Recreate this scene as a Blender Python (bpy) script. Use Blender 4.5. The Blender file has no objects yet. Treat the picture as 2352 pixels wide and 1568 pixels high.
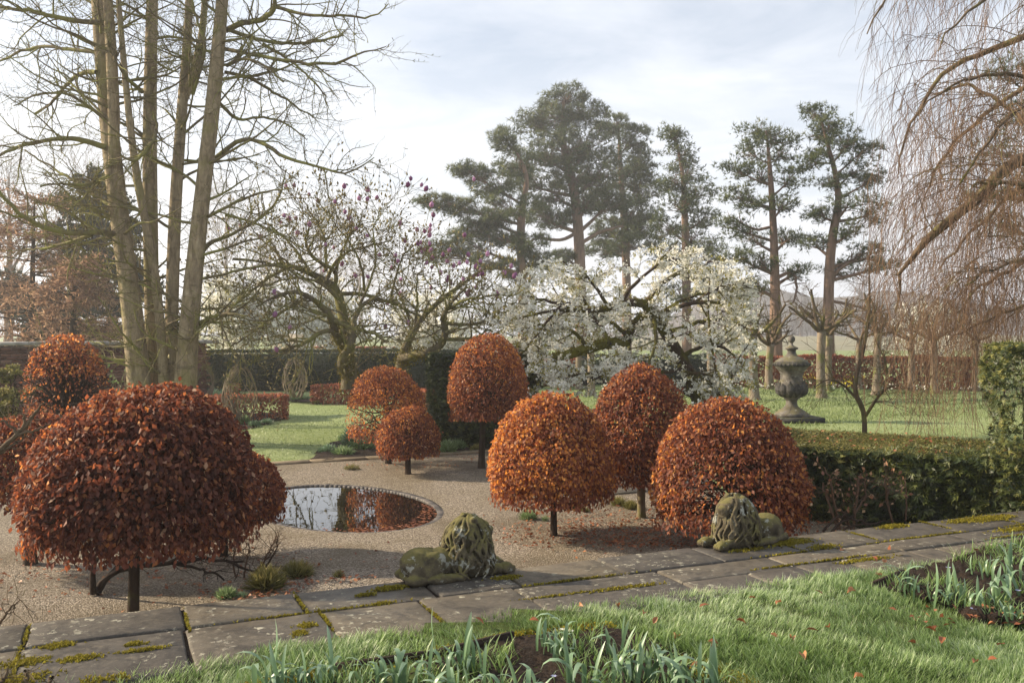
import bpy, math
import numpy as np
from mathutils import Vector

S = bpy.context.scene
COL = S.collection
RNG = np.random.default_rng(11)

# ------------------------------------------------------------------ camera
FPX = 2090.0            # focal length in units of a 2352 px wide picture
HOR, CX, EYE = 760.0, 1176.0, 2.2
cam_data = bpy.data.cameras.new("camera")
cam_data.lens = 32.0
cam_data.sensor_width = 36.0
cam_data.shift_y = -(784 - HOR) / 2352.0
cam_data.clip_start = 0.05
cam_data.clip_end = 3000.0
cam = bpy.data.objects.new("camera", cam_data)
COL.objects.link(cam)
cam.location = (0, 0, EYE)
cam.rotation_euler = (math.radians(90), 0, 0)
S.camera = cam

# ------------------------------------------------------------------ light
SUN_AZ = math.radians(-77)      # from +Y (view direction), negative = left
SUN_EL = math.radians(27)
sv = Vector((math.sin(SUN_AZ) * math.cos(SUN_EL), math.cos(SUN_AZ) * math.cos(SUN_EL), math.sin(SUN_EL)))
world = bpy.data.worlds.new("World")
S.world = world
world.use_nodes = True
wn, wl = world.node_tree.nodes, world.node_tree.links
wn.clear()
w_out = wn.new("ShaderNodeOutputWorld")
w_bg = wn.new("ShaderNodeBackground")
w_bg.inputs["Strength"].default_value = 0.082
w_sky = wn.new("ShaderNodeTexSky")
w_sky.sky_type = 'NISHITA'
w_sky.sun_disc = False
w_sky.sun_elevation = SUN_EL
w_sky.sun_rotation = SUN_AZ
w_sky.dust_density = 1.3
w_sky.air_density = 1.0
w_tc = wn.new("ShaderNodeTexCoord")
w_sep = wn.new("ShaderNodeSeparateXYZ")
wl.new(w_tc.outputs["Generated"], w_sep.inputs[0])
def wmath(op, a, b):
    n = wn.new("ShaderNodeMath"); n.operation = op
    for i, v in enumerate((a, b)):
        if isinstance(v, (int, float)): n.inputs[i].default_value = v
        else: wl.new(v, n.inputs[i])
    return n.outputs[0]
zc = wmath('ADD', wmath('MAXIMUM', w_sep.outputs[2], 0.0), 0.16)
w_cmb = wn.new("ShaderNodeCombineXYZ")
wl.new(wmath('DIVIDE', w_sep.outputs[0], zc), w_cmb.inputs[0])
wl.new(wmath('MULTIPLY', wmath('DIVIDE', w_sep.outputs[1], zc), 1.5), w_cmb.inputs[1])
w_n = wn.new("ShaderNodeTexNoise")
w_n.inputs["Scale"].default_value = 1.7
w_n.inputs["Detail"].default_value = 9.0
w_n.inputs["Roughness"].default_value = 0.6
w_n.inputs["Distortion"].default_value = 0.6
wl.new(w_cmb.outputs[0], w_n.inputs["Vector"])
w_r = wn.new("ShaderNodeMapRange")
w_r.inputs["From Min"].default_value = 0.34
w_r.inputs["From Max"].default_value = 0.70
w_r.inputs["To Min"].default_value = 0.40
w_r.inputs["To Max"].default_value = 0.85
wl.new(w_n.outputs["Fac"], w_r.inputs["Value"])
# thin cloud veil: denser towards the horizon
w_h = wn.new("ShaderNodeMapRange")
w_h.inputs["From Min"].default_value = 0.0
w_h.inputs["From Max"].default_value = 0.30
w_h.inputs["To Min"].default_value = 0.55
w_h.inputs["To Max"].default_value = 0.0
wl.new(w_sep.outputs[2], w_h.inputs["Value"])
w_cov = wmath('MINIMUM', wmath('ADD', w_r.outputs[0], w_h.outputs[0]), 0.97)
w_mix = wn.new("ShaderNodeMixRGB")
wl.new(w_cov, w_mix.inputs[0])
wl.new(w_sky.outputs[0], w_mix.inputs[1])
w_mix.inputs[2].default_value = (6.9, 7.1, 7.5, 1)
wl.new(w_mix.outputs[0], w_bg.inputs["Color"])
wl.new(w_bg.outputs[0], w_out.inputs["Surface"])

sun_d = bpy.data.lights.new("sun", 'SUN')
sun_d.energy = 5.0
sun_d.angle = math.radians(1.2)
sun_d.color = (1.0, 0.84, 0.62)
sun = bpy.data.objects.new("sun", sun_d)
COL.objects.link(sun)
sun.rotation_euler = (-sv).to_track_quat('-Z', 'Y').to_euler()

S.view_settings.view_transform = 'Standard'
S.view_settings.look = 'None'
S.view_settings.exposure = 1.0
S.view_settings.gamma = 1.0
S.render.engine = 'CYCLES'
S.cycles.use_denoising = True
S.cycles.max_bounces = 5
S.cycles.diffuse_bounces = 3
S.cycles.glossy_bounces = 2
S.cycles.transmission_bounces = 3
S.cycles.transparent_max_bounces = 4
S.cycles.volume_bounces = 0
S.cycles.use_adaptive_sampling = True
S.cycles.adaptive_threshold = 0.015

# ------------------------------------------------------------------ places
def P(x, y, d):
    """point seen at picture place x, y (2352 x 1568) at depth d"""
    return np.array([(x - CX) / FPX * d, d, EYE - (y - HOR) / FPX * d])
def G(x, y, z=0.0):
    return P(x, y, (EYE - z) * FPX / (y - HOR))
PATH_A = np.array([-2.95, 5.25])
PU = np.array([math.cos(math.radians(23.7)), math.sin(math.radians(23.7))])
PV = np.array([PU[1], -PU[0]])
TER = 0.5               # terrace level
def UV(u, v):
    return PATH_A + PU * u + PV * v
def to_uv(x, y):
    r = np.stack([np.asarray(x) - PATH_A[0], np.asarray(y) - PATH_A[1]], -1)
    return r @ PU, r @ PV

# ------------------------------------------------------------------ mesh helpers
def norm(a):
    return a / np.maximum(np.linalg.norm(a, axis=-1, keepdims=True), 1e-9)

class MB:
    def __init__(self):
        self.V, self.F, self.A, self.n = [], [], [], 0
    def add(self, V, F, a=None):
        V = np.asarray(V, float).reshape(-1, 3)
        for f in (F if isinstance(F, (list, tuple)) else [F]):
            f = np.asarray(f, dtype=np.int64)
            if f.size: self.F.append(f + self.n)
        self.V.append(V)
        self.A.append(np.broadcast_to(np.asarray(0.5 if a is None else a, float), (len(V),)))
        self.n += len(V)
        return self
    def mesh(self, name, mat, smooth=False):
        V = np.concatenate(self.V) if self.V else np.zeros((0, 3))
        me = bpy.data.meshes.new(name)
        me.vertices.add(len(V))
        me.vertices.foreach_set("co", V.astype(np.float32).ravel())
        li = np.concatenate([f.ravel() for f in self.F])
        ct = np.concatenate([np.full(len(f), f.shape[1]) for f in self.F])
        st = np.concatenate([[0], np.cumsum(ct)[:-1]])
        me.loops.add(len(li))
        me.loops.foreach_set("vertex_index", li.astype(np.int32))
        me.polygons.add(len(ct))
        me.polygons.foreach_set("loop_start", st.astype(np.int32))
        me.polygons.foreach_set("loop_total", ct.astype(np.int32))
        if smooth:
            me.polygons.foreach_set("use_smooth", np.ones(len(ct), dtype=bool))
        at = me.attributes.new("rnd", 'FLOAT', 'POINT')
        at.data.foreach_set("value", np.concatenate(self.A).astype(np.float32))
        me.update(calc_edges=True)
        me.validate()
        if mat: me.materials.append(mat)
        return me
    def build(self, name, mat, parent=None, smooth=False):
        return link(name, self.mesh(name, mat, smooth), parent)

def link(name, me, parent=None):
    o = bpy.data.objects.new(name, me)
    COL.objects.link(o)
    if parent is not None: o.parent = parent
    return o
def tag(o, label=None, cat=None, group=None, kind=None):
    if label: o["label"] = label
    if cat: o["category"] = cat
    if group: o["group"] = group
    if kind: o["kind"] = kind
    return o
def empty(name, loc, label, cat, group=None):
    """thing root; the parts are modelled in world coordinates, so the base point is kept with an inverse"""
    o = bpy.data.objects.new(name, None)
    o.empty_display_size = 0.2
    COL.objects.link(o)
    o.location = loc
    ROOTS.append(o)
    return tag(o, label, cat, group)
ROOTS = []
def fix_parents():
    bpy.context.view_layer.update()
    for r in ROOTS:
        inv = r.matrix_world.inverted()
        for c in r.children:
            if not c.get("local"): c.matrix_parent_inverse = inv

def frames(d, n):
    y = norm(d)
    x = norm(np.cross(y, n))
    z = np.cross(x, y)
    return x, y, z
def scatter(T, pos, d, n, s, bend=None):
    """template T (k,3) placed N times; y along d, z along n"""
    x, y, z = frames(d, n)
    s = np.broadcast_to(np.asarray(s, float), (len(pos),))[:, None, None]
    T = T[None] if T.ndim == 2 else T
    return pos[:, None] + s * (T[..., 0:1] * x[:, None] + T[..., 1:2] * y[:, None] + T[..., 2:3] * z[:, None])
def tile(F, N, k):
    F = np.asarray(F)
    return (F[None] + (np.arange(N) * k)[:, None, None]).reshape(-1, F.shape[1])
def add_scatter(mb, T, Fs, pos, d, n, s, a, av=None):
    """a (N,) random value per piece, av (k,) offset per template vertex"""
    if len(pos) == 0: return
    V = scatter(T, pos, d, n, s)
    N, k = V.shape[:2]
    A = np.repeat(np.asarray(a, float)[:, None], k, 1)
    if av is not None: A = A + np.asarray(av)[None]
    mb.add(V.reshape(-1, 3), [tile(f, N, k) for f in Fs], A.ravel())

# leaf templates (y = length, z = face)
LEAF8 = np.array([[0,0,0],[0,.36,.03],[0,.72,.0],[0,1,-.10],[-.27,.30,.10],[-.25,.66,.08],[.27,.30,.10],[.25,.66,.08]])
LEAF8_F = [np.array([[0,1,4],[2,3,5],[0,6,1],[2,7,3]]), np.array([[1,2,5,4],[1,6,7,2]])]
LEAF5 = np.array([[0,0,0],[-.30,.48,.10],[0,1,-.06],[.30,.48,.10],[0,.48,0]])
LEAF5_F = [np.array([[0,4,1],[4,2,1],[0,3,4],[4,3,2]])]
LEAF4 = np.array([[0,0,0],[-.30,.5,.08],[0,1,-.05],[.30,.5,.08]])
LEAF4_F = [np.array([[0,3,2],[0,2,1]])]
def fan_template(k, w, spread, rng, length=(0.7, 1.0), lift=0.35):
    V, F = [], []
    for i in range(k):
        a = (i / (k - 1) - 0.5) * spread if k > 1 else 0
        L = rng.uniform(*length)
        e = rng.uniform(-lift, lift)
        d = np.array([math.sin(a) * math.cos(e), math.cos(a) * math.cos(e), math.sin(e)])
        sd = np.array([math.cos(a), -math.sin(a), 0]) * w
        b = np.array([0, .12 * i / k, 0])
        V += [b - sd * .5, b + sd * .5, b + d * L]
        F.append([3 * i, 3 * i + 1, 3 * i + 2])
    return np.array(V), [np.array(F)]
def ball_template(k, w, rng, length=(0.7, 1.0), up=0.2):
    V, F = [], []
    for i in range(k):
        d = rng.normal(0, 1, 3); d[1] = abs(d[1]) + up; d /= np.linalg.norm(d)
        q = np.cross(d, rng.normal(0, 1, 3)); q = q / np.linalg.norm(q) * w
        L = rng.uniform(*length)
        V += [-q * .5, q * .5, d * L]
        F.append([3 * i, 3 * i + 1, 3 * i + 2])
    return np.array(V), [np.array(F)]

def tubes(mb, Pts, R, sides=4, a=0.5, cap=False):
    """Pts (N,n,3), R (N,n)"""
    Pts = np.asarray(Pts, float); R = np.asarray(R, float)
    if len(Pts) == 0: return
    N, n = Pts.shape[:2]
    T = np.empty_like(Pts)
    T[:, 1:-1] = Pts[:, 2:] - Pts[:, :-2]
    T[:, 0] = Pts[:, 1] - Pts[:, 0]; T[:, -1] = Pts[:, -1] - Pts[:, -2]
    T = norm(T)
    main = norm(Pts[:, -1] - Pts[:, 0])
    ref = np.where(np.abs(main[:, 2:3]) < 0.8, np.array([[0, 0, 1.0]]), np.array([[1.0, 0.05, 0]]))
    U = norm(np.cross(T, ref[:, None, :])); W = np.cross(T, U)
    ang = np.arange(sides) * 2 * math.pi / sides
    V = Pts[:, :, None] + R[:, :, None, None] * (np.cos(ang)[None, None, :, None] * U[:, :, None] + np.sin(ang)[None, None, :, None] * W[:, :, None])
    i = np.arange(n - 1)[:, None] * sides; k = np.arange(sides)[None]; k2 = (k + 1) % sides
    q = np.stack([i + k, i + k2, i + sides + k2, i + sides + k], -1).reshape(-1, 4)
    Fs = [tile(q, N, n * sides)]
    if cap:
        Fs.append(tile(np.arange(sides)[None] + (n - 1) * sides, N, n * sides))
    A = np.repeat(np.broadcast_to(np.asarray(a, float), (N,)), n * sides)
    mb.add(V.reshape(-1, 3), Fs, A)

def smooth_line(pts, n):
    """resample a control polyline (m,k) to n points, corner-cut"""
    p = np.asarray(pts, float)
    for _ in range(2):
        if len(p) < 3: break
        q = [p[0]]
        for a, b in zip(p[:-1], p[1:]):
            q += [a * .75 + b * .25, a * .25 + b * .75]
        q.append(p[-1]); p = np.array(q)
    s = np.concatenate([[0], np.cumsum(np.linalg.norm(np.diff(p[:, :3], axis=0), axis=1))])
    t = np.linspace(0, s[-1], n)
    return np.stack([np.interp(t, s, p[:, k]) for k in range(p.shape[1])], -1)

def limb(pts, d, n=14, r0=None, jitter=0.0, rng=RNG):
    """pts: list of (x, y, radius_px[, depth offset]); returns world points and radii"""
    rows = []
    for p in pts:
        dd = d + (p[3] if len(p) > 3 else 0.0)
        rows.append(list(P(p[0], p[1], dd)) + [p[2] / FPX * dd])
    L = smooth_line(rows, n)
    pts3 = L[:, :3]
    if jitter: pts3 = pts3 + rng.normal(0, jitter, pts3.shape) * np.linspace(0, 1, n)[:, None]
    return pts3, L[:, 3]

def grow(st, d, L, r, n, wig, trop, rng, taper=0.3, tpow=1.0):
    st = np.asarray(st); N = len(st)
    Pt = np.zeros((N, n + 1, 3)); Pt[:, 0] = st
    d = norm(np.asarray(d, float))
    L = np.broadcast_to(L, (N,))
    for j in range(n):
        d = norm(d + rng.normal(0, wig, (N, 3)) + np.asarray(trop) * ((j + 1) / n) ** tpow)
        Pt[:, j + 1] = Pt[:, j] + d * (L / n)[:, None]
    R = np.broadcast_to(r, (N,))[:, None] * np.linspace(1, taper, n + 1)[None]
    return Pt, R
def spawn(Pt, R, cnt, rng, t0=0.15, t1=1.0, ang=(35, 75), flat=0.0):
    """start points, directions, local radii of cnt children on each parent"""
    N, n = Pt.shape[:2]
    cnt = np.broadcast_to(cnt, (N,)).astype(int)
    idx = np.repeat(np.arange(N), cnt)
    t = rng.uniform(t0, t1, len(idx)) * (n - 1)
    i = np.minimum(t.astype(int), n - 2); f = (t - i)[:, None]
    st = Pt[idx, i] * (1 - f) + Pt[idx, i + 1] * f
    rr = R[idx, i] * (1 - f[:, 0]) + R[idx, i + 1] * f[:, 0]
    tan = norm(Pt[idx, i + 1] - Pt[idx, i])
    q = rng.normal(0, 1, (len(idx), 3)); q[:, 2] *= (1 - flat)
    q = norm(q - (q * tan).sum(1, keepdims=True) * tan)
    a = np.radians(rng.uniform(*ang, len(idx)))[:, None]
    return st, tan * np.cos(a) + q * np.sin(a), rr, idx, t / (n - 1)
def stack(lims):
    return np.stack([l[0] for l in lims]), np.stack([l[1] for l in lims])

def hash_noise(p, f, seed=0):
    """cheap smooth noise from sines, about -1..1"""
    r = np.random.default_rng(seed)
    o = 0
    for _ in range(5):
        k = r.normal(0, f, p.shape[-1]); o = o + np.sin(p @ k + r.uniform(0, 6.28))
    return o / 3.0
def inpoly(x, y, poly):
    poly = np.asarray(poly); c = np.zeros(len(x), bool)
    j = len(poly) - 1
    for i in range(len(poly)):
        xi, yi = poly[i]; xj, yj = poly[j]
        m = ((yi > y) != (yj > y)) & (x < (xj - xi) * (y - yi) / (yj - yi + 1e-12) + xi)
        c ^= m; j = i
    return c
def box_vf(c, h, rot=0.0, bev=0.0):
    """box with the four upright and top edges chamfered"""
    cx, cy, cz = c; hx, hy, hz = h
    if bev <= 0:
        V = np.array([[sx * hx, sy * hy, sz * hz] for sz in (-1, 1) for sx, sy in ((-1, -1), (1, -1), (1, 1), (-1, 1))])
        F = [np.array([[0, 3, 2, 1], [4, 5, 6, 7], [0, 1, 5, 4], [1, 2, 6, 5], [2, 3, 7, 6], [3, 0, 4, 7]])]
    else:
        b = bev
        V = np.array([[sx * hx, sy * hy, z] for z in (-hz, hz - b) for sx, sy in ((-1, -1), (1, -1), (1, 1), (-1, 1))] +
                     [[sx * (hx - b), sy * (hy - b), hz] for sx, sy in ((-1, -1), (1, -1), (1, 1), (-1, 1))])
        F = [np.array([[0, 3, 2, 1], [8, 9, 10, 11]] + [[i, (i + 1) % 4, (i + 1) % 4 + 4, i + 4] for i in range(4)] +
                      [[i + 4, (i + 1) % 4 + 4, (i + 1) % 4 + 8, i + 8] for i in range(4)])]
    c_, s_ = math.cos(rot), math.sin(rot)
    V = np.stack([V[:, 0] * c_ - V[:, 1] * s_ + cx, V[:, 0] * s_ + V[:, 1] * c_ + cy, V[:, 2] + cz], -1)
    return V, F
def sheet(name, poly, z, mat, kind="structure", sub=0):
    mb = MB()
    n = len(poly)
    mb.add(np.column_stack([np.asarray(poly, float), np.full(n, z)]), np.arange(n)[None])
    return tag(mb.build(name, mat), kind=kind)

# ------------------------------------------------------------------ materials
class NT:
    def __init__(self, name):
        self.m = bpy.data.materials.new(name); self.m.use_nodes = True
        self.t = self.m.node_tree; self.t.nodes.clear()
        self.out = self.n("ShaderNodeOutputMaterial")
    def n(self, typ, **kw):
        nd = self.t.nodes.new(typ)
        for k, v in kw.items():
            if k in ('operation', 'blend_type', 'data_type', 'feature', 'attribute_name', 'noise_dimensions'): setattr(nd, k, v)
            else: self.s(nd.inputs[k.replace('_', ' ')], v)
        return nd
    def s(self, inp, v):
        if hasattr(v, 'is_output'): self.t.links.new(v, inp)
        elif hasattr(v, 'outputs'): self.t.links.new(v.outputs[0], inp)
        elif isinstance(v, (tuple, list)) and len(v) == 3 and inp.type == 'RGBA': inp.default_value = (*v, 1)
        else: inp.default_value = v
    def math(self, op, a, b=0.0, c=None):
        nd = self.t.nodes.new("ShaderNodeMath"); nd.operation = op
        self.s(nd.inputs[0], a); self.s(nd.inputs[1], b)
        if c is not None: self.s(nd.inputs[2], c)
        return nd.outputs[0]
    def ramp(self, fac, stops):
        nd = self.t.nodes.new("ShaderNodeValToRGB"); self.s(nd.inputs[0], fac)
        e = nd.color_ramp.elements
        while len(e) < len(stops): e.new(0.5)
        for el, (p, c) in zip(e, stops):
            el.position = p; el.color = (*c, 1) if len(c) == 3 else c
        return nd.outputs[0]
    def mix(self, f, a, b, t='MIX'):
        nd = self.t.nodes.new("ShaderNodeMixRGB"); nd.blend_type = t
        self.s(nd.inputs[0], f); self.s(nd.inputs[1], a); self.s(nd.inputs[2], b)
        return nd.outputs[0]
    def pos(self):
        return self.n("ShaderNodeNewGeometry").outputs["Position"]
    def mapping(self, vec, scale):
        nd = self.t.nodes.new("ShaderNodeMapping"); self.t.links.new(vec, nd.inputs[0]); nd.inputs["Scale"].default_value = scale
        return nd.outputs[0]
    def noise(self, scale, vec=None, detail=4, rough=0.55, dist=0.0):
        nd = self.n("ShaderNodeTexNoise", Scale=scale, Detail=detail, Roughness=rough, Distortion=dist)
        self.t.links.new(vec if vec is not None else self.pos(), nd.inputs["Vector"])
        return nd.outputs[0]
    def voro(self, scale, vec=None, feature='F1', out="Distance", rnd=1.0):
        nd = self.t.nodes.new("ShaderNodeTexVoronoi"); nd.feature = feature
        nd.inputs["Scale"].default_value = scale; nd.inputs["Randomness"].default_value = rnd
        self.t.links.new(vec if vec is not None else self.pos(), nd.inputs["Vector"])
        return nd.outputs[out]
    def rng(self, v, a, b, c=0.0, d=1.0):
        nd = self.n("ShaderNodeMapRange"); self.s(nd.inputs[0], v)
        for i, q in zip((1, 2, 3, 4), (a, b, c, d)): nd.inputs[i].default_value = q
        return nd.outputs[0]
    def attr(self, name="rnd"):
        nd = self.t.nodes.new("ShaderNodeAttribute"); nd.attribute_name = name
        return nd.outputs["Fac"]
    def bump(self, h, strength=0.4, dist=0.02):
        nd = self.n("ShaderNodeBump", Strength=strength, Distance=dist); self.s(nd.inputs["Height"], h)
        return nd.outputs[0]
    def pbr(self, col, rough=0.8, normal=None, spec=0.3, **kw):
        nd = self.n("ShaderNodeBsdfPrincipled", Base_Color=col, Roughness=rough)
        nd.inputs["Specular IOR Level"].default_value = spec
        for k, v in kw.items(): self.s(nd.inputs[k.replace('_', ' ')], v)
        if normal is not None: self.t.links.new(normal, nd.inputs["Normal"])
        return nd.outputs[0]
    def done(self, sh):
        self.t.links.new(sh, self.out.inputs["Surface"]); return self.m

def leaf_mat(name, stops, trans=0.35, rough=0.5, spec=0.35, tcol=1.35):
    t = NT(name)
    c = t.ramp(t.attr(), stops)
    a = t.pbr(c, rough, spec=spec)
    b = t.n("ShaderNodeBsdfTranslucent")
    bc = t.mix(1.0, c, tcol if isinstance(tcol, tuple) else (tcol, tcol, tcol), 'MULTIPLY')
    t.s(b.inputs["Color"], bc)
    m = t.n("ShaderNodeMixShader")
    t.s(m.inputs[0], trans); t.s(m.inputs[1], a); t.s(m.inputs[2], b.outputs[0])
    return t.done(m.outputs[0])
def bark_mat(name, c0, c1, moss=None, mossamt=0.5, sc=9.0, bump=0.5, stretch=0.25):
    t = NT(name)
    p = t.mapping(t.pos(), (1, 1, stretch))
    n = t.noise(sc, p, 6, 0.65)
    c = t.ramp(n, [(0.3, c0), (0.7, c1)])
    if moss:
        mn = t.noise(2.3, None, 5, 0.6)
        c = t.mix(t.rng(mn, 0.62 - mossamt * .35, 0.70 - mossamt * .2), c, moss)
    n2 = t.noise(sc * 4, p, 4, 0.7)
    return t.done(t.pbr(c, 0.9, t.bump(t.math('ADD', n, t.math('MULTIPLY', n2, 0.5)), bump, 0.03), spec=0.15))

M = {}
M['beech'] = leaf_mat("beech_leaf", [(0.0, (.070,.026,.021)), (0.35, (.150,.054,.037)), (0.62, (.26,.102,.056)), (0.82, (.42,.19,.066)), (0.94, (.56,.28,.07)), (1.0, (.46,.29,.19))], 0.48, 0.58, 0.24, (1.75, 1.4, 1.0))
M['beech_far'] = leaf_mat("beech_hedge_leaf", [(0.0, (.12,.038,.024)), (0.5, (.30,.10,.055)), (1.0, (.46,.20,.10))], 0.42, 0.5, 0.3)
M['litter'] = leaf_mat("fallen_leaf_colour", [(0.0, (.11,.036,.02)), (0.5, (.26,.088,.036)), (1.0, (.42,.20,.09))], 0.2, 0.5, 0.3)
M['twig'] = bark_mat("dark_twig", (.018,.012,.009), (.055,.038,.028), None, sc=20, bump=0.2)
M['trunk_dark'] = bark_mat("beech_trunk_bark", (.020,.014,.010), (.062,.042,.030), (.06,.06,.02), 0.2, sc=14, bump=0.3)
M['trunk_pale'] = bark_mat("pale_trunk_bark", (.10,.075,.05), (.23,.18,.125), (.13,.13,.04), 0.3, sc=14, bump=0.3)
def ginkgo_mat():
    t = NT("furrowed_grey_bark")
    p = t.mapping(t.pos(), (1, 1, 0.30))
    n = t.noise(10, p, 7, 0.7, 0.4)
    ring = t.noise(3.0, t.mapping(t.pos(), (0.6, 0.6, 3.0)), 3, 0.5)
    c = t.ramp(n, [(0.30, (.13,.10,.065)), (0.55, (.33,.265,.175)), (0.75, (.50,.42,.29))])
    c = t.mix(t.rng(ring, 0.60, 0.72, 0, .55), c, (.07, .055, .035))
    c = t.mix(t.rng(t.noise(1.7, None, 5, .6), 0.52, 0.64, 0, .65), c, (.24, .22, .085))
    n2 = t.noise(36, p, 5, 0.7)
    return t.done(t.pbr(c, 0.92, t.bump(t.math('ADD', t.math('MULTIPLY', n, 1.3), t.math('ADD', t.math('MULTIPLY', n2, .5), ring)), 0.9, 0.05), spec=.12))
M['ginkgo'] = ginkgo_mat()
M['ginkgo_twig'] = bark_mat("mossy_grey_twig", (.085,.066,.040), (.19,.155,.095), (.21,.205,.065), 0.55, sc=12, bump=0.1)
M['magnolia'] = bark_mat("mossy_green_grey_bark", (.075,.062,.042), (.20,.17,.115), (.15,.14,.045), 0.45, sc=8, bump=0.5)
M['moss_bark'] = bark_mat("thick_moss_on_bark", (.06,.06,.012), (.20,.19,.035), (.24,.22,.04), 0.5, sc=18, bump=0.8, stretch=1)
M['cherry'] = bark_mat("dark_cherry_bark", (.030,.020,.015), (.10,.068,.050), (.11,.105,.02), 0.5, sc=10, bump=0.6, stretch=1.2)
M['pine_bark'] = bark_mat("pine_bark", (.085,.055,.042), (.26,.17,.125), None, sc=4, bump=0.6)
M['lime_bark'] = bark_mat("pale_lime_bark", (.115,.090,.065), (.27,.22,.165), (.14,.14,.05), 0.35, sc=7, bump=0.3)
M['weeping_limb'] = bark_mat("brown_limb_bark", (.055,.038,.025), (.17,.125,.08), (.13,.12,.04), 0.3, sc=8, bump=0.5)
def ramp_mat(name, stops, rough=0.7):
    t = NT(name)
    return t.done(t.pbr(t.ramp(t.attr(), stops), rough, spec=.2))
M['weeping'] = ramp_mat("red_brown_twig", [(0, (.045,.027,.018)), (0.6, (.105,.062,.038)), (1, (.20,.125,.068))])
M['far_twig'] = ramp_mat("grey_brown_twig", [(0, (.09,.07,.06)), (1, (.20,.165,.14))])
M['larch'] = leaf_mat("larch_spray", [(0, (.16,.095,.065)), (0.6, (.30,.185,.125)), (1, (.42,.28,.18))], 0.45, 0.7, 0.1, 1.4)
M['yew'] = leaf_mat("yew_needle", [(0, (.010,.016,.006)), (0.45, (.038,.056,.016)), (0.75, (.12,.138,.036)), (1, (.27,.25,.07))], 0.2, 0.45, 0.35)
M['yew_far'] = leaf_mat("clipped_yew", [(0, (.012,.020,.011)), (0.7, (.030,.045,.023)), (1, (.05,.068,.03))], 0.15, 0.6, 0.2)
M['pine'] = leaf_mat("pine_needle", [(0, (.024,.037,.013)), (0.5, (.075,.097,.034)), (1, (.18,.19,.068))], 0.3, 0.5, 0.3)
M['evergreen'] = leaf_mat("dark_evergreen", [(0, (.018,.025,.018)), (1, (.055,.068,.045))], 0.2, 0.6, 0.2)
M['blossom'] = leaf_mat("white_blossom", [(0, (.26,.25,.06)), (0.14, (.42,.36,.11)), (0.2, (.74,.72,.62)), (1, (.88,.87,.81))], 0.35, 0.6, 0.1, 1.0)
M['grass'] = leaf_mat("grass_blade", [(0, (.035,.065,.013)), (0.35, (.115,.19,.044)), (0.6, (.235,.335,.115)), (0.85, (.41,.505,.29)), (1, (.68,.74,.60))], 0.45, 0.4, 0.4, 1.3)
M['lawn_blade'] = leaf_mat("lawn_blade", [(0, (.060,.092,.022)), (0.45, (.175,.23,.070)), (0.8, (.35,.40,.19)), (1, (.55,.58,.40))], 0.35, 0.4, 0.4, 1.2)
M['daff'] = leaf_mat("glaucous_strap_leaf", [(0, (.065,.125,.05)), (0.6, (.17,.27,.145)), (1, (.36,.46,.35))], 0.25, 0.38, 0.5, 1.2)
M['herb'] = leaf_mat("soft_green_leaf", [(0, (.065,.115,.040)), (0.6, (.18,.26,.10)), (1, (.36,.44,.25))], 0.3, 0.5, 0.3)
M['bronze'] = leaf_mat("bronze_young_leaf", [(0, (.13,.05,.035)), (0.6, (.30,.15,.085)), (1, (.45,.31,.19))], 0.35, 0.5, 0.3)
M['straw'] = leaf_mat("straw_tuft_blade", [(0, (.045,.052,.014)), (0.5, (.15,.145,.04)), (1, (.30,.25,.10))], 0.3, 0.6, 0.2)
M['moss'] = leaf_mat("yellow_moss", [(0, (.075,.060,.010)), (0.5, (.19,.16,.018)), (1, (.32,.28,.035))], 0.3, 0.8, 0.1)
M['bud'] = leaf_mat("downy_bud", [(0, (.15,.12,.06)), (0.5, (.32,.265,.13)), (1, (.42,.37,.20))], 0.3, 0.7, 0.15)
M['purple'] = leaf_mat("purple_petal", [(0, (.26,.09,.22)), (1, (.50,.30,.46))], 0.4, 0.5, 0.2)
M['yellow'] = leaf_mat("yellow_petal", [(0, (.45,.36,.03)), (1, (.75,.62,.06))], 0.4, 0.6, 0.2)
M['blue'] = leaf_mat("pale_blue_petal", [(0, (.30,.33,.60)), (1, (.55,.58,.80))], 0.4, 0.6, 0.2)

def ground_mat(name, c_lo, c_mid, c_hi, sc):
    t = NT(name)
    n = t.noise(sc, None, 6, 0.65)
    n2 = t.noise(0.35, None, 4, 0.6)
    c = t.ramp(n, [(0.25, c_lo), (0.5, c_mid), (0.75, c_hi)])
    c = t.mix(t.rng(n2, .4, .65, 0, .5), c, c_hi)
    return t.done(t.pbr(c, 0.9, t.bump(n, 0.6, 0.05), spec=.15))
M['turf'] = ground_mat("short_turf", (.085,.115,.032), (.175,.22,.078), (.30,.34,.17), 14.0)
M['turf_near'] = ground_mat("turf_thatch", (.022,.034,.008), (.050,.072,.018), (.09,.115,.032), 30.0)
def gravel_mat():
    t = NT("pea_gravel")
    v = t.n("ShaderNodeTexVoronoi"); v.inputs["Scale"].default_value = 85
    t.t.links.new(t.pos(), v.inputs["Vector"])
    sp = t.n("ShaderNodeSeparateColor"); t.t.links.new(v.outputs["Color"], sp.inputs[0])
    c = t.ramp(sp.outputs[0], [(0, (.058,.045,.033)), (.45, (.185,.150,.108)), (.8, (.34,.285,.218)), (1, (.50,.44,.37))])
    big = t.noise(0.9, None, 5, .6)
    c = t.mix(t.rng(big, .40, .66, 0, .6), c, (.15, .115, .06)); c = t.mix(t.rng(t.noise(.45, None, 4, .6), .50, .68, 0, .45), c, (.075, .058, .042))
    ht = t.math('MULTIPLY', v.outputs["Distance"], -1.0)
    return t.done(t.pbr(c, .75, t.bump(ht, .9, .02), spec=.3))
M['gravel'] = gravel_mat()
M['pebble'] = ramp_mat("pebble_stone", [(0, (.040,.032,.023)), (.45, (.175,.140,.100)), (.8, (.345,.29,.22)), (1, (.54,.48,.40))], .6)
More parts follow.
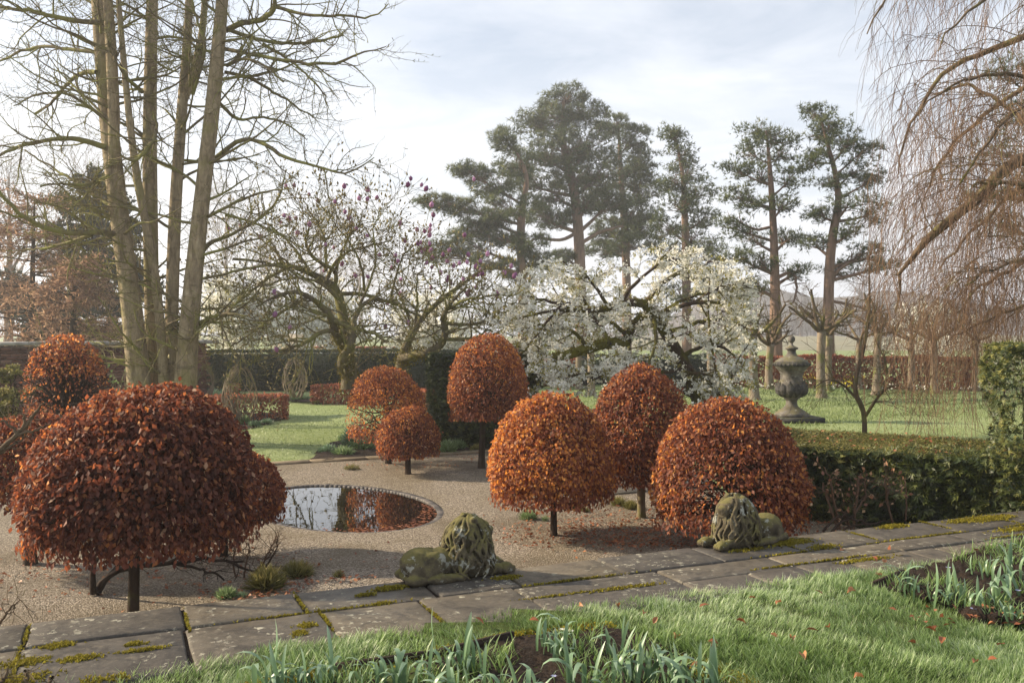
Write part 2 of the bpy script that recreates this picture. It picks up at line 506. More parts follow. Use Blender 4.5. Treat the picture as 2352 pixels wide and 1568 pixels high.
def soil_mat():
    t = NT("dark_crumbly_soil")
    n = t.noise(22, None, 8, .7)
    return t.done(t.pbr(t.ramp(n, [(.3, (.012,.008,.006)), (.7, (.055,.036,.025))]), .9, t.bump(n, 1.0, .06), spec=.2))
M['soil'] = soil_mat()
def slab_mat():
    t = NT("weathered_sandstone_slab")
    oi = t.n("ShaderNodeObjectInfo")
    n = t.noise(2.6, None, 8, .65)
    f = t.noise(26, None, 6, .7)
    c = t.ramp(n, [(.30, (.030,.028,.026)), (.52, (.066,.060,.051)), (.72, (.118,.106,.086))])
    c = t.mix(.6, c, t.ramp(oi.outputs["Random"], [(0, (.030,.029,.030)), (.4, (.052,.046,.039)), (.7, (.088,.074,.054)), (1, (.15,.12,.075))]))
    c = t.mix(t.rng(f, .35, .7, 0, .35), c, (.17, .145, .115)); c = t.mix(t.rng(t.noise(8, None, 7, .7, .6), .48, .64, 0, .65), c, (.028, .025, .022)); c = t.mix(t.rng(t.noise(13, None, 6, .7, .3), .56, .70, 0, .45), c, (.19, .165, .12))
    # round pale lichens
    def spots(sc, lo, hi, keep, seed):
        mp = t.n("ShaderNodeMapping"); t.t.links.new(t.pos(), mp.inputs[0]); mp.inputs["Location"].default_value = (seed, seed * .7, 0)
        mp.inputs["Scale"].default_value = (1, 1, .02)
        wob = t.noise(30, None, 4, .6)
        v = t.n("ShaderNodeTexVoronoi"); v.inputs["Scale"].default_value = sc
        ad = t.n("ShaderNodeVectorMath"); ad.operation = 'ADD'
        t.t.links.new(mp.outputs[0], ad.inputs[0])
        cb = t.n("ShaderNodeCombineXYZ"); t.s(cb.inputs[0], t.math('MULTIPLY', t.math('SUBTRACT', wob, .5), .10)); t.s(cb.inputs[1], t.math('MULTIPLY', t.math('SUBTRACT', t.noise(34, None, 4, .6), .5), .10))
        t.t.links.new(cb.outputs[0], ad.inputs[1]); t.t.links.new(ad.outputs[0], v.inputs["Vector"])
        sp = t.n("ShaderNodeSeparateColor"); t.t.links.new(v.outputs["Color"], sp.inputs[0])
        rad = t.math('MULTIPLY', t.math('SUBTRACT', sp.outputs[0], keep), hi)
        return t.rng(t.math('SUBTRACT', rad, v.outputs["Distance"]), 0.0, lo)
    patch = t.rng(t.noise(1.1, None, 3, .5), .40, .56)
    l1 = t.math('MULTIPLY', spots(9, .07, .70, .58, 3.1), patch)
    l2 = t.math('MULTIPLY', spots(30, .07, .85, .38, 7.7), t.rng(t.noise(1.6, None, 3, .5), .42, .58))
    lich = t.math('MAXIMUM', l1, l2)
    c = t.mix(t.math('MULTIPLY', lich, .75), c, t.ramp(f, [(.3, (.25,.24,.185)), (.7, (.42,.40,.315))]))
    c = t.mix(t.rng(t.noise(5.0, None, 6, .7), .66, .72, 0, .7), c, (.12, .10, .018))
    wet = t.rng(t.noise(0.8, None, 3, .5), .40, .60)
    rough = t.math('ADD', t.math('MULTIPLY', wet, .38), t.math('ADD', t.math('MULTIPLY', f, .18), t.math('ADD', .36, t.math('MULTIPLY', lich, .3))))
    h = t.math('ADD', t.math('MULTIPLY', n, 1.0), t.math('ADD', t.math('MULTIPLY', f, .35), t.math('MULTIPLY', lich, .25)))
    return t.done(t.pbr(c, rough, t.bump(h, .55, .018), spec=.22))
M['slab'] = slab_mat()
def stone_mat(name, c0, c1, c2, moss, mamt, lich=.5, wh=(.42,.42,.36), sc=6):
    t = NT(name)
    n = t.noise(sc, None, 8, .65); f = t.noise(40, None, 5, .7)
    c = t.ramp(n, [(.3, c0), (.52, c1), (.72, c2)])
    geo = t.n("ShaderNodeNewGeometry")
    sep = t.n("ShaderNodeSeparateXYZ"); t.t.links.new(geo.outputs["Normal"], sep.inputs[0])
    mm = t.rng(t.math('ADD', t.math('MULTIPLY', sep.outputs[2], .25), t.noise(5.5, None, 6, .65)), .62 - mamt * .3, .78 - mamt * .3)
    c = t.mix(t.math('MULTIPLY', mm, .85), c, moss)
    pt = t.rng(t.noise(7.5, None, 6, .75), .66 - lich * .1, .69 - lich * .1)
    c = t.mix(t.math('MULTIPLY', pt, .75), c, wh)
    return t.done(t.pbr(c, .9, t.bump(t.math('ADD', n, t.math('MULTIPLY', f, .5)), .5, .012), spec=.15))
M['lion'] = stone_mat("mossy_carved_stone", (.034,.028,.019), (.090,.075,.048), (.165,.14,.095), (.125,.112,.038), .28, .9, (.33,.34,.30), 11)
M['urn'] = stone_mat("weathered_urn_stone", (.050,.045,.041), (.13,.118,.105), (.225,.205,.18), (.14,.125,.065), .15, .45, (.34,.33,.29), 5)
M['urn_dark'] = stone_mat("sooty_carved_stone", (.020,.020,.021), (.058,.055,.054), (.125,.118,.11), (.08,.075,.04), .05, .2, (.36,.35,.33), 5)
M['slate'] = stone_mat("dark_plinth_stone", (.030,.031,.033), (.06,.06,.062), (.10,.10,.10), (.06,.06,.03), .1, .2, (.2,.2,.2), 5)
def brick_mat():
    t = NT("old_red_brick")
    oi = t.n("ShaderNodeObjectInfo")
    n = t.noise(9, None, 7, .65)
    k = t.math('ADD', t.math('MULTIPLY', t.attr(), .7), t.math('MULTIPLY', n, .4))
    c = t.ramp(k, [(.2, (.055,.026,.022)), (.55, (.13,.060,.048)), (.9, (.22,.13,.105))])
    return t.done(t.pbr(c, .9, t.bump(n, .6, .015), spec=.15))
M['brick'] = brick_mat()
def rim_mat():
    t = NT("blue_grey_edging_brick")
    n = t.noise(16, None, 6, .65)
    oi = t.n("ShaderNodeObjectInfo")
    c = t.ramp(t.math('ADD', t.math('MULTIPLY', oi.outputs["Random"], .5), t.math('MULTIPLY', n, .6)), [(.25, (.035,.031,.030)), (.6, (.085,.075,.069)), (.9, (.16,.14,.12))])
    return t.done(t.pbr(c, .65, t.bump(n, .5, .01), spec=.35))
M['rim'] = rim_mat()
def plain(name, col, rough=.85, var=.3, sc=8):
    t = NT(name)
    n = t.noise(sc, None, 6, .6)
    lo = tuple(x * (1 - var) for x in col); hi = tuple(min(1, x * (1 + var)) for x in col)
    return t.done(t.pbr(t.ramp(n, [(.3, lo), (.7, hi)]), rough, t.bump(n, .4, .02), spec=.2))
M['coping'] = plain("pale_coping_stone", (.30,.285,.27), .7)
M['mortar'] = plain("lime_mortar", (.16,.13,.11))
M['edging'] = plain("brown_edging_stone", (.185,.145,.095), .8)
M['timber'] = plain("dark_edging_board", (.028,.018,.012), .8)
M['roof'] = plain("blue_grey_slate", (.12,.14,.17), .6)
M['render'] = plain("pale_rendered_wall", (.42,.37,.30))
M['tile'] = plain("red_tile_ridge", (.26,.105,.075))
M['field'] = ground_mat("pale_winter_field", (.15,.145,.09), (.20,.19,.125), (.26,.24,.165), .4)
M['wood_far'] = ground_mat("winter_wood", (.050,.042,.036), (.10,.085,.072), (.15,.13,.11), .25)
def water_mat():
    t = NT("still_dark_water")
    n = t.noise(5, None, 2, .5)
    b = t.bump(n, .03, .02)
    return t.done(t.pbr((.012, .010, .008), .012, b, spec=1.0, IOR=1.5))
M['water'] = water_mat()

# ------------------------------------------------------------------ ground, gravel, terrace
def big_ground():
    tag(sheet("ground", [(-440, -60), (440, -60), (440, 430), (-440, 430)], -0.15, M['turf']), kind="structure")
def lawn_sheet(name, poly, z, mat, amp=0.03, step=0.35):
    """grid sheet clipped to a polygon, gently uneven"""
    poly = np.asarray(poly, float)
    lo, hi = poly.min(0), poly.max(0)
    nx, ny = [max(2, int(math.ceil(v / step))) for v in (hi - lo)]
    xs, ys = np.linspace(lo[0], hi[0], nx + 1), np.linspace(lo[1], hi[1], ny + 1)
    X, Y = np.meshgrid(xs, ys)
    p = np.stack([X.ravel(), Y.ravel()], -1)
    Z = z + hash_noise(p, 1.1, 5) * amp * .5 + hash_noise(p, 3.2, 6) * amp * .3
    i = np.arange(ny)[:, None] * (nx + 1) + np.arange(nx)[None]
    q = np.stack([i, i + 1, i + nx + 2, i + nx + 1], -1).reshape(-1, 4)
    c = p[q].mean(1)
    q = q[inpoly(c[:, 0], c[:, 1], poly)]
    mb = MB(); mb.add(np.column_stack([p, Z]), q)
    return tag(mb.build(name, mat, smooth=True), kind="structure")
def uvp(*pts):
    return [tuple(UV(u, v)) for u, v in pts]
big_ground()
PW = 1.12               # path width
EDGE_V = -9.34          # far edge of the gravel
pond_c = np.array([-2.17, 11.48]); pond_ax = np.array([[.542, -.840], [.840, .542]]); pond_r = np.array([1.67, 1.06])
def pond_pts(n, k, dr=0.0):
    a = np.linspace(0, 2 * math.pi, n, endpoint=False)
    r = pond_r + dr
    return pond_c + (np.cos(a) * r[0])[:, None] * pond_ax[0] + (np.sin(a) * r[1])[:, None] * pond_ax[1]
# meadow and lawn beyond the gravel (the gravel garden itself is its own sheet)
lawn_sheet("lawn", uvp((-22, EDGE_V), (42, EDGE_V), (60, -45), (-60, -60)), -0.02, M['turf'], 0.03, 0.8)
lawn_sheet("meadow", [(2.9, 12.0), (5.6, 10.3), (32, 0), (48, 50), (3.0, 18.3)], 0.014, M['turf'], 0.008, 0.5)
# gravel with the pond cut out: a ring of quads around the pond, then out to the border
def gravel_sheet():
    n = 96
    ring = pond_pts(n, 0, 0.080)
    a = ring - pond_c
    ang = np.arctan2(a[:, 1], a[:, 0])
    outer = []
    border = np.array(uvp((-9, 0.0), (30, 0.0), (30, EDGE_V), (-9, EDGE_V)))
    for t in ang:
        d = np.array([math.cos(t), math.sin(t)]); best = 1e9
        for i in range(4):
            p, q = border[i], border[(i + 1) % 4]
            m = np.array([d, p - q]).T
            if abs(np.linalg.det(m)) < 1e-9: continue
            s, w = np.linalg.solve(m, p - pond_c)
            if s > 0 and -1e-6 <= w <= 1 + 1e-6: best = min(best, s)
        outer.append(pond_c + d * best)
    outer = np.array(outer)
    mb = MB()
    rows = [ring * (1 - f) + outer * f for f in (0, .02, .05, .1, .2, .4, 1)]
    V = np.concatenate(rows); Z = 0.004 + hash_noise(V, 1.3, 9) * .006
    i = np.arange(n); i2 = (i + 1) % n
    q = np.concatenate([np.stack([i + k * n, i2 + k * n, i2 + (k + 1) * n, i + (k + 1) * n], -1) for k in range(len(rows) - 1)])
    mb.add(np.column_stack([V, Z]), q)
    # corners left open by the fan
    cor = [np.vstack([border, border.mean(0)])]
    o = tag(mb.build("gravel_court", M['gravel']), kind="structure")
    sheet("gravel_base", [tuple(p) for p in border], -0.10, M['gravel'])
gravel_sheet()

# pebbles on the gravel: uncountable, one object
def pebbles():
    r = np.random.default_rng(3)
    N = 62000
    d = 5.4 + (r.uniform(0, 1, N) ** 1.5) * 9.5
    x = r.uniform(-.62, .62, N) * d
    u, v = to_uv(x, d)
    rel = np.stack([x, d], -1) - pond_c
    e = np.sqrt(((rel @ pond_ax[0]) / (pond_r[0] + .16)) ** 2 + ((rel @ pond_ax[1]) / (pond_r[1] + .16)) ** 2)
    k = (v < -.02) & (v > EDGE_V + .05) & (e > 1)
    x, d = x[k], d[k]; N = len(x)
    T = np.array([[-1, -.1, -.7], [1, .1, -.7], [0, 0, 1.0], [.2, .9, -.2], [-.1, -.9, -.2]]) * .5
    T = np.array([[1, 0, 0], [0, .8, 0], [-1, .1, 0], [0, -.8, 0], [.1, .1, .6]]) * .6
    F = [np.array([[0, 1, 4], [1, 2, 4], [2, 3, 4], [3, 0, 4]])]
    a = r.uniform(0, 6.28, N)
    mb = MB()
    add_scatter(mb, T, F, np.column_stack([x, d, np.full(N, .004)]), np.column_stack([np.cos(a), np.sin(a), r.normal(0, .25, N)]),
                np.column_stack([r.normal(0, .25, N), r.normal(0, .25, N), np.ones(N)]), r.uniform(.006, .014, N), r.beta(2, 2, N))
    tag(mb.build("gravel", M['pebble']), "loose buff and brown pea gravel over the sunken court", "gravel", kind="stuff")
pebbles()

# terrace block under path and near lawn, with its retaining wall face
def terrace():
    mb = MB()
    a, b = UV(-14, .035), UV(40, .035)
    mb.add([[*a, -.2], [*b, -.2], [*b, TER - .062], [*a, TER - .062]], np.array([[0, 1, 2, 3]]))
    tag(mb.build("terrace_wall", M['edging']), "low stone retaining wall under the paved path edge", "wall")
    sheet("path_bed", uvp((-14, .035), (40, .035), (40, PW + .2), (-14, PW + .2)), TER - .020, M['soil'])
terrace()
lawn_sheet("front_lawn", uvp((-12, PW - .02), (26, PW - .02), (26, 14), (-12, 14)), TER - .012, M['turf_near'], 0.05, 0.25)

# ------------------------------------------------------------------ path of flagstones
def path():
    root = bpy.data.objects.new("path", None); COL.objects.link(root)
    root.location = (0, 0, 0)
    tag(root, kind="structure")
    r = np.random.default_rng(21)
    rows = [(0.0, .46), (.475, PW + .05)]
    def slab(u0, u1, v0, v1):
        g = .011
        u0 += g * r.uniform(.3, 1.5); u1 -= g * r.uniform(.3, 1.5); v0 += g * r.uniform(.3, 1.2); v1 -= g * r.uniform(.3, 1.2)
        nu, nv = max(3, int((u1 - u0) / .12)), max(3, int((v1 - v0) / .12))
        # bevelled, slightly irregular top with worn corners
        su = np.concatenate([[u0], np.linspace(u0 + .013, u1 - .013, nu + 1), [u1]]); sv = np.concatenate([[v0], np.linspace(v0 + .013, v1 - .013, nv + 1), [v1]]); nu += 2; nv += 2
        U, Vv = np.meshgrid(su, sv)
        Uj = U + r.normal(0, .0025, U.shape) * ((U == u0) | (U == u1)); Vj = Vv + r.normal(0, .003, U.shape) * ((Vv == v0) | (Vv == v1))
        tilt = r.normal(0, .006, 2); base = r.normal(0, .003)
        edge = ((np.arange(nu + 1)[None] % nu == 0) | (np.arange(nv + 1)[:, None] % nv == 0))
        Z = TER + base + tilt[0] * (U - u0) * .6 + tilt[1] * (Vv - v0) * .6 - edge * .007 + r.normal(0, .0012, U.shape)
        xy = UV(0, 0)[None, None] + Uj[..., None] * PU + Vj[..., None] * PV
        top = np.dstack([xy, Z]).reshape(-1, 3)
        n = len(top)
        i = np.arange(nv)[:, None] * (nu + 1) + np.arange(nu)[None]
        q = np.stack([i, i + nu + 1, i + nu + 2, i + 1], -1).reshape(-1, 4)
        loop = np.concatenate([np.arange(nu + 1), np.arange(1, nv + 1) * (nu + 1) + nu, nv * (nu + 1) + np.arange(nu - 1, -1, -1), np.arange(nv - 1, 0, -1) * (nu + 1)])
        bot = top[loop] - [0, 0, .05]
        m = len(loop); j = np.arange(m); j2 = (j + 1) % m
        side = np.stack([loop[j], loop[j2], n + j2, n + j], -1)
        mb = MB(); mb.add(np.vstack([top, bot]), [q, side])
        mb.build("slab", M['slab'], root)
    # joints along the front of the court, read off the left part, then a free bond
    j1 = [-3.2, -2.3, -1.35, -.55, .15, .99, 1.67, 2.52, 3.10, 3.9, 4.75, 5.5, 6.3, 7.2, 7.95, 8.9, 9.7, 10.6, 11.6, 12.5]
    for a, b in zip(j1[:-1], j1[1:]):
        slab(a, b, *rows[0])
    u = -3.0; k = 0
    j2 = [-3.2, -2.0, -1.1, -.3, .14, .97, 1.74, 2.36, 3.02]
    for a, b in zip(j2[:-1], j2[1:]): slab(a, b, *rows[1])
    u = 3.02
    while u < 12.5:
        L = r.uniform(.75, 1.15)
        m = rows[1][0] + r.uniform(.26, .34)
        if r.uniform() < .75:
            slab(u, u + L, rows[1][0], m); c = u + L * r.uniform(.35, .65)
            slab(u, c, m, rows[1][1]); slab(c, u + L, m, rows[1][1])
        else: slab(u, u + L, *rows[1])
        u += L
    return j1, j2
J1, J2 = path()

def moss():
    """cushions of moss in joints and patches: one mass"""
    r = np.random.default_rng(8)
    C, Sg = [], []
    def blob(u, v, n, su, sv):
        C.append(np.column_stack([u + r.normal(0, su, n), v + r.normal(0, sv, n)]))
    for j in J1[1:]:
        if r.uniform() < .6: blob(j, r.uniform(.1, .4), 70, .004, .10)
    for j in J2[2:]:
        if r.uniform() < .7: blob(j, .47 + r.uniform(.1, .4), 90, .005, .10)
    for k in range(13):
        blob(r.uniform(1.5, 10), .468, 90, .16, .004)
    for k in range(9):
        blob(r.uniform(3, 10), .77 + r.normal(0, .02), 110, .15, .006)
    for (x, y, n, su, sv) in ((135, 1482, 500, .035, .02), (60, 1520, 450, .05, .03), (310, 1478, 180, .025, .015), (330, 1492, 260, .06, .012), (180, 1512, 300, .05, .02),
                              (40, 1560, 400, .07, .03), (705, 1437, 260, .02, .02), (690, 1455, 260, .02, .02), (895, 1350, 600, .05, .02), (840, 1365, 150, .03, .012),
                              (1160, 1327, 400, .05, .02), (1810, 1245, 1300, .10, .045), (1720, 1262, 250, .08, .02), (2050, 1208, 600, .07, .025), (2270, 1190, 900, .15, .045), (2210, 1195, 400, .08, .03),
                              (1990, 1285, 400, .12, .02), (1890, 1255, 250, .07, .03), (2330, 1215, 450, .12, .03), (880, 1385, 120, .03, .015)):
        p = G(x, y, TER); u, v = to_uv(p[0], p[1]); blob(float(u), float(v), n, su, sv)
    # moss skirts along the lawn edge and the beds
    blob_uv = np.column_stack([r.uniform(-1, 11, 9000), PW + r.normal(.0, .03, 9000)])
    keep = hash_noise(blob_uv * [1, .1], 2.5, 2) > .75
    C.append(blob_uv[keep])
    c = np.concatenate(C)
    c = c[(c[:, 1] > .0) & (c[:, 1] < PW + .1)]
    N = len(c)
    xy = PATH_A + c[:, :1] * PU + c[:, 1:] * PV
    T = np.array([[-.5, 0, 0], [.5, 0, 0], [0, .5, .9], [0, -.45, .75], [.35, .35, .0], [-.35, .35, 0]])
    F = [np.array([[0, 1, 2], [1, 4, 3], [5, 0, 3]])]
    a = r.uniform(0, 6.28, N)
    mb = MB()
    add_scatter(mb, T, F, np.column_stack([xy, np.full(N, TER - .002)]), np.column_stack([np.cos(a), np.sin(a), np.zeros(N)]),
                np.column_stack([r.normal(0, .3, (N, 2)), np.ones(N)]), r.uniform(.010, .022, N), r.beta(2, 2, N))
    tag(mb.build("moss", M['moss']), "yellow green moss growing in joints of the stone path", "moss", kind="stuff")
moss()

# ------------------------------------------------------------------ pond
def pond():
    n = 96
    mb = MB(); mb.add(np.column_stack([pond_pts(n, 0, .03), np.full(n, -.016)]), np.arange(n)[None])
    tag(mb.build("water", M['water']), kind="structure")
    root = empty("pond_edging", (*pond_c, 0), "blue grey brick rim around the oval pond in gravel court", "pond edging")
    cir = 2 * math.pi * math.sqrt(((pond_r[0] + .06) ** 2 + (pond_r[1] + .06) ** 2) / 2)
    a = np.linspace(0, 2 * math.pi, 2000)
    p = pond_pts(2000, 0, .045); s = np.concatenate([[0], np.cumsum(np.linalg.norm(np.diff(p, axis=0), axis=1))])
    nb = int(s[-1] / .072)
    V, F = box_vf((0, 0, 0), (.0352, .042, .05), 0, .002)
    mb = MB(); mb.add(V, F); me = mb.mesh("brick", M['rim'])
    r = np.random.default_rng(5)
    for k in range(nb):
        t = (k + .5) / nb * s[-1]
        i = np.searchsorted(s, t) - 1; i = max(0, min(i, 1998))
        q = p[i]; d = p[i + 1] - p[i]
        o = link("brick", me, root); o["local"] = 1
        o.location = (q[0] - pond_c[0], q[1] - pond_c[1], -.049 + r.normal(0, .002))
        o.rotation_euler = (r.normal(0, .02), r.normal(0, .02), math.atan2(d[1], d[0]) + r.normal(0, .02))
    mb = MB(); q0 = pond_pts(n, 0, .035)
    mb.add(np.vstack([np.column_stack([q0, np.full(n, -.01)]), np.column_stack([q0, np.full(n, -.14)])]),
           np.stack([np.arange(n), (np.arange(n) + 1) % n, (np.arange(n) + 1) % n + n, np.arange(n) + n], -1))
    mb.build("liner", M['soil'], root)
    for k, (x, y) in enumerate(((952, 1192), (980, 1186), (930, 1202), (968, 1199))):
        pass
    # leaves afloat near the court side
    r = np.random.default_rng(15); N = 260
    t = r.uniform(-.75, .95, N); rr = np.sqrt(r.uniform(.70, .985, N))
    ang = t * 1.2 + .15
    xy = pond_c + (np.cos(ang) * rr * pond_r[0])[:, None] * pond_ax[0] + (np.sin(ang) * rr * pond_r[1])[:, None] * pond_ax[1]
    mb = MB()
    b = r.uniform(0, 6.28, N)
    add_scatter(mb, LEAF5 * [1, 1, .25], LEAF5_F, np.column_stack([xy, np.full(N, -.012)]), np.column_stack([np.cos(b), np.sin(b), np.zeros(N)]),
                np.tile([0, 0, 1.0], (N, 1)), r.uniform(.03, .055, N), r.uniform(0, .7, N))
    tag(mb.build("floating_leaves", M['litter']), "brown beech leaves floating at the near pond edge", "leaves", kind="stuff")
pond()

# stone edging strip at the far side of the court, and a small paved patch behind the domes
def edging():
    root = empty("edging_strip", (*UV(4, EDGE_V), 0), "flush brown stone edging strip between gravel and far beds", "edging")
    u = -4.0; r = np.random.default_rng(2)
    while u < 12:
        L = r.uniform(.7, 1.1)
        c = UV(u + L / 2, EDGE_V)
        V, F = box_vf((*c, .0), (L / 2 - .008, .11, .035), math.atan2(PU[1], PU[0]), .008)
        mb = MB(); mb.add(V, F); mb.build("stone", M['edging'], root); u += L
    root = empty("paved_crossing", (1.7, 13.2, 0), "grey flagstones crossing the court behind the pale trunked dome", "paving")
    for i in range(3):
        for j in range(6):
            c = UV(6.95 + i * .62 + .0, -8.6 + j * .72)
            V, F = box_vf((*c, .0), (.30, .35, .025), math.atan2(PU[1], PU[0]), .006)
            mb = MB(); mb.add(V, F); mb.build("slab", M['slab'], root)
edging()

# ------------------------------------------------------------------ beds (soil)
def poly_px(pts, z):
    return np.array([G(x, y, z)[:2] for x, y in pts])
BED1 = poly_px([(560, 1600), (700, 1545), (850, 1530), (1000, 1512), (1180, 1468), (1330, 1438), (1470, 1460), (1570, 1500), (1660, 1560), (1700, 1640), (1500, 1800), (600, 1800)], TER)
BED2 = poly_px([(2005, 1352), (2075, 1322), (2200, 1285), (2352, 1245), (2480, 1225), (2600, 1420), (2352, 1448), (2200, 1412), (2080, 1375)], TER)
BED3 = poly_px([(705, 1064), (735, 1035), (800, 1000), (1015, 985), (1120, 1000), (1130, 1034), (860, 1049)], 0)
BED4 = poly_px([(430, 1000), (560, 985), (640, 966), (660, 960), (650, 948), (400, 950)], 0)
BED5 = poly_px([(660, 915), (712, 912), (712, 926), (668, 922)], 0)
def bed(name, poly, z, step, amp, seed):
    lo, hi = poly.min(0), poly.max(0)
    nx, ny = [max(2, int(v / step)) for v in (hi - lo)]
    X, Y = np.meshgrid(np.linspace(lo[0], hi[0], nx + 1), np.linspace(lo[1], hi[1], ny + 1))
    p = np.stack([X.ravel(), Y.ravel()], -1)
    r = np.random.default_rng(seed)
    Z = z + hash_noise(p, 4, seed) * amp * .5 + hash_noise(p, 11, seed + 1) * amp * .5 + r.normal(0, amp * .3, len(p))
    i = np.arange(ny)[:, None] * (nx + 1) + np.arange(nx)[None]
    q = np.stack([i, i + 1, i + nx + 2, i + nx + 1], -1).reshape(-1, 4)
    c = p[q].mean(1); q = q[inpoly(c[:, 0], c[:, 1], poly)]
    mb = MB(); mb.add(np.column_stack([p, Z]), q)
    o = mb.build(name, M['soil']); tag(o, kind="structure")
bed("flower_bed_front", BED1, TER + .015, .022, .018, 4)
bed("flower_bed_right", BED2, TER + .03, .022, .03, 14)
bed("flower_bed_far", BED3, .02, .08, .03, 24)
bed("flower_bed_hedge", BED4, .02, .12, .03, 34)
bed("flower_bed_back", BED5, .02, .15, .03, 44)

# ------------------------------------------------------------------ front lawn grass
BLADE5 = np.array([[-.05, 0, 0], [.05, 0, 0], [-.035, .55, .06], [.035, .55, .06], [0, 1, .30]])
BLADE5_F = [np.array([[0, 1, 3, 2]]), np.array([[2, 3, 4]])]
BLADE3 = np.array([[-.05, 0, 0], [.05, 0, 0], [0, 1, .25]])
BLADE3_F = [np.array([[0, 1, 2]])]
def front_grass():
    r = np.random.default_rng(31)
    # tussocks: blades fan out from many small centres
    M_ = 46000
    d = r.uniform(4.15, 8.7, M_); x = r.uniform(-.60, .62, M_) * d
    p = np.stack([x, d], -1); u, v = to_uv(x, d)
    edge = PW - .025 + hash_noise(p, 2.2, 1) * .05 + hash_noise(p, 7, 2) * .035
    k = (v > edge) & ~inpoly(x, d, BED1) & ~inpoly(x, d, BED2) & (r.uniform(0, 1, M_) < np.clip(9.8 / d - .70, .30, 1))
    c = p[k]; m = len(c)
    big = np.clip(hash_noise(c, 3.4, 7) * .55 + hash_noise(c, 9, 8) * .45 + r.normal(0, .35, m), -1, 1.3)
    tone = .52 + .15 * hash_noise(c, 1.6, 17) + .09 * hash_noise(c, 6, 18) + r.normal(0, .07, m)
    comb = hash_noise(c, 2.0, 12) * 2.5
    cnt = np.clip((9 + 5 * big).astype(int), 4, 18)
    idx = np.repeat(np.arange(m), cnt); N = len(idx)
    a = r.uniform(0, 6.28, N); rad = np.abs(r.normal(0, .030, N)) * (1 + .3 * big[idx])
    off = np.column_stack([np.cos(a), np.sin(a)]) * rad[:, None]
    lean = np.clip(rad / .030 * .55 + r.normal(0, .15, N), .05, 1.5)
    lx = np.cos(a) * lean + np.cos(comb[idx]) * .28; ly = np.sin(a) * lean + np.sin(comb[idx]) * .28
    ll = np.sqrt(lx ** 2 + ly ** 2) + 1e-6
    pos2 = c[idx] + off
    pos = np.column_stack([pos2, TER - .015 + hash_noise(pos2, 1.1, 5) * .025 + hash_noise(pos2, 3.2, 6) * .015])
    s_ = r.uniform(.030, .066, N) * (1 + .5 * big[idx])
    mb = MB()
    D_, N_, A_ = np.column_stack([lx, ly, np.ones(N)]), np.column_stack([lx / ll, ly / ll, -ll]), np.clip(tone[idx] + r.normal(0, .09, N), 0, .9)
    h5 = r.uniform(0, 1, N) < .5
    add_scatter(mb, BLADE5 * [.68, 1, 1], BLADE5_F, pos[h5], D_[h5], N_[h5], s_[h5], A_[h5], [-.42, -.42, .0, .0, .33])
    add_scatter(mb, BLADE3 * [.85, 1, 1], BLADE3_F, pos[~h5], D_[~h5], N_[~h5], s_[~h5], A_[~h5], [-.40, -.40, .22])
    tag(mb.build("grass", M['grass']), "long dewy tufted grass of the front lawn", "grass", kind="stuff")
front_grass()
def far_grass():
    r = np.random.default_rng(32)
    N = 120000
    d = 13.5 + r.uniform(0, 1, N) ** 1.6 * 24
    x = r.uniform(-.6, .6, N) * d
    u, v = to_uv(x, d)
    k = ((v < EDGE_V - .05) | ((x > 3.0) & (d > 12.3))) & ~inpoly(x, d, BED3) & ~inpoly(x, d, BED4) & (((x / d > -.32) & (x / d < -.05) & (d < 30)) | ((x / d > .0) & (d > 19)))
    x, d = x[k], d[k]; N = len(x); p = np.stack([x, d], -1)
    frost = np.clip(.5 + hash_noise(p, .5, 3) * .22 + hash_noise(p, 1.6, 4) * .12 + np.where(x > 0, -.12, .12), .05, .85)
    a = r.uniform(0, 6.28, N); lean = r.uniform(.2, 1.1, N)
    mb = MB()
    long = np.where(x > 0, 1.5, .8)
    add_scatter(mb, BLADE3 * [2.6, 1, 1], BLADE3_F, np.column_stack([p, np.full(N, -.02)]), np.column_stack([np.cos(a) * lean, np.sin(a) * lean, np.ones(N)]),
                np.column_stack([np.cos(a), np.sin(a), -lean]), r.uniform(.04, .08, N) * long, frost + r.normal(0, .1, N), [-.2, -.2, .12])
    tag(mb.build("lawn_grass", M['lawn_blade']), "short frosted grass of the lawns beyond the court", "grass", kind="stuff")
far_grass()

